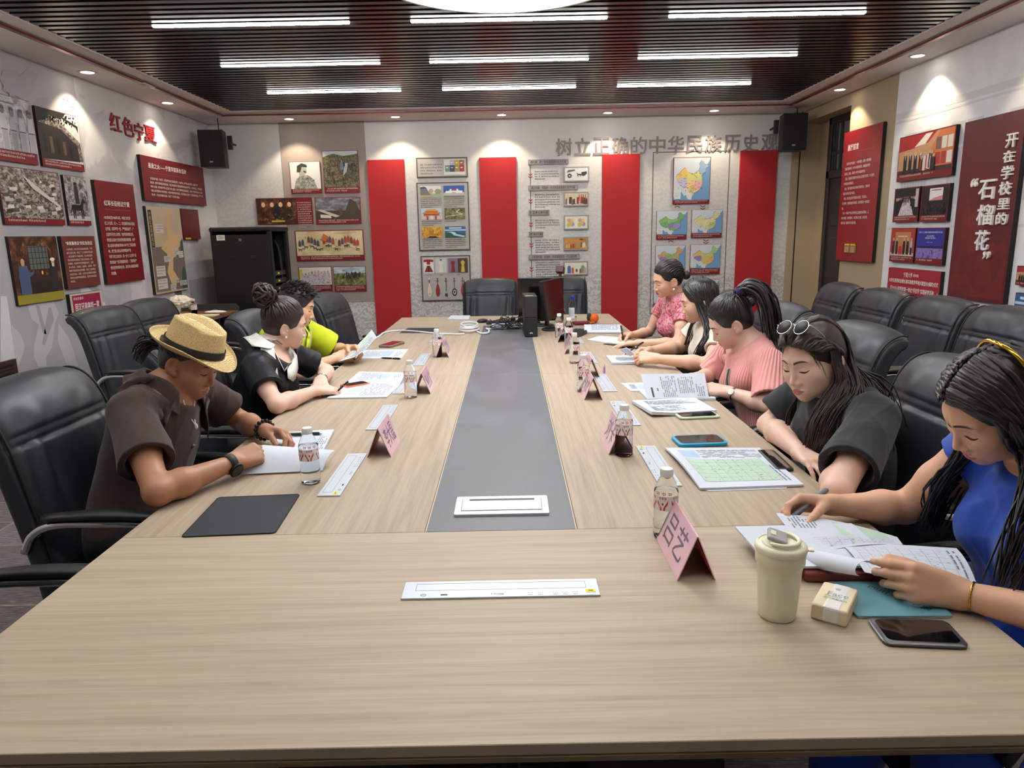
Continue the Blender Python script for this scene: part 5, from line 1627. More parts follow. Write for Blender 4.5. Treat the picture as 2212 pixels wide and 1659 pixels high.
def quad_frame(a, b, c, d):
	"""from four table points near-left, near-right, far-right, far-left: centre, heading, width, depth"""
	ctr = (a + b + c + d) / 4
	u = ((b - a) + (c - d)) / 2
	v = ((d - a) + (c - b)) / 2
	return ctr, math.atan2(u.y, u.x), u.length, v.length
def surf_sheet(name, S_, label=None, cat=None, group=None, thick=.0006, nu=26, nv=26, parent=None, prints=(), mtl=None):
	"""paper following the surface S_(u, v) (world), closed thickness downwards; prints = list of (kind, u0, v0, u1, v1)"""
	g = G()
	top = [S_(i / (nu - 1), j / (nv - 1)) for j in range(nv) for i in range(nu)]
	e = .01
	def nrm(u, v):
		du = S_(min(u + e, 1), v) - S_(max(u - e, 0), v)
		dv = S_(u, min(v + e, 1)) - S_(u, max(v - e, 0))
		n = du.cross(dv)
		return n.normalized()
	bot = [S_(i / (nu - 1), j / (nv - 1)) - nrm(i / (nu - 1), j / (nv - 1)) * thick for j in range(nv) for i in range(nu)]
	N = nu * nv
	fs = []
	for j in range(nv - 1):
		for i in range(nu - 1):
			q = (j * nu + i, j * nu + i + 1, (j + 1) * nu + i + 1, (j + 1) * nu + i)
			fs += [q, tuple(N + k for k in q[::-1])]
	rim = [i for i in range(nu)] + [j * nu + nu - 1 for j in range(1, nv)] + [(nv - 1) * nu + i for i in range(nu - 2, -1, -1)] + [j * nu for j in range(nv - 2, 0, -1)]
	fs += [(rim[(k + 1) % len(rim)], rim[k], N + rim[k], N + rim[(k + 1) % len(rim)]) for k in range(len(rim))]
	g.add(top + bot, fs)
	org = S_(.5, .5)
	base = Vector((org.x, org.y, min(p.z for p in bot)))
	g.v = [tuple(Vector(p) - base) for p in g.v]
	o = g.build(name, mtl or PAPER, None, None, smooth=40)
	o.location = base
	if label:
		set_tags(o, label, cat, group)
	if parent:
		o.parent = parent
		o.matrix_parent_inverse = world_of(parent).inverted()
	if prints:
		h = G()
		def cell(u0, v0, u1, v1, mi, lift=.0005, n=1, m=1):
			for a in range(n):
				for b in range(m):
					q = []
					for (x, y) in ((a / n, b / m), ((a + 1) / n, b / m), ((a + 1) / n, (b + 1) / m), (a / n, (b + 1) / m)):
						u, v = u0 + (u1 - u0) * x, v0 + (v1 - v0) * y
						q.append(S_(u, v) + nrm(u, v) * lift - base)
					h.quad(*q, mi)
		for kind, u0, v0, u1, v1 in prints:
			if kind == 'rows' or kind == 'cols':
				n = int(kind == 'rows' and abs(v1 - v0) / .030 or abs(u1 - u0) / .030)
				for r in range(n):
					t0, t1 = (r + .2) / n, (r + .58) / n
					x = 0.0
					while x < .97:
						L_ = prn.uniform(.05, .22)
						x1 = min(x + L_, prn.choice((1, 1, .8)))
						if x1 > x and prn.random() > .12:
							if kind == 'rows':
								cell(u0 + (u1 - u0) * x, v0 + (v1 - v0) * t0, u0 + (u1 - u0) * x1, v0 + (v1 - v0) * t1, 0, n=3)
							else:
								cell(u0 + (u1 - u0) * t0, v0 + (v1 - v0) * x, u0 + (u1 - u0) * t1, v0 + (v1 - v0) * x1, 0, m=3)
						x += L_ + .02
			elif kind in ('green', 'blue'):
				cell(u0, v0, u1, v1, 1 if kind == 'green' else 2, .0004, 10, 10)
			elif kind == 'grid':
				for k in range(9):
					u = u0 + (u1 - u0) * k / 8
					cell(u, v0, u + .0025, v1, 0, .0006, 1, 10)
				for k in range(7):
					v = v0 + (v1 - v0) * k / 6
					cell(u0, v, u1, v + .003, 0, .0006, 10, 1)
				for k in range(60):
					u, v = prn.uniform(u0, u1 - .03), prn.uniform(v0, v1 - .03)
					cell(u, v, u + prn.uniform(.006, .03), v + .008, 0, .0006)
			elif kind == 'title':
				cell(u0, v0, u1, v1, 3, .0006, 4, 4)
		if h.v:
			h.build('print', [PRINT, GREENT, BLUET, PRINT_D], o)
	return o
def bilin(a, b, c, d, z=0, bend=None):
	"""near-left, near-right, far-right, far-left; bend(u, v) -> extra height"""
	def S_(u, v):
		p = (a * (1 - u) + b * u) * (1 - v) + (d * (1 - u) + c * u) * v
		return Vector((p.x, p.y, p.z + z + (bend(u, v) if bend else 0)))
	return S_
def T4(*px, z=TZ):
	return [on_table(x, y, z) for x, y in px]
# ---------------- flush socket plates
def socket_plate(cx, cy_, rz, L_, W_, label, tag_end=-1, sgn=1):
	r = empty('desk_socket_plate', (cx, cy_, TZ), rz, label, 'socket plate', 'flush socket plates in the table')
	g = G()
	g.box((0, 0, .002), (L_, W_, .004), bev=.0012, seg=2)
	g.build('plate', mat('brushed_plate', rgb(190, 197, 205), .38, metal=.25), r)
	g = G()
	lw, lh = L_ * .87, W_ * .40
	for a, b in (((0, lh / 2 + .010), (lw, .0008)), ((0, -lh / 2 + .010), (lw, .0008)), ((-lw / 2, .010), (.0008, lh)), ((lw / 2, .010), (.0008, lh))):
		g.box((a[0], a[1] * sgn, .0041), (b[0], b[1], .0003))
	g.build('flap_line', C(90, 94, 100, .5), r)
	g = G()
	yy = -W_ * .33 * sgn
	write(g, 'Hisea', .012, -.02, yy + .006, .0042, 0, bold=.01)
	for k in range(5):
		x0 = L_ * (.15 + .05 * k + (.025 if k > 1 else 0))
		for q in (-.004, 0, .004):
			g.box((x0 + q, yy + abs(q) * .6, .0042), (.0022, .0022, .0003), 0)
		g.box((x0, yy - .006, .0042), (.010, .0012, .0003), 0)
	g.box((-L_ * .285, yy, .0042), (L_ * .035, .005, .0003), 1)
	g.tube([(-L_ * .39 + .006 * math.cos(a), yy + .004 * math.sin(a), .0042) for a in np.linspace(0, 2 * PI, 10)], .0006, 4)
	g.build('marking', [C(120, 124, 130), C(30, 30, 32)], r)
	g = G()
	g.box((tag_end * L_ * .455, yy + .006 * sgn, .0043), (.020, .013, .0006), 0)
	g.box((tag_end * L_ * .455, yy + .006 * sgn, .0047), (.010, .003, .0002), 1)
	g.build('yellow_tag', [C(238, 216, 30), C(90, 80, 20)], r)
	return r
socket_plate(-.0315, 1.349, 0, .405, .070, 'silver socket plate set into the near end of the table', 1)
for k, yc in enumerate((2.105, 2.80, 3.42, 4.14, 5.02)):
	socket_plate(-.528, yc, PI / 2, .395, .066, 'silver socket plate on the left side of the table, %s from the camera' % ORD[k], -1, 1)
for k, yc in enumerate((2.13, 2.79, 3.38, 4.10, 4.84)):
	socket_plate(.452, yc, -PI / 2, .395, .066, 'silver socket plate on the right side of the table, %s from the camera' % ORD[k], -1, 1)
socket_plate(-.34, 6.00, 0, .36, .066, 'silver socket plate set into the far end of the table', -1)
# ---------------- pop-up outlet box
o = empty('popup_outlet_box', (-.034, 1.807, TZ), 0, 'silver pop-up outlet box in the dark table strip', 'outlet box')
g = G()
g.prism(rounded(.250, .128, .006), 0, .006)
g.build('plate', mat('brushed_bright', rgb(222, 224, 228), .30, metal=.4), o)
g = G()
g.prism(rounded(.212, .078, .005), .0058, .0075)
g.build('lid', mat('brushed_lid', rgb(206, 209, 214), .34, metal=.4), o)
g = G()
for a, b in (((0, .040), (.216, .0014)), ((0, -.040), (.216, .0014)), ((-.1075, 0), (.0014, .08)), ((.1075, 0), (.0014, .08))):
	g.box((a[0], a[1], .0062), (b[0], b[1], .0006))
g.box((0, .034, .0078), (.178, .011, .0008))
g.build('finger_slot', C(34, 34, 36, .4), o)
# ---------------- water bottles
PET = mat('clear_pet', rgb(248, 251, 253), .03, trans=1.0, ior=1.06)
WATER = mat('water', rgb(250, 252, 254), .0, trans=1.0, ior=1.09)
CAPW = mat('white_cap', rgb(238, 238, 236), .35)
LABEL_ = mat('bottle_label', rgb(240, 236, 236), .35)
def make_bottle():
	r = empty('water_bottle', (0, 0, 0), 0, 'b', 'bottle', 'small water bottles on the table')
	g = G()
	prof = [(.0, .004), (.020, .001), (.0275, .004), (.0292, .012), (.0286, .020), (.0294, .030), (.0284, .034), (.0294, .040), (.0284, .052), (.0294, .056), (.0284, .068), (.0290, .074), (.0286, .080), (.0288, .112), (.0286, .116), (.0270, .124), (.0215, .138), (.0160, .148), (.0128, .152), (.0124, .157)]
	g.lathe(prof, 36)
	g.build('bottle_body', PET, r, smooth='all')
	g = G()
	inn = [(max(a - .0012, 0), z + .001) for a, z in prof if z < .118]
	g.lathe(inn + [(0, .1185)], 32)
	g.build('water_fill', WATER, r, smooth='all')
	g = G()
	g.lathe([(.0126, .153), (.0148, .153), (.0150, .156), (.0150, .168), (.0138, .171), (0, .1713)], 32)
	for k in range(32):
		a = 2 * PI * k / 32
		g.box((math.cos(a) * .0150, math.sin(a) * .0150, .162), (.0009, .0009, .012))
	g.build('bottle_cap', CAPW, r, smooth=35)
	g = G()
	n = 40
	ang = [-2.0 + 4.0 * k / n for k in range(n + 1)]                  # centred on local -y
	cyl = lambda a, z, rr_=.0290: (rr_ * math.sin(a), -rr_ * math.cos(a), z)
	for k in range(n):
		g.quad(cyl(ang[k], .074), cyl(ang[k + 1], .074), cyl(ang[k + 1], .110), cyl(ang[k], .110), 0)
	def dec(pts, mi, rr_=.0293):
		g.poly([cyl(x / .029, z, rr_) for x, z in pts], mi)
	for off in (-.030, 0.0, .034):
		for s_ in (-1, 1):
			dec([(off + s_ * .0125, .101), (off + s_ * .0125, .092), (off + s_ * .0065, .082), (off + s_ * .0055, .075), (off + s_ * .0015, .075), (off + s_ * .0030, .083), (off + s_ * .0080, .092)][::s_], 1)
		for k in range(3):
			x = off - .0065 + .0065 * k
			for q in ((-.0022, .1065, .0044, .0010), (-.0022, .1035, .0044, .0010), (-.0012, .1020, .0010, .0062), (.0012, .1020, .0010, .0055)):
				dec([(x + q[0], q[1]), (x + q[0] + q[2], q[1]), (x + q[0] + q[2], q[1] + q[3]), (x + q[0], q[1] + q[3])], 1)
		dec([(off - .006, .0985), (off + .006, .0985), (off + .006, .0997), (off - .006, .0997)], 2)
		dec([(off - .0018, .088), (off + .0018, .088), (off + .0018, .094), (off - .0018, .094)], 2)
	g.build('bottle_label', [LABEL_, mat('label_red', rgb(206, 40, 44), .35), C(90, 80, 84)], r, smooth='all')
	g = G()
	for k in range(3):
		x0 = (-.018, -.003, .012)[k]
		for q in ((0, .1135, .010, .0012), (0, .1175, .010, .0012), (.004, .1125, .0012, .0072), (.008, .1135, .0012, .0050)):
			pts = [(x0 + q[0], q[1]), (x0 + q[0] + q[2], q[1]), (x0 + q[0] + q[2], q[1] + q[3]), (x0 + q[0], q[1] + q[3])]
			g.poly([cyl(x / .029, z, .0292 - max(0, z - .115) * .25) for x, z in pts])
	g.build('red_print', mat('label_red', rgb(206, 40, 44), .35), r)
	return r
BT0 = make_bottle()
for k, (x, y, rz, lab) in enumerate(((-.611, 2.031, 18, 'small water bottle in front of the straw-hatted man, beside the black mat'), (-.462, 3.154, 24, 'small water bottle near the bun-haired woman, by a pink name card'), (-.448, 4.231, 60, 'small water bottle farthest on the left side, before the lime green shirt'),
									 (.363, 1.600, -28, 'small water bottle nearest the camera, behind the largest name card'), (.364, 2.238, 4, 'small water bottle opposite the woman with sunglasses, beside a name card'), (.330, 3.21, -30, 'small water bottle behind the third pink name card on the right side'),
									 (.355, 3.94, 70, 'small water bottle opposite the hands holding a folded note'), (.383, 4.659, 60, 'small water bottle second farthest on the right side'), (.337, 4.921, 10, 'small water bottle farthest on the right side, before the slanted screen'))):
	b = BT0 if k == 0 else copy_tree(BT0)
	b.location = (x, y, TZ)
	b.rotation_euler = (0, 0, math.radians(rz))
	b['label'] = lab
for k, (x, y) in enumerate(((-2.97, 6.62), (-2.91, 6.53))):
	b = copy_tree(BT0)
	b.location = (x, y, .769)
	b['label'] = ('rear', 'front')[k] + ' one of the two water bottles on the low side cabinet'
	b['group'] = 'water bottles on the side cabinet'
r = empty('blue_capped_bottle', (.497, 5.674, TZ), 0, 'tall clear bottle with a blue cap and white label at the far end', 'bottle')
g = G()
g.lathe([(0, .004), (.022, .001), (.030, .005), (.031, .02), (.031, .140), (.029, .155), (.020, .178), (.0135, .190), (.0125, .205)], 32)
g.build('bottle_body', PET, r, smooth='all')
g = G()
g.lathe([(0, .005), (.029, .008), (.0298, .06), (0, .061)], 28)
g.build('water_fill', WATER, r, smooth='all')
g = G()
g.lathe([(.013, .200), (.0152, .201), (.0152, .220), (.013, .224), (0, .2245)], 28)
g.build('bottle_cap', C(24, 50, 176, .35), r, smooth=35)
g = G()
n = 16
for k in range(n):
	a0, a1 = -1.3 + 1.7 * k / n, -1.3 + 1.7 * (k + 1) / n
	g.quad(*[(.0314 * math.sin(a), -.0314 * math.cos(a), z) for a, z in ((a0, .050), (a1, .050), (a1, .135), (a0, .135))])
for k in range(9):
	for q in range(6):
		a0 = -1.15 + .23 * q
		g.quad(*[(.0317 * math.sin(a), -.0317 * math.cos(a), z) for a, z in ((a0, .070 + .006 * k), (a0 + .15, .070 + .006 * k), (a0 + .15, .0722 + .006 * k), (a0, .0722 + .006 * k))], 1)
g.build('bottle_label', [C(226, 230, 240), C(120, 130, 170)], r, smooth='all')
# ---------------- name cards (folded acrylic with pink paper)
def name_card(cx, cy_, rz, label, txtL=None, txtR=None, L_=.20, W_=.078, H_=.098):
	r = empty('name_card', (cx, cy_, TZ), rz, label, 'name card', 'pink folded name cards')
	g = G()
	t = .0022
	for s_ in (-1, 1):
		a, b = Vector((s_ * W_ / 2, 0, 0)), Vector((0, 0, H_))
		n = Vector((s_ * H_, 0, W_ / 2)).normalized() * t
		P = [a, b, b + n, a + n]
		g.add([p + Vector((0, y_, 0)) for y_ in (-L_ / 2, L_ / 2) for p in P], [(0, 1, 2, 3), (7, 6, 5, 4), (0, 4, 5, 1), (1, 5, 6, 2), (2, 6, 7, 3), (3, 7, 4, 0)])
	g.build('acrylic_stand', mat('pink_acrylic', rgb(240, 190, 206), .12, spec=.6, coat=.6), r)
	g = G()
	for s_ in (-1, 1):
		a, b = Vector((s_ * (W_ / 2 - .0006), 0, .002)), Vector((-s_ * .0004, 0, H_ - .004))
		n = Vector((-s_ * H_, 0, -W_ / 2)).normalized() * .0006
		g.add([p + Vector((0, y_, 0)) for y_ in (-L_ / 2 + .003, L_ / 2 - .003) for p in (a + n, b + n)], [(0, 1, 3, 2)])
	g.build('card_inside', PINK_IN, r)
	for s_, tx in ((-1, txtL), (1, txtR)):
		if not tx:
			continue
		g = G()
		slope = math.hypot(W_ / 2, H_)
		write(g, tx, .06, -L_ * .36, slope * .86, 0, 0, bold=.004, fit=(L_ * .72, slope * .66))
		ex = Vector((0, s_ * 1.0, 0))
		ey = Vector((-s_ * W_ / 2, 0, H_)).normalized()
		ez = ex.cross(ey)
		base = Vector((s_ * W_ / 2, 0, 0)) + ez * (t + .0004)
		g.v = [tuple(base + ex * p[0] + ey * p[1]) for p in g.v]
		g.build('handwriting', mat('card_ink', rgb(120, 108, 128), .6), r)
	return r
name_card(-.448, 2.365, 0, 'pink name card with three large characters in front of the straw hat', None, '李大磊')
name_card(-.418, 3.31, 0, 'pink name card beside the water bottle of the bun-haired woman', None, '何小文')
name_card(-.415, 4.30, 0, 'pink name card half hidden by the farthest left water bottle', None, '王文军')
name_card(.380, 1.478, 0, 'largest and nearest pink name card, at the bottle on the right', '吕艺', None, .21)
name_card(.356, 2.345, 0, 'pink name card beside the bottle opposite the woman with sunglasses', '刘卡', None)
name_card(.356, 3.13, 0, 'pink name card third from the camera on the right side', '一木文', None)
name_card(.405, 3.60, 0, 'pink name card behind the small lilac charm', '王文文', None, .18)
name_card(.362, 4.33, 0, 'pink name card fifth from the camera on the right side', '马文文', None, .18)
name_card(.352, 4.80, 0, 'pink name card farthest on the right side, before the screen', '文一', None, .16)
# ---------------- mats, phones, pens
def flat_thing(name, px, r_, h, m, label, cat, bev=.001):
	a, b, c, d = T4(*px)
	ctr, ang, w_, l_ = quad_frame(a, b, c, d)
	o = empty(name, (ctr.x, ctr.y, TZ), ang, label, cat)
	return o, w_, l_
o, w_, l_ = flat_thing('desk_mat', ((391, 1162), (598, 1153), (646, 1069), (470, 1076)), .01, .003, None, 'black rectangular desk mat near the straw-hatted man', 'desk mat')
g = G()
g.prism(rounded(w_, l_, .010), 0, .0025)
g.build('mat_sheet', mat('mat_black', rgb(38, 40, 46), .7), o)
g = G()
rr_ = rounded(w_ - .003, l_ - .003, .010)
g.tube([(x, y, .0022) for x, y in rr_], .0016, 6, closed=True)
g.build('stitched_edge', mat('mat_edge', rgb(24, 25, 28), .7), o)
o, w_, l_ = flat_thing('desk_mat', ((862, 720), (938, 719), (944, 709), (882, 709)), .01, .003, None, 'black desk mat at the far left under the white cable', 'desk mat')
g = G()
g.prism(rounded(w_, l_, .010), 0, .0025)
g.build('mat_sheet', mat('mat_black', rgb(38, 40, 46), .7), o)
def phone(px, h, body, label, screen=None, cam=False, z=TZ, name='mobile_phone', lift=0):
	a, b, c, d = T4(*px, z=z)
	ctr, ang, w_, l_ = quad_frame(a, b, c, d)
	o = empty(name, (ctr.x, ctr.y, z), ang, label, 'phone')
	g = G()
	P = rounded(w_, l_, min(w_, l_) * .16, 8)
	Q = [(x * (1 - .004 / w_ * 2), y * (1 - .004 / l_ * 2)) for x, y in P]
	n = len(P)
	V = [(x, y, 0.0005) for x, y in Q] + [(x, y, .003) for x, y in P] + [(x, y, h - .002) for x, y in P] + [(x, y, h) for x, y in Q]
	F = [tuple(range(n - 1, -1, -1)), tuple(3 * n + k for k in range(n))] + [(j * n + k, j * n + (k + 1) % n, (j + 1) * n + (k + 1) % n, (j + 1) * n + k) for j in range(3) for k in range(n)]
	g.add(V, F)
	g.build('phone_body', body, o, smooth=35)
	g = G()
	g.prism([(x * (1 - .011 / w_ * 2 * .5), y * (1 - .011 / l_ * 2 * .5)) for x, y in Q], h - .0004, h + .0003)
	g.build('screen', screen or mat('phone_glass', rgb(10, 10, 12), .05, spec=.6, coat=.6), o)
	return o
phone(((1900, 1398), (2098, 1405), (2042, 1347), (1880, 1340)), .0085, mat('phone_graphite', rgb(96, 96, 98), .3, metal=.7), 'black phone with grey metal edge lying nearest the camera on the right')
phone(((1462, 968), (1562, 964), (1562, 944), (1454, 948)), .013, mat('case_turquoise', rgb(30, 150, 190), .4), 'phone in a turquoise case before the woman with sunglasses')
phone(((1462, 908), (1552, 904), (1540, 889), (1458, 893)), .010, mat('case_mint', rgb(196, 220, 186), .4), 'phone in a pale mint case beside the stacked papers')
phone(((1662, 1018), (1706, 1020), (1680, 976), (1648, 978)), .010, mat('phone_black', rgb(24, 24, 26), .4), 'black phone tucked under the papers with the green table')
o = phone(((738, 842), (792, 833), (794, 826), (745, 834)), .012, mat('case_orange', rgb(236, 96, 50), .4), 'phone in an orange case beside the bun-haired woman\'s hands')
o = phone(((830, 751), (858, 752), (863, 742), (835, 741)), .016, mat('case_taupe', rgb(118, 104, 96), .5), 'small taupe card case by the lime green shirt, red on top', mat('case_red_top', rgb(130, 30, 44), .25), name='card_case')
o['category'] = 'case'
def pen(a, b, r_, body, tip, label, clip=True):
	a, b = Vector(a), Vector(b)
	d = b - a
	L_ = d.length
	z = d.normalized()
	x = z.orthogonal().normalized()
	y = z.cross(x)
	o = empty('pen', (0, 0, 0), 0, label, 'pen')
	o.matrix_world = frame(a, x, y, z)
	g = G()
	g.lathe([(0, L_ * .10), (r_ * .8, L_ * .10), (r_, L_ * .16), (r_, L_ * .97), (r_ * .85, L_), (0, L_)], 14)
	g.build('barrel', body, o, smooth=40)
	g = G()
	g.lathe([(0, 0), (r_ * .15, .0005), (r_ * .8, L_ * .10)], 14)
	g.lathe([(r_ * 1.03, L_ * .60), (r_ * 1.06, L_ * .61), (r_ * 1.06, L_ * .63), (r_ * 1.03, L_ * .64)], 14)
	g.build('tip', tip, o, smooth=40)
	if clip:
		g = G()
		g.box((r_ * 1.25, 0, L_ * .82), (r_ * .3, r_ * .6, L_ * .26), bev=r_ * .1)
		g.build('clip', tip, o)
	return o
PBLK, PSIL = mat('pen_black', rgb(26, 26, 28), .3), mat('pen_silver', rgb(196, 198, 200), .2, metal=1)
p = on_table(625, 939, TZ + .016)
q = on_table(698, 936, TZ + .016)
pen(q, p, .0065, PBLK, PSIL, 'black pen lying across the papers of the straw-hatted man')
p, q = on_table(822, 773, TZ + .005), on_table(864, 775, TZ + .005)
pen(p, q, .0055, PBLK, PSIL, 'black pen lying on the table edge of the lime-shirted person\'s paper')
q, p = on_y(1341, 703, 4.66), Vector((.742, 4.635, TZ + .010))
pen(p, q, .0050, PBLK, PSIL, 'pen upright in the writing hand of the woman in the flowered blouse')
pen(on_y(1345, 768, 3.93), on_y(1390, 739, 3.99), .0045, PBLK, PSIL, 'thin black pen held with the folded note')
pen(on_y(1692, 1133, 1.60), on_y(1786, 1058, 1.69), .0068, mat('pen_grey', rgb(104, 108, 114), .35), mat('pen_white', rgb(232, 232, 232), .3), 'grey pen in the hand of the woman in royal blue', False)
pen(on_y(728, 846, 3.225), on_y(752, 824, 3.22), .0045, PBLK, PSIL, 'pen in the hand of the woman with the bun', False)
g = G()  # small lilac pen cap with a loop on top
g.lathe([(0, 0), (.0062, 0), (.0062, .030), (.0045, .034), (0, .034)], 14)
g.tube([(.0, .0, .034), (.004, .002, .040), (.002, .004, .044)], .002, 6)
o = g.build('lilac_pen_cap', C(176, 140, 196, .4), None, Matrix.Translation(on_table(1305, 806)), smooth=40)
set_tags(o, 'small lilac charm standing beside a pink name card', 'charm')
# ---------------- papers
CURL = lambda k, p=2: (lambda u, v: k * (abs(v) ** p))
# the straw-hatted man: a stack with its front pages folded up in his hands
a, b, c, d = T4((560, 1000), (688, 998), (722, 934), (610, 938))
surf_sheet('paper_stack', bilin(a, b, c, d, .008, lambda u, v: .004 * u * v), 'white printed sheets under the hands of the straw-hatted man', 'papers', None, .008, prints=(('cols', .80, .25, .98, .75),))
A_ = [Vector((-.86, 2.10, TZ + .006)), Vector((-.60, 2.125, TZ + .006)), Vector((-.58, 2.21, TZ + .045)), Vector((-.82, 2.235, TZ + .060))]
surf_sheet('held_paper', bilin(*A_, 0, lambda u, v: .018 * math.sin(PI * v) * (1 - .3 * u)), 'folded-up pages held between both hands of the straw-hatted man', 'papers')
# the bun-haired woman
a, b, c, d = T4((748, 828), (872, 826), (874, 806), (776, 804))
surf_sheet('paper_sheet', bilin(a, b, c, d, .004), 'printed sheet with a blue table, farther one of the bun-haired woman', 'papers', None, .004, prints=(('cols', .12, .1, .55, .9), ('blue', .52, .25, .72, .8), ('cols', .80, .15, .95, .8)))
a, b, c, d = T4((706, 862), (836, 860), (872, 826), (760, 826))
surf_sheet('paper_stack', bilin(a, b, c, d, .006, lambda u, v: .022 * max(0, v - .72) / .28 * u), 'printed sheets under the hands of the bun-haired woman, far edge curling', 'papers', None, .005, prints=(('green', .22, .15, .42, .72), ('cols', .46, .1, .92, .8)))
# lime-shirted person: sheet on table and raised sheet
a, b, c, d = T4((760, 776), (868, 774), (882, 755), (790, 757))
surf_sheet('paper_sheet', bilin(a, b, c, d, .003), 'printed sheet with a blue table beside the lime-shirted person', 'papers', None, .003, prints=(('cols', .08, .2, .5, .9), ('blue', .5, .2, .72, .85), ('cols', .8, .2, .95, .8)))
P_ = [on_y(724, 783, 4.02), on_y(764, 772, 3.95), on_y(813, 727, 4.12), on_y(803, 712, 4.24)]
surf_sheet('held_paper', bilin(P_[0], P_[1], P_[2], P_[3], 0, lambda u, v: -.015 * math.sin(PI * v)), 'tilted printed sheet in the hands of the lime-shirted person', 'papers', None, prints=(('green', .2, .3, .5, .9), ('rows', .55, .1, .95, .9)))
# far right: folded stack and the notebook of the flowered blouse
a, b, c, d = T4((1262, 721), (1343, 721), (1341, 705), (1262, 705))
surf_sheet('paper_stack', bilin(a, b, c, d, .012, lambda u, v: .028 * math.sin(PI * min(1, v * 1.1)) ** 1.0), 'bent sheaf of printed sheets at the far right corner', 'papers', None, .01, prints=(('cols', .2, .1, .9, .75),))
a, b, c, d = T4((1268, 735), (1330, 745), (1348, 731), (1296, 727))
surf_sheet('paper_sheet', bilin(a, b, c, d, .006), 'white sheet under the writing hand of the woman in the flowered blouse', 'papers', None, .005)
a, b, c, d = T4((1306, 742), (1402, 756), (1412, 744), (1336, 738))
o = surf_sheet('open_notebook', bilin(a, b, c, d, .011, lambda u, v: .004 * math.sin(PI * u)), 'open cream notebook under the hand of the woman in the flowered blouse', 'notebook', None, .008, mtl=mat('cream_page', rgb(238, 234, 216), .7))
a, b, c, d = T4((1303, 744), (1404, 759), (1416, 744), (1334, 737))
surf_sheet('notebook_cover', bilin(a, b, c, d, .0028), None, None, None, .0022, parent=o, mtl=C(40, 40, 44))
# cream-top woman
a, b, c, d = T4((1322, 788), (1388, 787), (1392, 774), (1309, 772))
surf_sheet('paper_stack', bilin(a, b, c, d, .012, lambda u, v: .003 * u), 'small pile of sheets on a dark folder before the woman with loose hair', 'papers', None, .011, prints=(('rows', .2, .2, .9, .8),))
P_ = [on_y(1362, 770, 3.86), on_y(1370, 764, 3.80), on_y(1352, 751, 3.84), on_y(1339, 756, 3.94)]
surf_sheet('folded_note', bilin(*P_), 'small folded note held by the woman with loose hair', 'note', None, .003, mtl=mat('note_paper', rgb(206, 214, 236), .7))
# pink woman: small sheet, open document with a raised page, second stack
a, b, c, d = T4((1362, 846), (1400, 846), (1400, 828), (1341, 829))
surf_sheet('paper_sheet', bilin(a, b, c, d, .004), 'small printed sheet sticking out left of the open document', 'papers', None, .004, prints=(('rows', .2, .2, .5, .8), ('blue', .55, .2, .95, .8)))
a, b, c, d = T4((1399, 868), (1546, 866), (1530, 846), (1380, 848))
st = surf_sheet('open_document', bilin(a, b, c, d, .012), 'open printed document held by the woman in pink, one page raised', 'papers', None, .012)
pa, pb = on_table(1398, 862, TZ + .014), on_table(1531, 858, TZ + .014)
P_ = [pa, pb, on_y(1522, 806, pb.y + .10), on_y(1384, 808, pa.y + .10)]
surf_sheet('raised_page', bilin(*P_, 0, lambda u, v: 0), None, None, None, .0006, parent=st, prints=(('title', .10, .06, .13, .45), ('title', .20, .3, .215, .42), ('cols', .28, .05, .52, .9), ('cols', .55, .2, .8, .85), ('cols', .82, .05, .96, .55)))
a, b, c, d = T4((1407, 902), (1548, 893), (1500, 865), (1365, 872))
surf_sheet('paper_stack', bilin(a, b, c, d, .014, lambda u, v: .010 * max(0, .35 - u) / .35 * (1 - v)), 'thick pile of printed sheets behind the mint phone', 'papers', None, .012, prints=(('rows', .10, .12, .60, .5), ('rows', .14, .58, .9, .9)))
# woman with sunglasses: sheets with the green table
a, b, c, d = T4((1512, 1060), (1736, 1052), (1640, 972), (1436, 972))
surf_sheet('paper_stack', bilin(a, b, c, d, .008, lambda u, v: .012 * max(0, .2 - u) / .2 * math.sin(PI * v)), 'sheets with a pale green table before the woman with sunglasses', 'papers', None, .006, 34, 34, prints=(('green', .10, .12, .86, .66), ('grid', .10, .12, .86, .66), ('rows', .30, .70, .92, .94), ('blue', .10, .72, .28, .92), ('cols', .87, .10, .95, .6)))
a, b, c, d = T4((1530, 1062), (1700, 1056), (1700, 1040), (1500, 1044))
surf_sheet('paper_sheet', bilin(a, b, c, d, .0015), 'single sheet peeking out below the sheets with the green table', 'papers', None, .0012)
# woman in blue: wallet notebook, teal booklet, lifted sheets
o, w_, l_ = flat_thing('notebook', ((1700, 1256), (1960, 1262), (1930, 1190), (1722, 1188)), .01, .02, None, 'dark red leather notebook under the lifted sheets', 'notebook')
g = G()
g.box((0, 0, .012), (w_, l_, .022), bev=.006, seg=3)
g.build('leather_cover', mat('oxblood_leather', rgb(104, 32, 30), .4, coat=.2), o)
g = G()
g.box((.01, .002, .012), (w_ - .006, l_ - .002, .014))
g.build('pages', PAPER, o)
g = G()
for k in range(14):
	a_ = k * .45
	g.tube(spline([(-w_ / 2 - .004, -l_ * .22, .016), (-w_ / 2 - .016 - .002 * math.cos(a_), -l_ * .22 + .010 * math.sin(a_), .012), (-w_ / 2 - .034 - .006 * math.cos(a_ * 2), -l_ * .22 + .014 * math.sin(a_ * 1.7), .004)], 6), .0011, 4)
g.build('red_tassel', C(206, 30, 34, .6), o)
o, w_, l_ = flat_thing('booklet', ((1850, 1338), (2042, 1336), (1990, 1262), (1790, 1262)), .01, .008, None, 'teal booklet with dark title under the left hand of the woman in blue', 'booklet')
g = G()
g.box((0, 0, .006), (w_, l_, .001), 0)
g.box((0, 0, .0030), (w_ - .004, l_ - .004, .0058), 1)
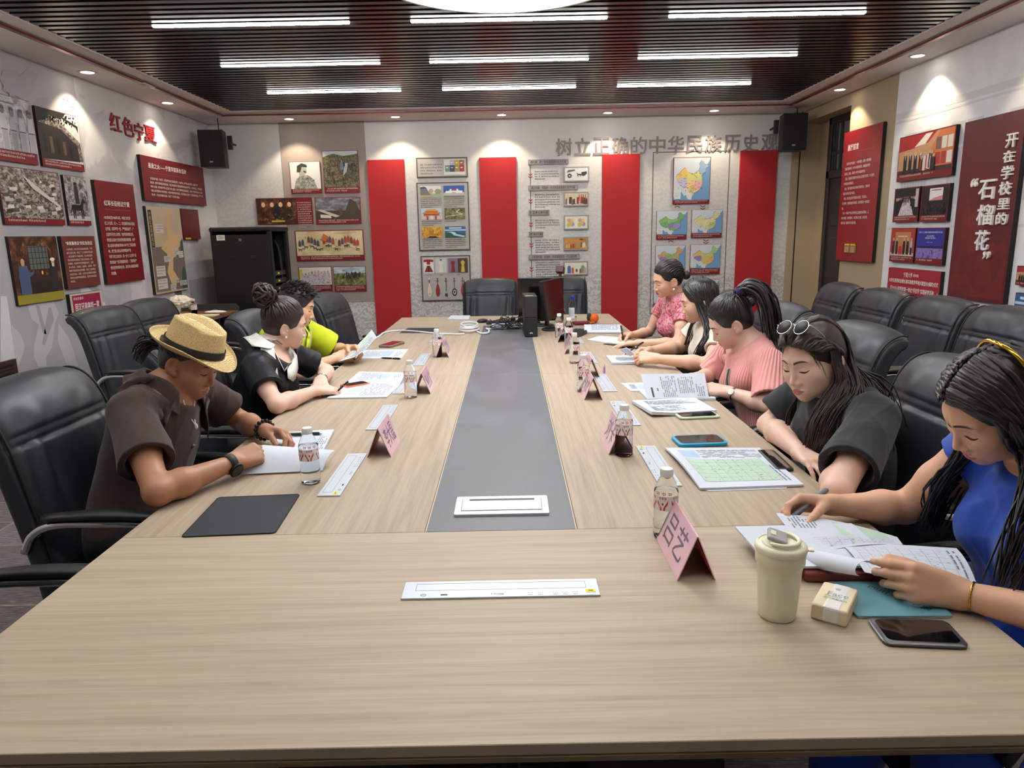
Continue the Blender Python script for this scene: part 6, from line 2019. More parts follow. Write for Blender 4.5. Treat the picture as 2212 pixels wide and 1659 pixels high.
g.build('pages', [mat('teal_cover', rgb(110, 164, 176), .5), PAPER], o)
g = G()
write(g, '四川大学学报', .03, 0, 0, .0068, 0, bold=.01, fit=(.12, .016), rot=-.9)
g.v = [(x - w_ * .05, y + l_ * .38, z) for x, y, z in g.v]
g.build('title', C(50, 70, 84), o)
top_ = mat('sheet_white', rgb(234, 236, 242), .65)
W_ = lambda px, py, y: on_y(px, py, y)
# lower sheets between notebook and the lifted page
P_ = [Vector((.535, 1.37, TZ + .030)), Vector((.80, 1.36, TZ + .032)), Vector((.80, 1.575, TZ + .034)), Vector((.520, 1.565, TZ + .036))]
surf_sheet('paper_stack', bilin(*P_, 0), 'sheaf of sheets resting on the dark red notebook', 'papers', None, .005, prints=())
# big page, lifted by both hands and rolling over at its near left edge
_k = [W_(1868, 1236, 1.325), W_(2118, 1284, 1.23), W_(2066, 1184, 1.40), W_(1800, 1168, 1.52)]
surf_sheet('held_paper', bilin(_k[0], _k[1], _k[2], _k[3], 0, lambda u, v: .012 * math.sin(PI * v)), 'large printed page lifted by the left hand of the woman in blue', 'papers', None, .0006, 30, 30, prints=(('grid', .08, .10, .88, .82), ('cols', .88, .1, .97, .85)))
_k = [W_(1745, 1200, 1.43), W_(1950, 1176, 1.47), W_(1938, 1160, 1.56), W_(1676, 1108, 1.63)]
surf_sheet('held_paper', bilin(_k[0], _k[1], _k[2], _k[3], 0, lambda u, v: .010 * math.sin(PI * u)), 'printed page with a small green table under the pen hand of the woman in blue', 'papers', None, .0006, 26, 26, prints=(('green', .45, .40, .90, .92), ('cols', .06, .62, .30, .95), ('grid', .06, .08, .92, .34)))
def roll(u, v):
	a_ = -2.6 + 3.6 * u
	r_ = .021
	p = W_(1742, 1200, 1.43) * (1 - v) + W_(1868, 1222, 1.27) * v
	ax = (W_(1868, 1222, 1.27) - W_(1742, 1200, 1.43)).normalized()
	sd = ax.cross(Vector((0, 0, 1))).normalized()
	return p + sd * (-r_ * math.sin(a_)) + Vector((0, 0, -.006 + r_ * math.cos(a_) * (1 - .25 * v)))
surf_sheet('rolled_page', roll, 'page edge rolled over toward the camera, above the dark red notebook', 'papers', None, .0006, 24, 14, prints=())
# far-left end paper
a, b, c, d = T4((966, 690), (1012, 690), (1016, 682), (974, 682))
surf_sheet('paper_sheet', bilin(a, b, c, d, .003), 'white sheet at the far end before the empty chair', 'papers', None, .003)
# ---------------- tumbler, tissue pack
r = empty('tumbler', (.497, 1.232, TZ), math.radians(-20), 'cream lidded tumbler with a grey flip spout, right foreground', 'cup')
CREAMC = mat('cream_plastic', rgb(240, 236, 206), .38)
r.scale = (1.2, 1.2, 1.0)
g = G()
n = 48
prof = [(.0, .0), (.0265, .0), (.0285, .003), (.0300, .020), (.0325, .075), (.0335, .100), (.0350, .108), (.0372, .112), (.0378, .134), (.0372, .138)]
g.lathe(prof, n)
for i_, v in enumerate(g.v):
	x, y, z = v
	if .004 < z < .105:                                # soft facets below the shoulder
		a_ = math.atan2(y, x)
		k_ = 1 - .018 * math.cos(10 * a_)
		g.v[i_] = (x * k_, y * k_, z)
g.build('cup_body', CREAMC, r, smooth=50)
g = G()
g.lathe([(.0385, .134), (.0392, .137), (.0392, .143), (.0375, .147), (.034, .149), (.033, .147), (.029, .147), (.028, .150), (0, .150)], n)
g.box((.040, .0, .141), (.016, .012, .004), bev=.0015)
g.build('lid', CREAMC, r, smooth=40)
g = G()
g.tube([(.026 * math.cos(a_), .026 * math.sin(a_), .155) for a_ in np.linspace(-2.2, 2.2, 26)], .0035, 8)
g.build('carry_rim', CREAMC, r, smooth='all')
g = G()
g.box((-.006, .004, .158), (.030, .040, .008), 0, rot=Matrix.Rotation(.28, 3, 'Y'), bev=.003, seg=3)
g.box((-.012, .004, .164), (.008, .016, .002), 1, rot=Matrix.Rotation(.28, 3, 'Y'))
g.build('flip_spout', [mat('spout_grey', rgb(160, 160, 156), .4), C(226, 220, 196)], r)
o, w_, l_ = flat_thing('tissue_pack', ((1742, 1340), (1822, 1364), (1858, 1300), (1784, 1282)), .01, .04, None, 'cream pocket tissue pack with white label beside the tumbler', 'tissue pack')
TISS = mat('tissue_cream', rgb(236, 218, 184), .6)
g = G()
g.box((0, 0, .016), (w_, l_ * .82, .032), bev=.005, seg=3)
g.build('tissues', TISS, o)
g = G()
g.box((.004, 0, .0165), (w_ * .52, l_ * .82 + .0012, .0335), 0, bev=.005, seg=2)
g.build('wrapper', mat('wrapper_white', rgb(240, 238, 232), .25), o)
g = G()
write(g, 'Face', .022, -.016, .014, .0338, 0, bold=.0)
write(g, '亲肤柔纸巾', .006, -.018, -.006, .0338, 1)
write(g, '原竹浆真自然', .007, -.018, -.014, .0338, 2, bold=.01)
g.lathe([(0, .0338), (.005, .0338)], 16, 3, c=(.0, .026, 0))
g.build('label_print', [C(150, 156, 150), C(150, 146, 140), C(120, 176, 80), C(176, 180, 186)], o)
# ---------------- computer, screens, keyboards, cables
r = empty('desktop_computer', (.138, 5.14, TZ), math.radians(2), 'narrow black desktop computer standing on the table strip', 'computer')
g = G()
g.box((0, 0, .146), (.092, .30, .288), bev=.003)
g.build('case', mat('pc_black', rgb(28, 28, 31), .45), r)
g = G()
g.box((0, -.152, .215), (.084, .006, .145), 0, bev=.002)
g.box((0, -.152, .070), (.084, .006, .130), 1, bev=.002)
for k in range(5):
	g.box((.034, -.1555, .268 - .024 * k), (.008, .001, .006), 2)
g.box((-.008, -.12, .2905), (.055, .014, .001), 3)
g.build('front_panel', [mat('pc_panel', rgb(38, 38, 42), .5), mat('pc_mesh', rgb(20, 20, 22), .7), C(12, 12, 14), C(226, 214, 180)], r)
g = G()
for k in range(8):                                     # petal emblem
	a_ = PI * (k + .5) / 8
	p = Vector((.009 * math.cos(a_) * .45, 0, .009 * math.sin(a_) * .45))
	q = Vector((.012 * math.cos(a_), 0, .012 * math.sin(a_)))
	s_ = Vector((-math.sin(a_), 0, math.cos(a_))) * .0021
	g.poly([p, q * .75 - s_, q, q * .75 + s_])
g.v = [(x, -.1562, z + .024) for x, y, z in g.v]
g.build('emblem', C(220, 220, 222), r)
def monitor(x, y, rz, tilt, w_, h, z0, label, back=False, roll=0):
	r = empty('monitor', (x, y, TZ), rz, label, 'monitor')
	R_ = Matrix.Rotation(tilt, 3, 'X') @ Matrix.Rotation(roll, 3, 'Y')
	g = G()
	c = Vector((0, 0, z0 + h / 2))
	g.box(c, (w_, .030, h), 0, rot=R_, bev=.006)
	g.build('housing', mat('monitor_black', rgb(22, 22, 24), .4), r)
	g = G()
	g.box(c + R_ @ Vector((0, -.0158, .003)), (w_ - .012, .0012, h - .022), 0, rot=R_)
	g.build('screen', mat('screen_glass', rgb(14, 12, 13), .10, spec=.7, coat=.5), r)
	g = G()
	g.box((0, .045, (z0 + h / 2) / 2 + .02), (.045, .025, z0 + h / 2 - .02), bev=.005)
	g.box((0, .03, z0 + h / 2), (.10, .03, .10), bev=.005)
	g.build('stand', mat('monitor_black', rgb(22, 22, 24), .4), r)
	g = G()
	g.lathe([(0, 0), (.105, 0), (.105, .006), (.09, .012), (0, .014)], 40, sy=.8)
	g.build('stand_foot', mat('monitor_black', rgb(22, 22, 24), .4), r, smooth=40)
	return r
monitor(.24, 5.62, math.radians(-6), 0, .36, .34, .04, 'black screen seen from behind, standing behind the desktop computer')
m2 = monitor(.318, 5.37, math.radians(68), math.radians(-8), .44, .29, .09, 'black computer screen turned sideways, slanting over the bottles')
g = G()
g.box((.10, -.03, .445), (.05, .06, .05), 0, rot=Matrix.Rotation(.4, 3, 'Y'), bev=.004)
g.box((.10, -.03, .41), (.015, .02, .04), 0)
g.build('webcam', mat('webcam_brown', rgb(84, 52, 50), .4), m2)
def keyboard(x, y, rz, L_, W_, label):
	r = empty('keyboard', (x, y, TZ), rz, label, 'keyboard')
	g = G()
	g.box((0, 0, .009), (L_, W_, .016), bev=.004)
	g.build('base', mat('keyboard_black', rgb(26, 26, 28), .5), r)
	g = G()
	for j in range(5):
		for i_ in range(18):
			g.box((-L_ / 2 + .016 + i_ * (L_ - .03) / 17, -W_ / 2 + .02 + j * (W_ - .04) / 4, .0195), ((L_ - .03) / 17 * .8, (W_ - .04) / 4 * .78, .005))
	g.build('keys', mat('key_black', rgb(34, 34, 36), .55), r)
keyboard(.02, 5.80, 0, .44, .13, 'black keyboard at the far end, left of the desktop computer')
keyboard(.452, 5.03, math.radians(68), .42, .13, 'black keyboard behind the farthest bottles on the right')
r = empty('computer_mouse', (-.235, 5.88, TZ), math.radians(30), 'black computer mouse at the far end beside the white sheet', 'mouse')
g = G()
g.ball((0, 0, .014), (.050, .030, .020), 20, 12)
g.v = [(x, y, max(z, .001)) for x, y, z in g.v]
g.build('shell', mat('mouse_black', rgb(26, 26, 28), .4), r, smooth='all')
g = G()
g.tube(spline([(.048, 0, .008), (.08, .01, .004), (.13, -.02, .003), (.20, .01, .003)], 14), .002, 6)
g.build('cord', C(24, 24, 26), r, smooth='all')
# white cable with a coil, power strip, black cable tangle
WHC = mat('white_cable', rgb(222, 224, 228), .45)
P = [on_table(x, y, TZ + .007) for x, y in ((822, 724), (832, 718), (860, 714), (900, 716), (940, 720), (985, 722), (1003, 721))]
coil = []
cc = on_table(1014, 716, TZ)
for k in range(44):
	a_ = k * .52
	coil.append(cc + Vector((.075 * math.cos(a_) * (1 - .004 * k), .12 * math.sin(a_) * (1 - .004 * k), .008 + .0012 * k + .004 * math.sin(a_ * .7))))
Q = [on_table(x, y, TZ + .008) for x, y in ((1030, 716), (1040, 720), (1054, 719), (1056, 713), (1050, 710), (1060, 711))]
g = G()
first = on_table(818, 729, TZ + .004)
first.z = TZ - .02
first.x = TX0 - .012
g.tube(spline([Vector((first.x, first.y, TZ - .12)), first] + P, 60), .0065, 8)
g.tube(spline(coil, 200), .0065, 8)
g.tube(spline([coil[-1]] + Q, 40), .0065, 8)
o = g.build('extension_cable', WHC, None, smooth='all')
set_tags(o, 'white extension cable running in from the left with a loose coil', 'cable')
r = empty('power_strip', (.000, 5.46, TZ), math.radians(4), 'white power strip with plugs at the foot of the desktop computer', 'power strip')
g = G()
g.box((0, 0, .022), (.30, .06, .040), bev=.010, seg=3)
g.build('strip_body', mat('strip_white', rgb(226, 228, 232), .4), r)
for x_ in (.02, .075, .11):
	g = G()
	g.box((x_, 0, .066), (.035, .036, .052), bev=.006)
	g.build('plug', mat('plug_black', rgb(22, 22, 24), .5), r)
rk_ = random.Random(3)
g = G()
for k in range(11):
	cx, cy_ = .04 + rk_.uniform(-.14, .10), 5.36 + rk_.uniform(-.08, .16)
	pts = []
	for q in range(9):
		a_ = q * rk_.uniform(.6, 1.0) + k
		pts.append((cx + rk_.uniform(.05, .14) * math.cos(a_), cy_ + rk_.uniform(.03, .12) * math.sin(a_), TZ + .012 + abs(rk_.gauss(0, .045))))
	g.tube(spline(pts, 60), .0032, 6)
g.tube(spline([(.05, 5.62, TZ + .30), (.00, 5.66, TZ + .24), (-.005, 5.62, TZ + .14), (.03, 5.5, TZ + .05)], 24), .003, 6)
o = g.build('cable_tangle', mat('cable_black', rgb(20, 20, 22), .5), None, smooth='all')
set_tags(o, 'tangle of thin black cables round the white power strip', 'cable')
# orange with leaves, wallet
p = on_table(1282, 698)
r = empty('toy_orange', (p.x, p.y, TZ), 0, 'small orange with dark green leaves at the far right corner', 'orange')
g = G()
g.ball((0, 0, .040), (.042, .042, .040), 24, 16)
g.build('fruit', mat('orange_peel', rgb(226, 92, 30), .5), r, smooth='all')
for sx, rz in ((-.030, .5), (-.045, -.3)):
	g = G()
	g.ball((sx, -.02, .052), (.012, .008, .034), 12, 10)
	o = g.build('leaf', mat('leaf_green', rgb(40, 70, 44), .5), r, smooth='all')
g = G()
for k in range(5):
	g.box((-.06 + .012 * k, -.05 - .008 * (k % 2), .006 + .002 * k), (.04, .012, .004), rot=Matrix.Rotation(.5 * k, 3, 'Z'))
g.build('paper_ribbon', C(222, 160, 60), r)
p = on_table(1256, 702)
r = empty('glasses_case', (p.x, p.y, TZ), math.radians(12), 'dark red glasses case lying beside the orange', 'case')
g = G()
g.box((0, 0, .016), (.13, .05, .030), bev=.012, seg=3)
g.build('shell', mat('case_wine', rgb(110, 24, 38), .4), r)
# ---------------- things on the side cabinet
r = empty('snack_tray', (-3.09, 6.42, .769), 0, 'pale tray heaped with wrapped sweets on the side cabinet', 'tray')
g = G()
g.box((0, 0, .012), (.26, .28, .024), bev=.005)
g.build('tray', C(206, 206, 206, .4), r)
rs = random.Random(9)
cols = [(226, 96, 60), (236, 190, 120), (230, 226, 214), (90, 150, 80), (214, 70, 70), (240, 214, 170)]
sweets = set_tags(bpy.data.objects.new('wrapped_sweets', None), 'heap of colourful wrapped sweets on the pale tray', 'sweets', kind='stuff')
bpy.data.objects.remove(sweets)
g = G()
for k in range(130):
	a_, d_ = rs.uniform(0, 6.28), rs.random() ** .6 * .11
	z_ = .032 + (1 - d_ / .12) * .07 * rs.random()
	g.ball((-3.09 + d_ * math.cos(a_), 6.42 + d_ * math.sin(a_), .769 + z_), (.014, .010, .009), 7, 5, rs.randrange(6))
o = g.build('wrapped_sweets', [C(*c) for c in cols], None, smooth='all')
set_tags(o, 'heap of colourful wrapped sweets on the pale tray', 'sweets', kind='stuff')
def crumple(name, c, r_, m, label, cat, seed, amp=.35):
	rn = np.random.RandomState(seed)
	ks = [(rn.normal(size=3) * 1.8, rn.uniform(0, 6.3)) for _ in range(8)]
	g = G()
	g.ball((0, 0, 0), (1, 1, 1), 30, 20)
	V = []
	for v in g.v:
		d = Vector(v)
		k = 1 + amp * sum(abs(math.sin(3 * (d.x * q[0][0] + d.y * q[0][1] + d.z * q[0][2]) + q[1])) - .6 for q in ks) / 4
		V.append((d.x * r_[0] * k, d.y * r_[1] * k, max(d.z * r_[2] * k + r_[2] * .8, 0)))
	g.v = V
	o = g.build(name, m, None, Matrix.Translation(c), smooth=30)
	set_tags(o, label, cat)
crumple('plastic_bag', (-3.05, 6.58, .86), (.10, .08, .06), mat('bag_cream', rgb(236, 226, 206), .35), 'crumpled cream plastic bag on top of the sweets', 'bag', 4)
crumple('blue_cloth', (-3.19, 6.27, .769), (.085, .07, .07), cloth_blue if 'cloth_blue' in globals() else mat('cloth_blue', rgb(44, 84, 196), .8), 'crumpled blue cloth at the near end of the side cabinet', 'cloth', 6)
r = empty('computer_mouse', (-2.86, 6.86, .769), 0, 'blue and black mouse on the side cabinet behind the bottles', 'mouse')
g = G()
g.ball((0, 0, .016), (.034, .052, .026), 18, 12)
g.v = [(x, y, max(z, 0)) for x, y, z in g.v]
g.build('shell', mat('mouse_teal', rgb(30, 110, 140), .3), r, smooth='all')
g = G()
g.box((0, 0, .008), (.20, .12, .014), bev=.003)
o = g.build('book', [C(226, 216, 176)], None, Matrix.Translation((-2.84, 6.62, .769)))
set_tags(o, 'pale notebook lying on the side cabinet', 'book')
crumple('white_glove', (-2.80, 6.74, .784), (.10, .04, .015), mat('glove_white', rgb(236, 232, 222), .7), 'white folded cloth on the pale notebook', 'cloth', 8, .15)
ONLY = None
# ================================================================== people
# signed-distance bodies: smooth unions of tapered limbs, meshed with surface nets into ONE skin per person
def A3(v):
	return np.array(v, float)
def unit(v):
	v = A3(v)
	return v / (np.linalg.norm(v) + 1e-12)
def rcone(P, a, b, ra, rb):
	a, b = A3(a), A3(b)
	ab = b - a
	h = np.clip(((P - a) @ ab) / (ab @ ab + 1e-12), 0, 1)
	return np.linalg.norm(P - a - h[:, None] * ab, axis=1) - (ra + (rb - ra) * h)
def ell(P, c, r, R=None):
	q = P - A3(c)
	if R is not None:
		q = q @ R
	r = A3(r)
	k0 = np.linalg.norm(q / r, axis=1)
	k1 = np.linalg.norm(q / (r * r), axis=1) + 1e-9
	return k0 * (k0 - 1) / k1
def smin(a, b, k):
	h = np.maximum(k - np.abs(a - b), 0) / k
	return np.minimum(a, b) - h * h * k * .25
def smax(a, b, k):
	return -smin(-a, -b, k)
def surface_net(f, lo, hi, h):
	lo, hi = A3(lo), A3(hi)
	H = h * 4
	n = np.ceil((hi - lo) / H).astype(int)
	ii = np.stack(np.meshgrid(*[np.arange(k) for k in n], indexing='ij'), -1).reshape(-1, 3)
	d = f(lo + (ii + .5) * H)
	ii = ii[np.abs(d) < H * 1.3]
	for sub in (2, 2):
		o = np.stack(np.meshgrid(*[np.arange(sub)] * 3, indexing='ij'), -1).reshape(-1, 3)
		ii = (ii[:, None] * sub + o).reshape(-1, 3)
		H = H / sub
		if sub == 2 and H > h * 1.5:
			d = f(lo + (ii + .5) * H)
			ii = ii[np.abs(d) < H * 1.3]
	M = 1 << 20
	key = lambda q: (q[..., 0] * M + q[..., 1]) * M + q[..., 2]
	co = np.stack(np.meshgrid(*[np.arange(2)] * 3, indexing='ij'), -1).reshape(-1, 3)
	ck = key(ii[:, None] + co)
	uk, inv = np.unique(ck, return_inverse=True)
	up = np.stack([uk // (M * M), (uk // M) % M, uk % M], -1)
	dv = f(lo + up * H)
	cd_ = dv[inv.reshape(ck.shape)]
	act = (cd_.min(1) < 0) & (cd_.max(1) >= 0)
	ii, cd_ = ii[act], cd_[act]
	kk = key(ii)
	od = np.argsort(kk)
	ii, cd_, kk = ii[od], cd_[od], kk[od]
	acc = np.zeros((len(ii), 3))
	cnt = np.zeros(len(ii))
	for a in range(8):
		for ax, st in ((0, 4), (1, 2), (2, 1)):
			if a & st:
				continue
			b = a | st
			da, db = cd_[:, a], cd_[:, b]
			m = (da < 0) != (db < 0)
			t = da / np.where(m, da - db, 1)
			p = co[a] + np.zeros((len(ii), 3))
			p[:, ax] += t
			acc[m] += p[m]
			cnt[m] += 1
	V = lo + (ii + acc / cnt[:, None]) * H
	Q = []
	E3 = np.eye(3, dtype=int)
	for ax, st in ((0, 4), (1, 2), (2, 1)):
		m = (cd_[:, 0] < 0) != (cd_[:, st] < 0)
		idx = np.nonzero(m)[0]
		e1, e2 = E3[(ax + 1) % 3], E3[(ax + 2) % 3]
		quad = [idx]
		ok = np.ones(len(idx), bool)
		for off in (e1, e1 + e2, e2):
			q = key(ii[idx] - off)
			j = np.minimum(np.searchsorted(kk, q), len(kk) - 1)
			ok &= kk[j] == q
			quad.append(j)
		q = np.stack(quad, 1)
		flip = cd_[idx, 0] >= 0
		q[flip] = q[flip][:, ::-1]
		Q.append(q[ok])
	Q = np.concatenate(Q)
	# one Newton step along vertex normals
	nrm = np.zeros_like(V)
	fn = np.cross(V[Q[:, 2]] - V[Q[:, 0]], V[Q[:, 3]] - V[Q[:, 1]])
	for k in range(4):
		np.add.at(nrm, Q[:, k], fn)
	nrm /= np.linalg.norm(nrm, axis=1)[:, None] + 1e-12
	V = V - nrm * np.clip(f(V), -h, h)[:, None]
	return V, Q
def net_object(name, f, lo, hi, h, mats, parent, keep_largest=False):
	V, Q = surface_net(f, lo, hi, h)
	me = bpy.data.meshes.new(name)
	me.vertices.add(len(V))
	me.vertices.foreach_set('co', V.astype(np.float32).ravel())
	me.loops.add(len(Q) * 4)
	me.loops.foreach_set('vertex_index', Q.astype(np.int32).ravel())
	me.polygons.add(len(Q))
	me.polygons.foreach_set('loop_start', np.arange(0, len(Q) * 4, 4, dtype=np.int32))
	me.polygons.foreach_set('use_smooth', np.ones(len(Q), bool))
	me.update(calc_edges=True)
	return link(name, me, mats, parent)
def hrot(yaw, pitch, roll):
	y, p, r = math.radians(yaw), math.radians(pitch), math.radians(roll)
	Rz = A3([[math.cos(y), -math.sin(y), 0], [math.sin(y), math.cos(y), 0], [0, 0, 1]])
	c, s = math.cos(-p), math.sin(-p)
	Rx = A3([[1, 0, 0], [0, c, -s], [0, s, c]])
	c, s = math.cos(r), math.sin(r)
	Ry = A3([[c, 0, s], [0, 1, 0], [-s, 0, c]])
	return Rz @ Rx @ Ry
SKULL_C, SKULL_R = A3((0, -.012, .040)), A3((.073, .093, .084))
def head_sdf(q, man=False):
	"""q: points in the head's own frame (x right, y forward, z up, metres at scale 1)"""
	ax = np.abs(q[:, 0])
	qa = np.stack([ax, q[:, 1], q[:, 2]], 1)
	d = ell(q, SKULL_C, SKULL_R - A3((0, 0, .006)))
	jw = .003 if man else 0
	face = ell(q, (0, .022, -.012), (.0635 + jw, .066, .092))
	d = smin(d, face, .03)
	d = smin(d, ell(qa, (.030, .030, -.050), (.030 + jw, .046, .042)), .03)
	d = smin(d, ell(q, (0, .066, -.088), (.021 + jw * 1.5, .021, .021)), .03)
	d = smin(d, ell(qa, (.040, .052, -.020), (.022, .026, .024)), .03)       # cheeks
	d = smin(d, rcone(qa, (.010, .080, .026), (.044, .066, .026), .009, .007), .018)   # brow
	d = smax(d, -ell(qa, (.033, .096, .006), (.019, .014, .011)), .016)     # sockets
	d = smin(d, ell(qa, (.033, .068, .003), (.0155, .0135, .0125)), .005)   # lids over the eyeballs
	nz = smin(rcone(q, (0, .078, .014), (0, .101, -.034), .0068, .0092), ell(qa, (.0115, .091, -.040), (.0085, .0105, .0075)), .008)
	d = smin(d, nz, .010)
	d = smax(d, -ell(qa, (.0068, .0985, -.0475), (.0032, .005, .003)), .003)
	d = smin(d, ell(q, (0, .078, -.068), (.027, .014, .018)), .012)          # muzzle
	d = smin(d, ell(q, (0, .0895, -.0625), (.021, .0065, .0048)), .004)
	d = smin(d, ell(q, (0, .0885, -.0725), (.0175, .0070, .0058)), .004)
	d = smax(d, -rcone(qa, (0, .0985, -.0672), (.021, .089, -.0672), .0022, .0012), .002)
	# ear
	e = math.radians(24)
	Re = A3([[math.cos(e), -math.sin(e), 0], [math.sin(e), math.cos(e), 0], [0, 0, 1]])
	er = ell(qa, (.0795, -.012, -.006), (.0065, .0195, .0315), Re)
	er = smin(er, ell(qa, (.0755, .002, -.028), (.006, .009, .011)), .008)
	er = smax(er, -ell(qa, (.0865, -.010, -.002), (.0065, .0115, .0200), Re), .003)
	er = smin(er, ell(qa, (.0785, .006, -.010), (.004, .0045, .006)), .003)
	d = smin(d, er, .007)
	return d
def hand_parts(W, d, n, side, sc, curl=(.5, .55, .6, .65), thumb=(.65, .6, .35), tcurl=.35, spread=.06):
	"""-> list of (a, b, ra, rb, group): palm bones, then fingers; side +1 right, -1 left"""
	d = unit(d)
	n = unit(A3(n) - d * (A3(n) @ d))
	t = np.cross(d, n) * side
	W = A3(W)
	out = []
	K = [(.030, .086), (.010, .091), (-.010, .087), (-.027, .078)]
	LEN = [(.042, .026, .021), (.046, .030, .022), (.042, .028, .021), (.033, .021, .019)]
	RAD = [.0092, .0095, .0090, .0080]
	tips = []
	for i, (kt, kd) in enumerate(K):
		b = W + t * (kt * sc) + d * (kd * sc)
		out.append((W + t * (kt * .55 * sc), b, .0165 * sc, .0115 * sc, 0))
		ang = 0
		sp = spread * (1.5 - i)
		p = b
		for j in range(3):
			ang += curl[i] * (1.0, 1.15, .8)[j]
			dd = (d * math.cos(sp) + t * math.sin(sp)) * math.cos(ang) + n * math.sin(ang)
			e = p + dd * LEN[i][j] * sc
			r0 = RAD[i] * (1, .93, .85)[j] * sc
			r1 = RAD[i] * (.93, .85, .72)[j] * sc
			out.append((p, e, r0, r1, 1 + i))
			p = e
		tips.append((p, dd))
	b = W + t * (.022 * sc) + d * (.022 * sc) + n * (.010 * sc)
	th = unit(d * thumb[0] + t * thumb[1] + n * thumb[2])
	into = unit(n * .8 + d * .5 - t * .35)
	p = b
	for j, (L_, r0, r1) in enumerate(((.044, .0155, .0118), (.034, .0112, .0100), (.027, .0100, .0080))):
		u = unit(th * math.cos(tcurl * j) + into * math.sin(tcurl * j))
		e = p + u * L_ * sc
		out.append((p, e, r0 * sc, r1 * sc, 5))
		p = e
	tips.append((p, u))
	return out, tips
class Person:
	def __init__(s, name, label, spec, h=.0035):
		s.sp = spec
		s.h = h
		s.root = empty('person', (0, 0, 0), 0, label, 'person')
		s.H = hrot(*spec['rot'])
		s.hc = A3(spec['head'])
		s.hs = spec.get('hs', .98)
		s.man = spec.get('man', False)
		s.k = spec.get('size', 1.0)
		g = lambda k: A3(spec[k])
		s.pel, s.neck, s.SR, s.SL = g('pelvis'), g('neck'), g('SR'), g('SL')
		s.ER, s.EL, s.WR, s.WL = g('ER'), g('EL'), g('WR'), g('WL')
		mid = (s.SR + s.SL) / 2
		up = unit(s.neck * .5 + mid * .5 - s.pel)
		rt = unit(s.SR - s.SL)
		rt = unit(rt - up * (rt @ up))
		fw = np.cross(up, rt)
		s.T = np.stack([rt, fw, up], 1)
		s.up, s.rt, s.fw, s.mid = up, rt, fw, mid
		L_ = np.linalg.norm(mid - s.pel)
		bend = unit(A3((0, 0, 1)) * .6 + up * .4)
		s.belly = s.pel + (mid - s.pel) * .36 - fw * .012
		s.chest = s.pel + (mid - s.pel) * .72 - fw * .010
		fdir = A3(spec.get('face_dir', (1, 0, 0)))
		side = unit(np.cross(fdir, (0, 0, 1)))
		s.hipR, s.hipL = s.pel + side * .09, s.pel - side * .09
		kd = .42
		s.kneeR = s.hipR + fdir * kd + side * .03 + A3((0, 0, .02))
		s.kneeL = s.hipL + fdir * kd - side * .03 + A3((0, 0, .02))
		s.ankR = s.kneeR + fdir * .02 + A3((0, 0, .09 - s.kneeR[2]))
		s.ankL = s.kneeL + fdir * .02 + A3((0, 0, .09 - s.kneeL[2]))
		s.fdir = fdir
		hs = spec.get('hand', .95)
		s.hands = []
		s.tips = {}
		for sd, W, key in ((1, s.WR, 'HR'), (-1, s.WL, 'HL')):
			hp = dict(spec[key])
			o, tp = hand_parts(W, hp.pop('d'), hp.pop('n'), sd, hs, **hp)
			s.hands.append((W, o))
			s.tips[key] = tp
		s.arm = spec.get('arm', 1.0)
	def settle(s):
		b = Vector((s.pel[0], s.pel[1], 0))
		s.root.location = b
		for c in s.root.children:
			c.matrix_parent_inverse = Matrix.Translation(-b)
	def loc(s, P):
		return ((P - s.hc) @ s.H) / s.hs
	def world(s, q):
		return s.hc + (A3(q) * s.hs) @ s.H.T
	def torso(s, P, t=0.0):
		k = s.k
		w = s.sp.get('girth', 1.0)
		d = ell(P, s.pel + A3((0, 0, .02)), A3((.168, .125, .120)) * k * A3((1, w, 1)) + t, s.T)
		d = smin(d, ell(P, s.belly, A3((.142, .108, .150)) * k * A3((w, w, 1)) + t, s.T), .06)
		d = smin(d, ell(P, s.chest, A3((.150, .108, .160)) * k + t, s.T), .06)
		sr, sl = s.SR, s.SL
		d = smin(d, rcone(P, sr + (s.mid - sr) * .12, s.mid - s.up * .02, .052 * k + t, .066 * k + t), .04)
		d = smin(d, rcone(P, sl + (s.mid - sl) * .12, s.mid - s.up * .02, .052 * k + t, .066 * k + t), .04)
		nb = s.neck
		for q in (sr, sl):
			d = smin(d, rcone(P, nb - s.up * .005, nb + (q - nb) * .75, .048 * k + t, .036 * k + t), .04)
		bu = s.sp.get('bust', 0)
		if bu:
			for sg in (-1, 1):
				d = smin(d, ell(P, s.chest + s.rt * (.068 * sg) + s.fw * .078 + s.up * .005, A3((.056, .05, .056)) * bu + t), .05)
		return d
	def arm_sdf(s, P, sd, t=0.0, upper_only=False):
		Sh, E, W = (s.SR, s.ER, s.WR) if sd > 0 else (s.SL, s.EL, s.WL)
		a = s.arm
		d = rcone(P, Sh, Sh + (E - Sh) * .5, .050 * a + t, .044 * a + t)
		d = smin(d, rcone(P, Sh + (E - Sh) * .5, E, .043 * a + t, .034 * a + t), .02)
		if upper_only:
			return d
		m = E + (W - E) * .3
		d = smin(d, rcone(P, E, m, .034 * a, .039 * a), .02)
		d = smin(d, rcone(P, m, W, .038 * a, .0235 * (.5 + .5 * a)), .02)
		return d
	def leg_sdf(s, P, t=0.0):
		d = None
		for hp, kn, an in ((s.hipR, s.kneeR, s.ankR), (s.hipL, s.kneeL, s.ankL)):
			e = rcone(P, hp, kn, .078 * s.k + t, .055 + t)
			c = kn + (an - kn) * .3
			e = smin(e, rcone(P, kn, c, .053 + t, .052 + t), .03)
			e = smin(e, rcone(P, c, an, .051 + t, .034 + t), .03)
			if not t:
				toe = an + s.fdir * .15 + A3((0, 0, -.055))
				e = smin(e, rcone(P, an - s.fdir * .03 + A3((0, 0, -.05)), toe, .036, .03), .03)
			d = e if d is None else np.minimum(d, e)
		return d
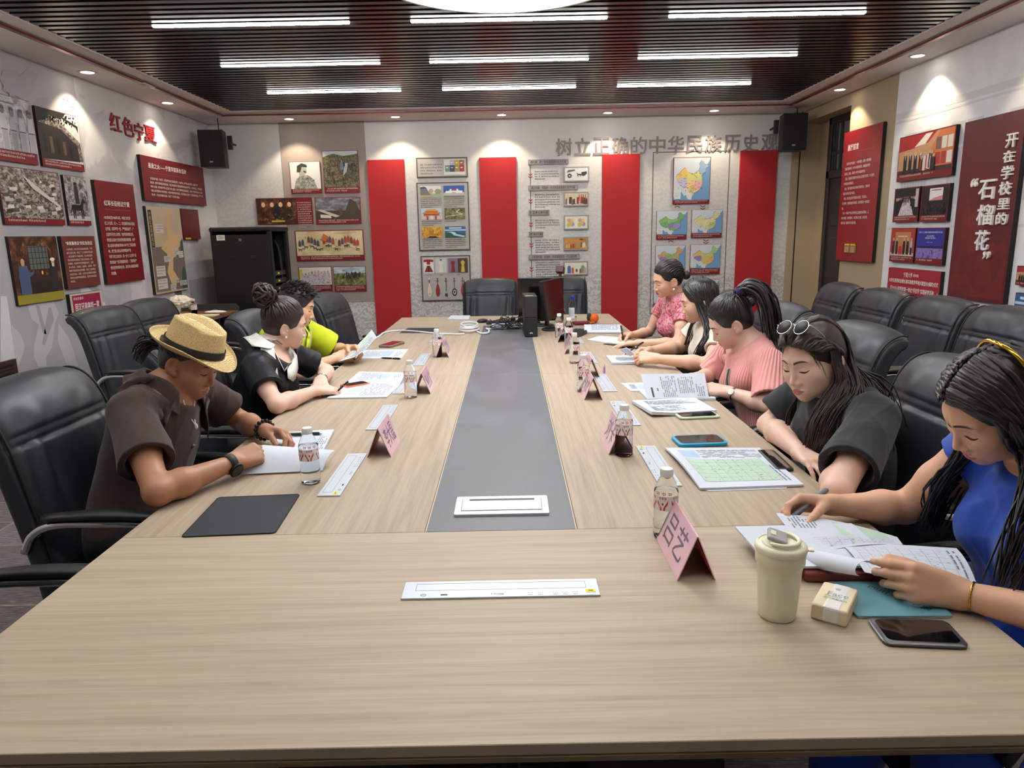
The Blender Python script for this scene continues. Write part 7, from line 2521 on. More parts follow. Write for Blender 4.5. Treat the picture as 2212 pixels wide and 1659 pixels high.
	def body(s, P):
		d = s.torso(P)
		for sd in (1, -1):
			d = smin(d, s.arm_sdf(P, sd), .035)
		d = smin(d, s.leg_sdf(P), .04)
		# neck and head
		nk = rcone(P, s.neck - s.up * .02, s.world((0, -.022, -.045)), .056 * s.k * s.sp.get('neckw', 1), .050 * s.hs * s.sp.get('neckw', 1))
		d = smin(d, nk, .035)
		near = np.linalg.norm(P - s.hc, axis=1) < .24
		hd = np.linalg.norm(P - s.hc, axis=1) - .1
		hd[near] = head_sdf(s.loc(P[near]), s.man) * s.hs
		d = smin(d, hd, .022)
		for W, parts in s.hands:
			m = np.linalg.norm(P - W, axis=1) < .26
			if not m.any():
				continue
			Q = P[m]
			palm = None
			fing = {}
			for a, b, ra, rb, gi in parts:
				e = rcone(Q, a, b, ra, rb)
				if gi == 0:
					palm = e if palm is None else smin(palm, e, .014)
				else:
					fing[gi] = e if gi not in fing else smin(fing[gi], e, .003)
			for gi, e in fing.items():
				palm = smin(palm, e, .012 if gi == 5 else .006)
			d[m] = smin(d[m], palm, .016)
		return d
	def bounds(s, pts, pad):
		A = np.array(pts)
		return A.min(0) - pad, A.max(0) + pad
	def build_body(s, skin):
		pts = [s.pel, s.neck, s.SR, s.SL, s.ER, s.EL, s.WR, s.WL, s.hc, s.kneeR, s.kneeL, s.ankR, s.ankL]
		for W, parts in s.hands:
			pts += [b for a, b, *_ in parts]
		lo, hi = s.bounds(pts, .17)
		lo[2] = -.01
		s.bodyo = net_object('body', s.body, lo, hi, s.h, skin, s.root)
		return s.bodyo
	# ---------------- clothes
	def top(s, name, material, t=.012, sleeve=.62, flare=.012, neck=None, hem=None, wr=.004, seed=1, parent=None, vneck=0, h=None, long_torso=.10, fold=22, ncut=.040, ntilt=.5, nr2=.16):
		rnd = np.random.RandomState(seed)
		ks = [(unit(rnd.normal(size=3)) * rnd.uniform(fold * .7, fold * 1.8), rnd.uniform(0, 6.3), rnd.uniform(.5, 1)) for _ in range(7)]
		def wrinkle(P):
			q = P + .02 * np.sin(P[:, [1, 2, 0]] * 17 + 1.3)
			o = 0
			for k_, ph, am in ks:
				v = np.sin(q @ k_ + ph)
				o = o + am * (1 - np.abs(v)) ** 2
			return o / len(ks)
		def f(P):
			d = s.torso(P, t)
			for sd in (1, -1):
				Sh, E = (s.SR, s.ER) if sd > 0 else (s.SL, s.EL)
				ax = E - Sh
				end = Sh + ax * sleeve
				a = s.arm
				sl = rcone(P, Sh, Sh + ax * (sleeve + .25), .052 * a + t, .046 * a + t + flare)
				pl = (P - end) @ unit(ax)
				d = smin(d, smax(sl, pl, .004), .03)
				inner = rcone(P, Sh + ax * (sleeve - .22), Sh + ax * 1.05, .040 * a + .002, .046 * a + t + flare - .004)
				d = smax(d, -smax(inner, -(pl + .05), .01), .004)
			low = s.pel - s.up * long_torso
			d = smax(d, -((P - low) @ s.up), .01)
			if hem is not None:
				d = smax(d, -(P[:, 2] - hem), .01)
			d = d - wr * (wrinkle(P) - .45) * 2.2
			# neckline
			nr = neck if neck is not None else .062
			nb, nt_ = s.neck - s.up * .012 + s.fw * .004, s.world((0, -.02, -.03))
			nk = rcone(P, nb, nt_, nr * s.k, nr * s.k + .016)
			d = smax(d, -nk, .006)
			cutp = s.neck + s.up * ncut
			tilt = unit(s.up + s.fw * ntilt)
			d = smax(d, -smax(-((P - cutp) @ tilt), np.linalg.norm(P - s.neck, axis=1) - nr2, .01), .010)
			if vneck:
				v = rcone(P, s.neck + s.fw * .05 + s.up * .01, s.neck + s.fw * (.10) - s.up * vneck, .05, .006)
				d = smax(d, -v, .006)
			return d
		lo, hi = s.bounds([s.pel - A3((0, 0, .1)), s.neck, s.SR, s.SL, s.ER, s.EL], .20)
		return net_object(name, f, lo, hi, h or s.h, material, parent or s.root)
	def front(s, lat, down, t, lift=.004):
		"""point on the garment's front, lat metres to the right and down metres below the neck"""
		p = s.neck + s.rt * lat - s.up * down + s.fw * .4
		for _ in range(60):
			d = s.torso(p[None], t)[0]
			p = p - s.fw * max(min(d - lift, .05), -.02) * .7
		return p
	def trousers(s, name, material, t=.012, to=.0):
		def f(P):
			d = smin(s.leg_sdf(P, t), ell(P, s.pel, A3((.18, .14, .12)) * s.k, s.T), .05)
			return smax(d, -(P[:, 2] - .10), .01)
		lo, hi = s.bounds([s.pel, s.kneeR, s.kneeL, s.ankR, s.ankL], .2)
		return net_object(name, f, lo, hi, .008, material, s.root)
	def collar(s, name, material, h=.026, w=.045, parent=None, gap=.5, point=.6, t=.02, dip=.03, pts=44, lift=.013, stand=False):
		"""collar laid on the garment round the neck, open at the front: up the neck, over, down onto the shoulders"""
		ax = unit(s.world((0, -.022, -.045)) - s.neck)
		f0 = unit(s.fw - ax * (s.fw @ ax))
		r0 = np.cross(f0, ax)
		def fld(P):
			d = s.torso(P, t)
			return np.minimum(d, rcone(P, s.neck - s.up * .02, s.world((0, -.022, -.045)), .058 * s.k, .052 * s.hs))
		def push(p, lf):
			for _ in range(4):
				q = np.array([p, p + (1e-3, 0, 0), p + (0, 1e-3, 0), p + (0, 0, 1e-3)])
				d = fld(q)
				n = unit((d[1:] - d[0]) / 1e-3)
				if d[0] < lf:
					p = p + n * (lf - d[0])
			return p
		rows = 9
		P = []
		for j in range(rows):
			v = j / (rows - 1)
			for i in range(pts):
				a = gap / 2 + i / (pts - 1) * (2 * PI - gap)
				fr = abs(a - PI) / PI                       # 0 at the nape, 1 at the throat
				dv = f0 * math.cos(a) + r0 * math.sin(a)
				base = s.neck + ax * (.010 - dip * fr ** 2 * 1.6) + dv * .06 * s.k
				ww = w * (1 + point * max(0, fr - .55) / .45)
				if stand:
					p = base + ax * (h * v)
					p = push(p, .003)
				elif v < .3:
					p = push(base + ax * (h * v / .3), .004)
				else:
					k = (v - .3) / .7
					p = base + ax * (h * (1 - k * 1.2)) + dv * (.006 + ww * k * .75) - ax * (ww * k * (.45 + .5 * fr))
					p = push(p, lift * (1 - .3 * k))
				P.append(Vector(p))
		gg = G()
		gg.add(P, [(j * pts + i, j * pts + i + 1, (j + 1) * pts + i + 1, (j + 1) * pts + i) for j in range(rows - 1) for i in range(pts - 1)])
		o = gg.build(name, material, parent or s.root, smooth='all')
		m = o.modifiers.new('thickness', 'SOLIDIFY')
		m.thickness = .0018
		m.offset = 1
		return o
	# ---------------- face
	def project(s, pts, lift=.0006, frm=.15):
		q = A3([(p[0], frm, p[1]) for p in pts])
		for _ in range(60):
			d = head_sdf(q, s.man)
			q[:, 1] -= np.clip(d, -.01, .03) * .8
		q[:, 1] += lift
		return [Vector(s.world(p)) for p in q]
	def patch(s, name, top, bot, material, n=14, lift=.0006, sd=1):
		"""strip between two curves (local x,z) laid on the face; part of the face, a child mesh"""
		T_ = spline([(a * sd, 0, b) for a, b in top], n)
		B_ = spline([(a * sd, 0, b) for a, b in bot], n)
		rows = []
		for k in range(5):
			u = k / 4
			rows += [(T_[i].x * (1 - u) + B_[i].x * u, T_[i].z * (1 - u) + B_[i].z * u) for i in range(n)]
		P = s.project(rows, lift)
		gg = G()
		gg.add(P, [(k * n + i, k * n + i + 1, (k + 1) * n + i + 1, (k + 1) * n + i) for k in range(4) for i in range(n - 1)])
		return gg
	def face(s, lip, brow, lash, closed=.8, thick=1.0):
		g = G()
		lp = s.patch('lips', [(-.0235, -.0665), (-.012, -.0605), (-.004, -.0578), (0, -.0588), (.004, -.0578), (.012, -.0605), (.0235, -.0665)],
					 [(-.0235, -.0668), (-.012, -.0668), (0, -.0670), (.012, -.0668), (.0235, -.0668)], None, lift=.0004)
		lb = s.patch('lips', [(-.0225, -.0670), (-.010, -.0672), (0, -.0674), (.010, -.0672), (.0225, -.0670)],
					 [(-.0225, -.0675), (-.012, -.0748), (0, -.0782), (.012, -.0748), (.0225, -.0675)], None, lift=.0004)
		g.add(lp.v, lp.f).add(lb.v, lb.f)
		g.build('lips', lip, s.root, smooth='all')
		for sd in (1, -1):
			b = s.patch('eyebrow', [(.012, .0275), (.024, .0315), (.038, .0318), (.051, .0255)],
						[(.012, .0275 - .0055 * thick), (.024, .0315 - .0052 * thick), (.038, .0318 - .0042 * thick), (.051, .0250)], None, sd=sd, lift=.0012)
			b.build('eyebrow', brow, s.root, smooth='all')
			zl = -.0045 * closed
			e = s.patch('eyelash', [(.0185, .001 + zl), (.026, .0015 + zl), (.034, .0010 + zl), (.042, .0020 + zl), (.0495, .0055 + zl)],
						[(.0185, -.0006 + zl), (.026, -.0024 + zl), (.034, -.0034 + zl), (.042, -.0018 + zl), (.0520, .0048 + zl)], None, sd=sd, lift=.0012)
			e.build('eyelash', lash, s.root, smooth='all')
			e = s.patch('eyelid_crease', [(.0195, .0075), (.027, .0105), (.036, .0110), (.047, .0075)], [(.0195, .0070), (.027, .0098), (.036, .0103), (.047, .0070)], None, sd=sd, lift=.0003)
			e.build('eyelid_crease', MATS['crease'], s.root, smooth='all')
	# ---------------- hair
	def hair_cap(s, material, parent=None, t=.006, face_top=.082, nape=-.055, back=True, ears=True, h=.004):
		def f(P):
			q = s.loc(P)
			qa = np.stack([np.abs(q[:, 0]), q[:, 1], q[:, 2]], 1)
			d = ell(q, SKULL_C, SKULL_R + t)
			d = smin(d, ell(q, (0, -.045, -.01), (.058 + t, .05 + t, .06)), .03)
			d = smax(d, -ell(q, (0, .098, face_top - .100), (.076, .088, .100)), .008)
			d = smax(d, -(q[:, 2] - nape + np.maximum(q[:, 1], -.05) * -.3), .006)
			if ears:
				d = smax(d, -ell(qa, (.080, -.004, -.016), (.026, .022, .037)), .006)
			return d * s.hs
		r = .15 * s.hs
		return net_object('hair', f, s.hc - r, s.hc + r, h, material, parent or s.root)
	def on_skull(s, p, lift=.010):
		q = A3(p) - SKULL_C
		R_ = SKULL_R + lift
		return SKULL_C + q / (np.linalg.norm(q / R_) + 1e-9)
	def locks(s, g, roots, target, lift=.009, r=.006, n=12, jit=.004, rnd=None, ease=1.0, taper=.75):
		"""locks combed over the skull from each root towards a target (local coordinates)"""
		for p in roots:
			tg = A3(target) + rnd.normal(size=3) * jit * 1.5
			mid = SKULL_C + unit((A3(p) + tg) / 2 - SKULL_C + A3((0, 0, .06))) * .13
			pts, ups, rr = [], [], []
			for i in range(n):
				u = i / (n - 1)
				q = A3(p) * (1 - u) ** 2 + mid * (2 * u * (1 - u)) + tg * u * u
				lf = lift * (.12 + .88 * math.sin(PI * min(u * 1.5, 1) * .5)) + rnd.normal() * .0008
				q = s.on_skull(q, lf)
				if u > .9:
					q = q * (1 - (u - .9) * 5) + tg * ((u - .9) * 5)
				pts.append(s.world(q))
				ups.append(Vector(s.H @ unit(q - SKULL_C)))
				rr.append(r * s.hs * min(1, .25 + u * 3) * (.62 + .38 * math.sin(PI * min(u + .12, 1))) * rnd.uniform(.9, 1.1))
			g.tube([Vector(p_) for p_ in pts], rr, n=6, flat=.55, up=ups)
	def strands(s, g, paths, r=.006, n=16, rnd=None, flat=.5, ups=None, spread=.01, count=10, wave=0.0, tip=.25):
		"""count locks following a world-space guide path with spread"""
		for path in paths:
			for c in range(count):
				off = rnd.normal(size=3) * spread
				ph = rnd.uniform(0, 6.3)
				P = spline([Vector(A3(p) + off * (.35 + .65 * min(1, i / 2)) + rnd.normal(size=3) * spread * .15) for i, p in enumerate(path)], n)
				if wave:
					for i in range(n):
						u = i / (n - 1)
						P[i] = P[i] + Vector((math.sin(u * 13 + ph), math.cos(u * 11 + ph), 0)) * wave * u
				rr = [r * ((.6 + .4 * math.sin(PI * min(1, i / (n - 1) * 1.4))) * (1 - (1 - tip) * (i / (n - 1)) ** 3)) for i in range(n)]
				g.tube(P, rr, n=6, flat=flat)
def skin_mat(name, col, rough=.45):
	m = mat(name, col, rough, sss=.12, spec=.4)
	t = NT(m)
	v = t.coords((1, 1, 1), 'Object')
	nz = t.noise(v, 60, 3)
	big = t.noise(v, 7, 2)
	c = t.mix(t.math('MULTIPLY', big.outputs[0], .35), col, (col[0] * .95, col[1] * .80, col[2] * .74, 1))
	t.link(c, 'Base Color')
	t.bump(nz.outputs[0], .08, .002)
	return m
def hair_mat(name, col, rough=.38):
	m = mat(name, col, rough, spec=.6)
	t = NT(m)
	v = t.coords((1, 1, 1), 'Object')
	nz = t.noise(v, 140, 3)
	t.link(t.mix(nz.outputs[0], (col[0] * .5, col[1] * .5, col[2] * .5, 1), (col[0] * 1.7, col[1] * 1.6, col[2] * 1.6, 1)), 'Base Color')
	t.bump(nz.outputs[0], .25, .003)
	return m
mat('crease', rgb(128, 92, 76), .6)
# ------------------------------------------------------------------ the eight people
SK_F = skin_mat('skin_fair', rgb(226, 188, 168))
SK_M = skin_mat('skin_medium', rgb(220, 178, 152))
SK_W = skin_mat('skin_warm', rgb(222, 174, 144))
SK_T = skin_mat('skin_tan', rgb(176, 126, 96))
H_BLK = hair_mat('hair_black', rgb(30, 26, 26))
H_BRN = hair_mat('hair_dark_brown', rgb(48, 36, 32))
H_GRY = hair_mat('hair_greying', rgb(62, 56, 52))
LIP_P = mat('lip_pink', rgb(196, 110, 102), .35)
LIP_R = mat('lip_red', rgb(176, 72, 72), .3)
LIP_N = mat('lip_natural', rgb(160, 100, 84), .4)
BROW = mat('brow_hair', rgb(84, 64, 56), .8)
LASH = mat('lash', rgb(38, 26, 24), .7)
PEARL = mat('pearl', rgb(240, 236, 226), .2, coat=1)
STEEL = mat('bracelet_steel', rgb(200, 198, 194), .22, metal=1)
GOLD = mat('bracelet_gold', rgb(226, 176, 70), .2, metal=1)
BLK_RUB = mat('black_strap', rgb(26, 26, 28), .55)
def cloth_mat(name, col, rough=.85, weave=700, bump=.15, var=.25, sheen=.2):
	m = mat(name, col, rough, sheen=sheen, spec=.25)
	t = NT(m)
	v = t.coords((1, 1, 1), 'Object')
	n1 = t.noise(v, weave, 2)
	n2 = t.noise(v, 9, 4)
	t.link(t.mix(n2.outputs[0], tuple(c * (1 - var) for c in col[:3]) + (1,), tuple(min(1, c * (1 + var)) for c in col[:3]) + (1,)), 'Base Color')
	t.bump(n1.outputs[0], bump, .002)
	return m
BROWN_SHIRT = cloth_mat('brown_linen', rgb(64, 48, 44), .9, 500, .3)
BLACK_SATIN = cloth_mat('black_satin', rgb(24, 25, 30), .42, 900, .05, sheen=.0)
WHITE_COLLAR = cloth_mat('white_collar_cloth', rgb(232, 230, 222), .8)
LIME = cloth_mat('lime_jersey', rgb(196, 208, 32), .8)
PINK_KNIT = cloth_mat('pink_pleated_knit', rgb(226, 156, 150), .85)
CREAM = cloth_mat('cream_knit', rgb(224, 216, 200), .9, 200, .4)
BLACK_TEE = cloth_mat('washed_black_cotton', rgb(44, 45, 49), .9, 600, .2)
BLUE_TOP = cloth_mat('royal_blue_satin', rgb(32, 74, 176), .5, 900, .08)
DARK_TROUSERS = cloth_mat('dark_trousers', rgb(26, 26, 30), .8)
# pleats and the flowered print belong to the cloth itself
_t = NT(PINK_KNIT)
_v = _t.coords((1, 1, 1), 'Object')
_gr = _t.n('ShaderNodeTexGradient', {'Vector': _t.coords((1, 1, 1), 'Object', (0, 0, 0), (-1.22, -3.19, 0))}, gradient_type='RADIAL')
_t.bump(_t.math('SINE', _t.math('MULTIPLY', _gr.outputs[1], 6.2832 * 130)), .5, .004)
FLORAL = mat('flowered_silk', rgb(204, 110, 140), .55)
_t = NT(FLORAL)
_v = _t.coords((1, 1, 1), 'Object')
_n = _t.noise(_v, 16, 3, .55, 2.5)
_n2 = _t.noise(_v, 30, 3, .5, 1.5)
_c = _t.ramp(_n.outputs[0], [(.32, rgb(190, 60, 104)), (.43, rgb(224, 128, 158)), (.5, rgb(196, 168, 160)), (.57, rgb(214, 96, 120)), (.66, rgb(160, 40, 84))])
_d = _t.ramp(_n2.outputs[0], [(.36, rgb(250, 220, 120)), (.40, rgb(120, 60, 110)), (.44, rgb(255, 255, 255)), (.6, rgb(255, 255, 255)), (.66, rgb(236, 176, 190)), (.70, rgb(230, 120, 60))])
_t.link(_t.mix(1.0, _c, _d, 'MULTIPLY'), 'Base Color')
def curtain(P, g, A, B, count, r=.006, n=18, rnd=None, jit=.006, wave=0.0, flat=.45, tip=.3, lift=.010):
	"""locks between two guide paths; points carry 's' on the skull, 'l' head frame, 'w' world"""
	def ev(p):
		if p[3] == 's':
			return P.world(P.on_skull(p[:3], lift))
		if p[3] == 'l':
			return P.world(p[:3])
		return A3(p[:3])
	a, b = [ev(p) for p in A], [ev(p) for p in B]
	for c in range(count):
		u = (c + rnd.uniform(-.3, .3)) / max(count - 1, 1)
		sk = 0
		pts = []
		for i in range(len(a)):
			p = a[i] * (1 - u) + b[i] * u
			if A[i][3] == 's':
				q = P.loc(p[None])[0]
				p = P.world(P.on_skull(q, lift + rnd.normal() * .0012))
				j = jit * .25
			else:
				j = jit
			pts.append(Vector(p + rnd.normal(size=3) * j))
		Q = spline(pts, n)
		ph = rnd.uniform(0, 6.3)
		if wave:
			for i in range(n):
				w_ = max(0, i / (n - 1) - .35)
				Q[i] = Q[i] + Vector((math.sin(w_ * 16 + ph), math.cos(w_ * 14 + ph), 0)) * wave * w_
		rr = [r * rnd.uniform(.85, 1.15) * (.75 + .25 * math.sin(PI * min(1, 1.3 * i / (n - 1)))) * (1 - (1 - tip) * (i / (n - 1)) ** 2.5) for i in range(n)]
		ups = []
		c0 = Vector(P.world(SKULL_C))
		for q in Q:
			d = q - c0
			d.z *= .3
			ups.append(d.normalized())
		g.tube(Q, rr, n=6, flat=flat, up=ups)
def hairline(y0=.080, z0=.072, n=26, drop=.075, back=-.005):
	"""roots along the hairline, temple to temple"""
	out = []
	for i in range(n):
		a = -1 + 2 * i / (n - 1)
		out.append((a * .072, y0 - (abs(a) ** 2.2) * (y0 - back), z0 - (abs(a) ** 2.6) * drop))
	return out
def band(P, name, W, E, r, h, material, n=20, parent=None):
	"""closed band round a wrist"""
	g = G()
	W, E = Vector(W), Vector(E)
	ax = (E - W).normalized()
	u = ax.orthogonal().normalized()
	v = ax.cross(u)
	prof = [(r, -h / 2), (r + .0015, -h / 2), (r + .0025, 0), (r + .0015, h / 2), (r, h / 2)]
	g.grid(lambda a, b: W + (u * math.cos(2 * PI * a) + v * math.sin(2 * PI * a)) * prof[int(b * 4 + .01)][0] + ax * prof[int(b * 4 + .01)][1], n, 5, closed_u=True)
	return g.build(name, material, parent or P.root, smooth='all')
# ---- man in the straw hat
def build_man():
	P = Person('man', 'person in dark brown short-sleeved shirt and straw hat reading papers', dict(
		pelvis=(-1.25, 2.18, .53), neck=(-1.185, 2.30, .975), SR=(-1.165, 2.105, .955), SL=(-1.14, 2.49, .950),
		ER=(-.985, 1.855, .792), EL=(-1.03, 2.615, .79), WR=(-.862, 2.085, .800), WL=(-.872, 2.43, .803),
		head=(-1.075, 2.33, 1.072), rot=(-98.7, 26, -1.6), hs=.967, man=True, size=1.08, arm=1.03, neckw=1.08,
		HR=dict(d=(.62, .74, .10), n=(-.35, .55, -.75), curl=(.75, .85, .9, .95), thumb=(.8, .4, .45), tcurl=.3),
		HL=dict(d=(.86, -.42, -.05), n=(-.25, -.55, -.8), curl=(.55, .6, .65, .7), thumb=(.8, .35, .3), tcurl=.25), hand=1.0), .003)
	P.build_body(SK_T)
	P.face(LIP_N, mat('brow_grey', rgb(60, 48, 42), .8), LASH, closed=.55, thick=1.1)
	sh = P.top('shirt', BROWN_SHIRT, t=.018, sleeve=.66, flare=.020, wr=.007, seed=3, neck=.058, long_torso=.14, ntilt=.5)
	P.collar('shirt_collar', BROWN_SHIRT, h=.030, w=.046, gap=1.1, point=.35, t=.018, dip=.04, parent=sh)
	g = G()
	for k in range(3):
		c = P.front(-.005, .15 + .075 * k, .018, .001)
		g = G().ball(c, .006, 10, 6)
		g.build('shirt_button', C(120, 104, 86, .4), sh, smooth='all')
	P.trousers('trousers', DARK_TROUSERS)
	hair = P.hair_cap(H_GRY, t=.004, nape=-.05)
	g = G()
	rnd = np.random.RandomState(5)
	P.locks(g, [(sx * .074, y, z) for sx in (-1, 1) for y in (.03, .01, -.03, -.05, -.07) for z in (.035, .015, -.005)], (0, -.118, .0), r=.006, rnd=rnd, n=9)
	tail = [P.world(p) for p in ((0, -.11, .005), (0, -.145, .005), (.01, -.165, -.02), (.015, -.165, -.055))]
	P.strands(g, [tail], r=.0055, rnd=rnd, count=42, spread=.013, n=12)
	g.build('ponytail', H_BLK, hair, smooth='all')
	# straw hat, tilted forward with the head
	hm = P.H @ hrot(0, -4, 0)
	hc = P.world((0, .0, .050))
	M = frame(hc, hm[:, 0], hm[:, 1], hm[:, 2])
	straw = mat('straw', rgb(222, 192, 134), .8)
	t = NT(straw)
	v = t.coords((1, 1, 1), 'Object')
	w1 = t.n('ShaderNodeTexWave', {'Vector': v, 'Scale': 130, 'Distortion': 3, 'Detail': 2}, bands_direction='Z')
	nz = t.noise(v, 260, 3)
	nb = t.noise(v, 24, 3)
	f = t.math('ADD', t.math('MULTIPLY', w1.outputs[1], .4), t.math('MULTIPLY', nz.outputs[0], .7))
	t.link(t.ramp(f, [(.25, rgb(150, 116, 66)), (.45, rgb(210, 178, 118)), (.8, rgb(240, 216, 164))]), 'Base Color')
	t.bump(f, .5, .003)
	g = G()
	ax_, ay_ = .083, .099
	def hat(u, v):
		a = 2 * PI * u
		ca, sa = math.cos(a), math.sin(a)
		if v < .42:                                     # brim, rolled at the edge, snapped down in front
			k = v / .42
			r = 1 + .62 * (1 - k)
			z = .0 + (1 - k) ** 1.5 * (.022 * abs(ca) ** 2 - .026 * max(sa, 0) ** 2 + .024 * max(-sa, 0) ** 2)
			if k < .12:
				z += .006 * (1 - k / .12)
			return Vector((ca * ax_ * (1 + (r - 1) * .85), sa * ay_ * (1 + (r - 1) * .74), z))
		k = (v - .42) / .58
		if k < .62:                                     # side wall
			q = k / .62
			r = 1 - .13 * q ** 1.4
			return Vector((ca * ax_ * r, sa * ay_ * r, .090 * q))
		q = (k - .62) / .38
		r = .87 * max(math.cos(q * PI / 2), 0) ** .8
		x, y = ca * ax_ * r, sa * ay_ * r
		z = .090 + .020 * abs(math.sin(q * PI / 2)) ** .7
		z -= .026 * math.exp(-(x / .020) ** 2) * (q ** .6)                      # centre crease
		z -= .018 * math.exp(-((abs(x) - .052) / .02) ** 2) * max(0, y / ay_) * q ** .5   # front pinch
		z -= .012 * max(0, y / ay_)
		return Vector((x, y, z))
	g.grid(hat, 72, 60, closed_u=True)
	ho = g.build('straw_hat', straw, P.root, M, smooth='all')
	so = ho.modifiers.new('solid', 'SOLIDIFY')
	so.thickness = .0025
	so.offset = -1
	g = G()
	g.lathe([(1.012, .002), (1.03, .004), (1.022, .026), (1.008, .028)], 64)
	g.v = [(a * ax_, b * ay_, c) for a, b, c in g.v]
	g.build('hat_band', mat('hat_ribbon', rgb(24, 23, 24), .7), ho, M, smooth='all')
	# watch and bead bracelet
	wr = P.WR + (P.ER - P.WR) * .06
	st = band(P, 'wristwatch', wr, P.ER, .029, .024, BLK_RUB)
	n_ = unit(A3((.35, -.75, -.35)))
	ax = unit(P.ER - P.WR)
	n_ = unit(n_ - ax * (n_ @ ax))
	g = G()
	g.lathe([(0, .0), (.021, 0), (.0235, .003), (.0235, .009), (.0205, .012), (.0195, .0108)], 32)
	case = g.build('watch_case', mat('watch_case_black', rgb(30, 30, 32), .3, metal=.8), st, frame(wr + n_ * .028, ax, np.cross(n_, ax), n_), smooth=40)
	g = G()
	g.lathe([(0, .0109), (.0195, .0109)], 32)
	g.build('watch_dial', mat('watch_dial', rgb(18, 18, 20), .12), case, world_of(case))
	wl = P.WL + (P.EL - P.WL) * .10
	al = unit(P.EL - P.WL)
	u = unit(np.cross(al, (0, 0, 1)))
	v = np.cross(al, u)
	g = G()
	for k in range(15):
		a = 2 * PI * k / 15
		g.ball(wl + (u * math.cos(a) + v * math.sin(a)) * .0335, .0072, 10, 7)
	g.build('bead_bracelet', mat('black_beads', rgb(28, 26, 26), .25), P.root, smooth='all')
	# cord and pendant at the open collar
	g = G()
	for sx in (.035, -.035):
		pts = [P.front(sx, .005, 0, .004), P.front(sx * .5, .05, 0, .006), P.front(0, .085, .018, .006)]
		g.tube(spline(pts, 10), .0022, 6)
	g.ball(pts[-1], (.006, .006, .010))
	g.build('necklace', C(236, 232, 226, .4), P.root, smooth='all')
	return P
# ---- woman with the bun and white collar
def build_bun_woman():
	P = Person('w', 'person in black short-sleeved dress with white collar, hair in a bun, holding a pen', dict(
		pelvis=(-1.27, 3.20, .53), neck=(-1.160, 3.285, .965), SR=(-1.135, 3.085, .905), SL=(-1.085, 3.455, .905),
		ER=(-.985, 2.885, .788), EL=(-.945, 3.565, .80), WR=(-.900, 3.165, .787), WL=(-.915, 3.325, .802),
		head=(-1.07, 3.348, 1.068), rot=(-66, 13, 9), hs=.97, bust=.95, arm=.95, size=.97,
		HR=dict(d=(.72, .62, -.10), n=(-.10, .25, -.95), curl=(.28, .35, .40, .45), thumb=(.8, .45, .1), tcurl=.2),
		HL=dict(d=(.25, -.93, -.12), n=(.1, -.1, -.97), curl=(.35, .4, .45, .5), thumb=(.75, .5, .1), tcurl=.25), hand=.95), .0032)
	P.build_body(SK_F)
	P.face(mat('lip_wine', rgb(140, 84, 80), .35), BROW, LASH, closed=.7)
	dr = P.top('dress', BLACK_SATIN, t=.016, sleeve=.62, flare=.020, wr=.004, seed=8, neck=.054, vneck=.05, long_torso=.16)
	P.collar('white_collar', WHITE_COLLAR, h=.026, w=.050, gap=.35, point=.25, t=.016, dip=.035)
	P.trousers('skirt', BLACK_SATIN, t=.02)
	hair = P.hair_cap(H_BRN, t=.009, nape=-.05, face_top=.096)
	rnd = np.random.RandomState(11)
	g = G()
	roots = hairline(.082, .074, 70, .08, .002) + [(sx * (.074 - .016 * k), -.02 - .022 * k, -.02 - .014 * k) for sx in (-1, 1) for k in range(4)] + [(x, -.075, -.062) for x in (-.03, -.01, .01, .03)]
	roots += [(x * .8, y * .7, z + .03) for x, y, z in hairline(.08, .072, 30, .07)]
	P.locks(g, roots, (0, -.088, .100), lift=.016, r=.0060, rnd=rnd, n=14, jit=.006)
	g.build('combed_hair', H_BRN, hair, smooth='all')
	g = G()
	bc = A3((0, -.118, .132))
	for k in range(90):
		ax = unit(rnd.normal(size=3))
		u = unit(np.cross(ax, (0, .5, .8)))
		v = np.cross(ax, u)
		r0 = rnd.uniform(.028, .056)
		a0 = rnd.uniform(0, 6.3)
		pts = [Vector(P.world(bc + (u * math.cos(a0 + t * 3.6) + v * math.sin(a0 + t * 3.6)) * r0 * (1 + .12 * math.sin(5 * t)) + rnd.normal(size=3) * .001)) for t in np.linspace(0, 1, 12)]
		g.tube(pts, [.0062 * (.4 + .6 * math.sin(PI * t)) for t in np.linspace(.06, .94, 12)], n=6)
	g.ball(P.world(bc), .040, 14, 10)
	g.build('bun', H_BRN, hair, smooth='all')
	for sx in (-1, 1):
		g = G().ball(P.world((sx * .0815, .004, -.040)), .0062, 14, 10)
		g.build('pearl_earring', PEARL, P.root, smooth='all')
	band(P, 'silver_bracelet', P.WL + (P.EL - P.WL) * .12, P.EL, .026, .005, STEEL)
	band(P, 'silver_bracelet', P.WL + (P.EL - P.WL) * .17, P.EL, .027, .004, STEEL)
	return P
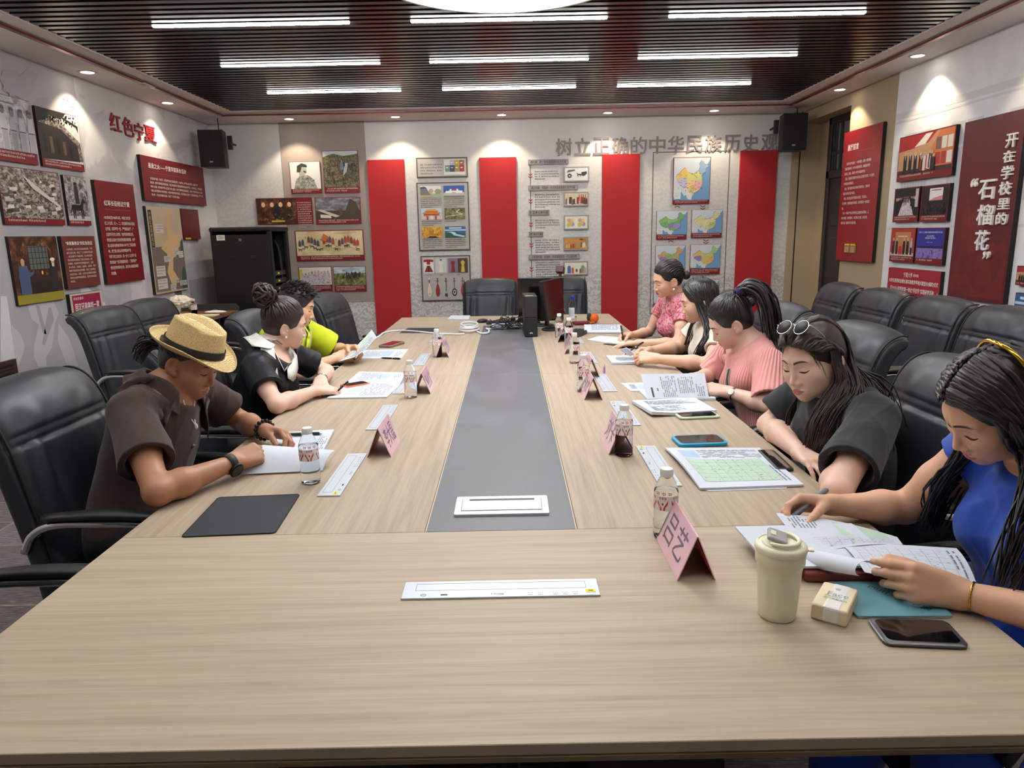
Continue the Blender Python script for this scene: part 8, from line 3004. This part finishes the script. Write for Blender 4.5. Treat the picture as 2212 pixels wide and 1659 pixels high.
# ---- man in lime green, mostly hidden
def build_lime_man():
	P = Person('l', 'person in lime green polo shirt with short black hair behind the bun-haired woman', dict(
		pelvis=(-1.405, 4.02, .53), neck=(-1.335, 4.09, .975), SR=(-1.315, 3.88, .925), SL=(-1.265, 4.27, .925),
		ER=(-1.175, 3.80, .745), EL=(-1.085, 4.36, .78), WR=(-1.01, 4.03, .79), WL=(-.97, 4.17, .82),
		head=(-1.245, 4.14, 1.08), rot=(-84, 18, 0), hs=1.0, man=True, size=1.05, arm=1.05,
		HR=dict(d=(.75, .6, .05), n=(-.3, .6, -.6), curl=(.6, .7, .75, .8)), HL=dict(d=(.8, -.5, .05), n=(-.2, -.6, -.7), curl=(.6, .7, .75, .8)), hand=1.0), .004)
	P.build_body(SK_W)
	P.face(LIP_N, BROW, LASH, closed=.6, thick=1.2)
	P.top('polo_shirt', LIME, t=.026, sleeve=.82, flare=.026, wr=.008, seed=13, neck=.054, long_torso=.14)
	P.collar('polo_collar', LIME, h=.024, w=.040, gap=.6, t=.026)
	P.trousers('trousers', DARK_TROUSERS)
	hair = P.hair_cap(H_BLK, t=.012, nape=-.045, face_top=.074)
	rnd = np.random.RandomState(4)
	g = G()
	for k in range(420):
		a, b = rnd.uniform(-1, 1), rnd.uniform(-.2, 1)
		th = rnd.uniform(0, 2 * PI)
		ph = rnd.uniform(.12, 1.35)
		p = A3((math.cos(th) * math.sin(ph) * .08, math.sin(th) * math.sin(ph) * .1 - .012, .045 + math.cos(ph) * .085))
		if p[1] > .062 and p[2] < .075:
			continue
		q = P.on_skull(p, .008)
		d = unit(q - SKULL_C)
		d = unit(d + A3((0, .75, .25)) + rnd.normal(size=3) * .13)
		L_ = rnd.uniform(.022, .036)
		pts = [Vector(P.world(q + d * L_ * t + A3((0, .3, -.25)) * .018 * t * t)) for t in (0, .35, .7, 1)]
		g.tube(pts, [.0042, .004, .003, .0008], n=5)
	g.build('short_hair', H_BLK, hair, smooth='all')
	return P
# ---- woman in the flowered blouse
def build_floral_woman():
	P = Person('f', 'person in pink flowered blouse with low bun and pearl earring, writing at the far end', dict(
		pelvis=(1.17, 4.62, .53), neck=(1.095, 4.63, 1.055), SR=(1.055, 4.83, .985), SL=(1.095, 4.445, .985),
		ER=(.955, 4.875, .785), EL=(1.03, 4.33, .788), WR=(.80, 4.715, .788), WL=(.80, 4.42, .782),
		head=(1.011, 4.584, 1.167), rot=(99.5, 19.5, -13.7), hs=.97, bust=.9, arm=.88, size=.93, face_dir=(-1, 0, 0),
		HR=dict(d=(-.85, -.45, -.05), n=(.35, -.6, -.7), curl=(.6, .75, .85, .9), thumb=(.8, .35, .4)),
		HL=dict(d=(-.97, .2, -.1), n=(0, -.1, -1), curl=(.12, .14, .16, .2), thumb=(.8, .5, .1), tcurl=.1), hand=.93), .0036)
	P.build_body(SK_M)
	P.face(LIP_R, BROW, LASH, closed=.8)
	b = P.top('flowered_blouse', FLORAL, t=.012, sleeve=.42, flare=.012, wr=.0035, seed=21, neck=.046, long_torso=.14, ntilt=.2, ncut=.055)
	P.collar('stand_collar', FLORAL, h=.036, gap=.25, t=.012, dip=.012, stand=True, parent=b)
	g = G()
	c = P.front(0, .030, .012, .004)
	g.tube([Vector(c - P.rt * .022), Vector(c + P.fw * .004), Vector(c + P.rt * .022)], .0028, 8)
	g.ball(c + P.fw * .004, .005)
	g.build('frog_button', PEARL, b, smooth='all')
	P.trousers('trousers', DARK_TROUSERS)
	hair = P.hair_cap(H_BLK, t=.006, nape=-.055, face_top=.098)
	rnd = np.random.RandomState(31)
	g = G()
	roots = hairline(.082, .076, 64, .078, .002) + [(x * .75, y * .65, z + .035) for x, y, z in hairline(.08, .072, 26, .07)]
	P.locks(g, roots, (0, -.108, -.018), lift=.010, r=.0056, rnd=rnd, n=13)
	g.build('combed_hair', H_BLK, hair, smooth='all')
	g = G()
	bc = A3((0, -.128, -.022))
	for k in range(34):
		ax = unit(rnd.normal(size=3))
		u = unit(np.cross(ax, (0, .5, .8)))
		v = np.cross(ax, u)
		a0 = rnd.uniform(0, 6.3)
		pts = [Vector(P.world(bc + (u * math.cos(a0 + t * 3.4) + v * math.sin(a0 + t * 3.4)) * A3((.030, .024, .026)))) for t in np.linspace(0, 1, 10)]
		g.tube(pts, [.006 * (.4 + .6 * math.sin(PI * t)) for t in np.linspace(.06, .94, 10)], n=6)
	g.ball(P.world(bc), .026, 14, 10)
	g.build('low_bun', H_BLK, hair, smooth='all')
	for sx in (-1, 1):
		g = G().ball(P.world((sx * .0815, .004, -.048)), .0075, 14, 10)
		g.build('pearl_earring', PEARL, P.root, smooth='all')
	return P
# ---- woman with long black hair and cream top
def build_long_hair_woman():
	P = Person('c', 'person with long loose black hair and cream short-sleeved top holding a folded note', dict(
		pelvis=(1.22, 3.93, .53), neck=(1.145, 3.925, .975), SR=(1.11, 4.13, .915), SL=(1.135, 3.735, .915),
		ER=(1.00, 4.17, .79), EL=(1.02, 3.605, .790), WR=(.785, 4.00, .800), WL=(.775, 3.745, .800),
		head=(1.05, 3.945, 1.084), rot=(77, 15.2, -4.6), hs=1.0, bust=1.0, arm=1.02, size=1.0, face_dir=(-1, 0, 0),
		HR=dict(d=(-.85, -.5, .0), n=(.2, -.65, -.7), curl=(.55, .65, .7, .75), thumb=(.8, .4, .3)),
		HL=dict(d=(-.88, .46, .05), n=(.1, .75, -.65), curl=(.6, .7, .75, .8), thumb=(.85, .4, .25), tcurl=.3), hand=.97), .0034)
	P.build_body(SK_M)
	P.face(mat('lip_bare', rgb(176, 104, 98), .4), BROW, LASH, closed=.5)
	P.top('cream_top', CREAM, t=.014, sleeve=.55, flare=.010, wr=.004, seed=41, neck=.056, long_torso=.14)
	P.trousers('trousers', DARK_TROUSERS)
	hair = P.hair_cap(H_BLK, t=.008, nape=-.075, ears=False, face_top=.084)
	rnd = np.random.RandomState(43)
	g = G()
	# near (left) side falls in front of the shoulder; far side the same
	curtain(P, g, [(0, .07, .1, 's'), (-.05, .055, .08, 's'), (-.082, .03, .03, 's'), (-.086, .015, -.045, 'l'), (1.045, 3.79, .93, 'w'), (1.0, 3.77, .84, 'w'), (.975, 3.80, .775, 'w')],
			[(0, -.05, .12, 's'), (-.07, -.05, .08, 's'), (-.088, -.05, .02, 's'), (-.088, -.055, -.05, 'l'), (1.165, 3.77, .95, 'w'), (1.09, 3.735, .87, 'w'), (1.05, 3.76, .80, 'w')], 60, .0075, 18, rnd, .006, .006)
	curtain(P, g, [(0, .07, .1, 's'), (.05, .055, .08, 's'), (.082, .025, .03, 's'), (.088, .015, -.045, 'l'), (1.03, 4.06, .92, 'w'), (1.0, 4.06, .82, 'w')],
			[(0, -.05, .12, 's'), (.07, -.05, .08, 's'), (.088, -.05, .02, 's'), (.088, -.055, -.05, 'l'), (1.15, 4.08, .94, 'w'), (1.14, 4.08, .84, 'w')], 40, .0075, 16, rnd, .006, .006)
	curtain(P, g, [(-.01, -.05, .12, 's'), (-.06, -.09, .06, 's'), (-.07, -.10, 0, 's'), (-.075, -.09, -.06, 'l'), (1.22, 3.80, .93, 'w'), (1.26, 3.80, .80, 'w')],
			[(.01, -.05, .12, 's'), (.06, -.09, .06, 's'), (.07, -.10, 0, 's'), (.075, -.09, -.06, 'l'), (1.22, 4.06, .93, 'w'), (1.26, 4.06, .80, 'w')], 34, .009, 14, rnd, .006)
	g.build('long_hair', H_BLK, hair, smooth='all')
	return P
# ---- woman in pink with the ponytail
def build_pink_woman():
	P = Person('p', 'person in pink pleated top with high ponytail and wristwatch, leafing through a document', dict(
		pelvis=(1.19, 3.10, .53), neck=(1.115, 3.20, .950), SR=(1.06, 3.395, .895), SL=(1.115, 3.01, .895),
		ER=(.985, 3.43, .76), EL=(1.065, 2.845, .752), WR=(.835, 3.235, .795), WL=(.945, 3.005, .778),
		head=(1.009, 3.235, 1.055), rot=(82, 31.6, -9), hs=.98, bust=1.1, arm=1.0, size=1.0, face_dir=(-1, 0, 0),
		HR=dict(d=(-.9, -.3, -.1), n=(.2, -.5, -.8), curl=(.4, .5, .5, .55)),
		HL=dict(d=(-.90, .42, .12), n=(-.1, .55, -.80), curl=(.35, .42, .5, .55), thumb=(.8, .45, .2), tcurl=.2), hand=.96), .0032)
	P.build_body(SK_F)
	P.face(LIP_P, BROW, LASH, closed=1.0)
	tp = P.top('pleated_top', PINK_KNIT, t=.016, sleeve=.88, flare=.022, wr=.0025, seed=51, neck=.054, vneck=.035, long_torso=.16)
	g = G()
	rib = [P.front(-.012 + .010 * math.sin(2 * v), .075 + .10 * v, .016, .007) for v in np.linspace(0, 1, 10)]
	g.grid(lambda u, v: Vector(rib[int(round(v * 9))] + P.rt * (.014 * (u - .5) * 2 * (1 - .25 * math.sin(PI * v))) + P.fw * (.004 * (1 - (2 * u - 1) ** 2))), 5, 10)
	g.build('green_ribbon', mat('green_ribbon', rgb(20, 84, 70), .4), tp, smooth='all')
	P.trousers('trousers', DARK_TROUSERS)
	hair = P.hair_cap(H_BLK, t=.009, nape=-.055, face_top=.098)
	rnd = np.random.RandomState(53)
	g = G()
	tie = A3((0, -.085, .108))
	roots = hairline(.082, .076, 76, .082, .002) + [(x * .75, y * .65, z + .035) for x, y, z in hairline(.08, .072, 30, .07)]
	roots += [(sx * (.074 - .014 * k), -.02 - .022 * k, -.025 - .012 * k) for sx in (-1, 1) for k in range(5)]
	P.locks(g, roots, tie, lift=.013, r=.0058, rnd=rnd, n=15, jit=.005)
	g.build('combed_hair', H_BLK, hair, smooth='all')
	g = G()
	tw = P.world(tie)
	tail = [tw, tw + A3((.045, -.02, .030)), tw + A3((.10, -.045, .005)), tw + A3((.135, -.06, -.07)), tw + A3((.15, -.06, -.15)), tw + A3((.17, -.055, -.225))]
	P.strands(g, [tail], r=.0075, rnd=rnd, count=70, spread=.019, n=18, wave=.004)
	g.build('ponytail', H_BLK, hair, smooth='all')
	g = G()
	d = unit(tail[1] - tail[0])
	u = unit(np.cross(d, (0, 1, 0)))
	v = np.cross(d, u)
	for k in range(4):
		c = tw + d * (.008 + .007 * k)
		g.tube([Vector(c + (u * math.cos(a) + v * math.sin(a)) * .021) for a in np.linspace(0, 2 * PI, 20)[:-1]], .005, 6, closed=True)
	g.build('hair_tie', C(52, 40, 90, .7), hair, smooth='all')
	ww = P.WL + (P.EL - P.WL) * .12
	st = band(P, 'wristwatch', ww, P.EL, .0265, .011, STEEL)
	n_ = unit(A3((-.35, -.75, .35)))
	ax = unit(P.EL - P.WL)
	n_ = unit(n_ - ax * (n_ @ ax))
	g = G()
	g.lathe([(0, .0), (.0125, 0), (.014, .002), (.014, .006), (.012, .008), (0, .0078)], 28)
	g.build('watch_face', mat('watch_white', rgb(236, 232, 226), .2), st, frame(ww + n_ * .0255, ax, np.cross(n_, ax), n_), smooth=40)
	return P
# ---- woman in the black T-shirt with sunglasses on her head
def build_black_tee_woman():
	P = Person('b', 'person in black T-shirt with long hair and sunglasses pushed up on her head', dict(
		pelvis=(1.14, 2.24, .53), neck=(1.10, 2.235, .955), SR=(1.035, 2.435, .905), SL=(1.075, 2.035, .910),
		ER=(.925, 2.475, .778), EL=(.850, 1.765, .790), WR=(.895, 2.11, .785), WL=(.965, 2.02, .782),
		head=(.970, 2.24, 1.055), rot=(117, 16, 5.9), hs=1.04, bust=1.0, arm=1.05, size=1.02, face_dir=(-1, 0, 0),
		HR=dict(d=(.12, -.98, 0), n=(.1, 0, -1), curl=(.3, .3, .3, .3)),
		HL=dict(d=(.3, .9, 0), n=(0, .1, -1), curl=(.3, .35, .4, .4)), hand=.94), .003)
	P.build_body(SK_F)
	P.face(LIP_P, BROW, LASH, closed=1.0, thick=1.25)
	P.top('t_shirt', BLACK_TEE, t=.019, sleeve=.74, flare=.022, wr=.0065, seed=61, neck=.052, long_torso=.16, ntilt=.35)
	P.trousers('trousers', DARK_TROUSERS)
	hair = P.hair_cap(H_BRN, t=.008, nape=-.08, ears=False, face_top=.082)
	rnd = np.random.RandomState(63)
	g = G()
	# swept back from the forehead, then down both sides
	for sd in (-1, 1):
		if sd < 0:
			endA = [(.965, 2.150, .945, 'w'), (.918, 2.125, .87, 'w'), (.905, 2.11, .79, 'w')]
			endB = [(1.045, 2.095, .985, 'w'), (.985, 2.070, .93, 'w'), (.945, 2.055, .84, 'w')]
		else:
			endA = [(.965, 2.335, .93, 'w'), (.94, 2.345, .86, 'w'), (.93, 2.33, .79, 'w')]
			endB = [(1.10, 2.37, .97, 'w'), (1.06, 2.38, .88, 'w'), (1.02, 2.38, .80, 'w')]
		curtain(P, g, [(sd * .012, .080, .078, 's'), (sd * .040, .045, .104, 's'), (sd * .072, .010, .06, 's'), (sd * .086, .012, -.005, 's'), (sd * .090, .022, -.055, 'l')] + endA,
				[(sd * .070, .030, .045, 's'), (sd * .076, .006, .045, 's'), (sd * .084, -.03, .02, 's'), (sd * .094, -.040, -.01, 's'), (sd * .096, -.035, -.06, 'l')] + endB, 90, .0066, 20, rnd, .005, .005, lift=.017)
		curtain(P, g, [(sd * .004, .080, .080, 's'), (sd * .012, .04, .118, 's'), (sd * .03, -.03, .118, 's'), (sd * .06, -.08, .06, 's'), (sd * .07, -.08, -.03, 'l')] + endB,
				[(sd * .002, .05, .11, 's'), (sd * .004, .0, .125, 's'), (sd * .008, -.07, .10, 's'), (sd * .01, -.105, .04, 's'), (sd * .02, -.10, -.05, 'l'), (1.17, 2.20 + sd * .03, .98, 'w'), (1.225, 2.19 + sd * .04, .88, 'w'), (1.26, 2.18 + sd * .05, .78, 'w')], 44, .008, 20, rnd, .006, .004)
	for k in range(3):
		curtain(P, g, [(-.05, .06, .06, 's'), (-.06, .055, .03, 's'), (-.066, .052, .0, 'l'), (-.068, .05, -.03, 'l')], [(-.055, .06, .06, 's'), (-.064, .05, .03, 's'), (-.071, .045, .0, 'l'), (-.074, .04, -.04, 'l')], 2, .0009, 10, rnd, .001)
	g.build('long_hair', H_BRN, hair, smooth='all')
	# sunglasses: round wire rims resting on the crown
	chrome = mat('silver_wire', rgb(226, 224, 220), .12, metal=1)
	lens = mat('smoked_lens', rgb(30, 25, 24), .25, spec=.12, alpha=.8)
	R_ = P.H
	c = P.world((0, .052, .128))
	tilt = hrot(0, -52, 0)
	Mx = R_ @ tilt
	M = frame(c, Mx[:, 0], Mx[:, 1], Mx[:, 2])
	g = G()
	for sx in (-1, 1):
		g.tube([(sx * .034 + math.cos(a) * .0262, .0, math.sin(a) * .0245) for a in np.linspace(0, 2 * PI, 40)[:-1]], .0010, 6, closed=True)
		g.tube(spline([(sx * .060, 0, .006), (sx * .068, -.004, .008), (sx * .078, -.04, .004), (sx * .083, -.09, -.004)], 14), .0014, 6)
	g.tube(spline([(-.0085, 0, .006), (0, .003, .010), (.0085, 0, .006)], 8), .0016, 6)
	sg = g.build('sunglasses', chrome, P.root, M, smooth='all')
	g = G()
	for sx in (-1, 1):
		g.ball((sx * .034, 0, 0), (.0255, .0028, .0238), 28, 10)
	g.build('smoked_lens', lens, sg, M, smooth='all')
	return P
# ---- woman in blue, nearest
def build_blue_woman():
	P = Person('n', 'person in royal blue sleeveless top with long wavy hair, writing nearest the camera', dict(
		pelvis=(1.15, 1.38, .53), neck=(1.13, 1.37, 1.00), SR=(1.075, 1.575, .955), SL=(1.095, 1.165, .945),
		ER=(.975, 1.665, .782), EL=(1.03, 1.075, .790), WR=(.792, 1.665, .795), WL=(.845, 1.243, .782),
		head=(.987, 1.405, 1.106), rot=(87, 36, -12), hs=.99, bust=1.1, arm=1.05, size=1.02, face_dir=(-.93, -.37, 0),
		HR=dict(d=(-.97, .10, .04), n=(.05, -.72, -.68), curl=(.62, .75, .85, .95), thumb=(.62, .35, .65), tcurl=.15, spread=.03),
		HL=dict(d=(-.96, .10, .20), n=(-.12, .90, -.36), curl=(.50, .66, .78, .90), thumb=(.95, .25, .12), tcurl=.15, spread=.0), hand=.97), .003)
	P.build_body(SK_W)
	P.face(mat('lip_rose', rgb(190, 100, 100), .35), BROW, LASH, closed=.9)
	P.top('blue_top', BLUE_TOP, t=.012, sleeve=.16, flare=.012, wr=.005, seed=71, neck=.056, vneck=.035, long_torso=.25)
	P.trousers('blue_skirt', BLUE_TOP, t=.024)
	hair = P.hair_cap(H_BLK, t=.008, nape=-.08, ears=False, face_top=.080)
	rnd = np.random.RandomState(73)
	g = G()
	near = [(.975, 1.290, .965, 'w'), (.925, 1.255, .90, 'w'), (.905, 1.235, .81, 'w')]
	nearB = [(1.10, 1.17, 1.03, 'w'), (1.05, 1.085, .95, 'w'), (1.00, 1.09, .84, 'w')]
	far = [(.985, 1.50, .97, 'w'), (.955, 1.525, .89, 'w'), (.945, 1.535, .79, 'w')]
	farB = [(1.12, 1.56, .97, 'w'), (1.06, 1.60, .88, 'w'), (1.01, 1.60, .77, 'w')]
	for sd, eA, eB in ((-1, near, nearB), (1, far, farB)):
		curtain(P, g, [(sd * .004, .078, .084, 's'), (sd * .046, .062, .070, 's'), (sd * .072, .040, .03, 's'), (sd * .080, .032, -.02, 'l'), (sd * .080, .030, -.07, 'l')] + eA,
				[(sd * .004, -.03, .128, 's'), (sd * .06, -.03, .10, 's'), (sd * .086, -.03, .04, 's'), (sd * .092, -.035, -.02, 'l'), (sd * .092, -.04, -.07, 'l')] + eB, 120, .0072, 22, rnd, .008, .020)
		curtain(P, g, [(sd * .004, -.03, .128, 's'), (sd * .05, -.06, .10, 's'), (sd * .075, -.07, .04, 's'), (sd * .08, -.075, -.02, 'l'), (sd * .085, -.07, -.07, 'l')] + eB,
				[(sd * .003, -.08, .10, 's'), (sd * .02, -.10, .06, 's'), (sd * .03, -.108, .02, 's'), (sd * .035, -.10, -.04, 'l'), (sd * .04, -.09, -.08, 'l'), (1.23, 1.37 + sd * .06, .97, 'w'), (1.27, 1.37 + sd * .08, .86, 'w'), (1.28, 1.37 + sd * .08, .74, 'w')], 44, .0085, 20, rnd, .007, .014)
	g.build('long_wavy_hair', H_BLK, hair, smooth='all')
	g = G()
	pts = [Vector(P.world(P.on_skull((x, -.045, .11 - abs(x) * .5), .017))) for x in np.linspace(-.075, .075, 20)]
	g.tube(pts, .0045, 8)
	g.build('gold_hairband', GOLD, hair, smooth='all')
	wl = P.WL + (P.EL - P.WL) * .10
	b = band(P, 'gold_bracelet', wl, P.EL, .0275, .004, GOLD)
	return P
PEOPLE = {}
for _k, _f in dict(man=build_man, bun=build_bun_woman, lime=build_lime_man, floral=build_floral_woman, long=build_long_hair_woman, pink=build_pink_woman, tee=build_black_tee_woman, blue=build_blue_woman).items():
	if ONLY is None or _k in ONLY:
		PEOPLE[_k] = _f()
		PEOPLE[_k].settle()
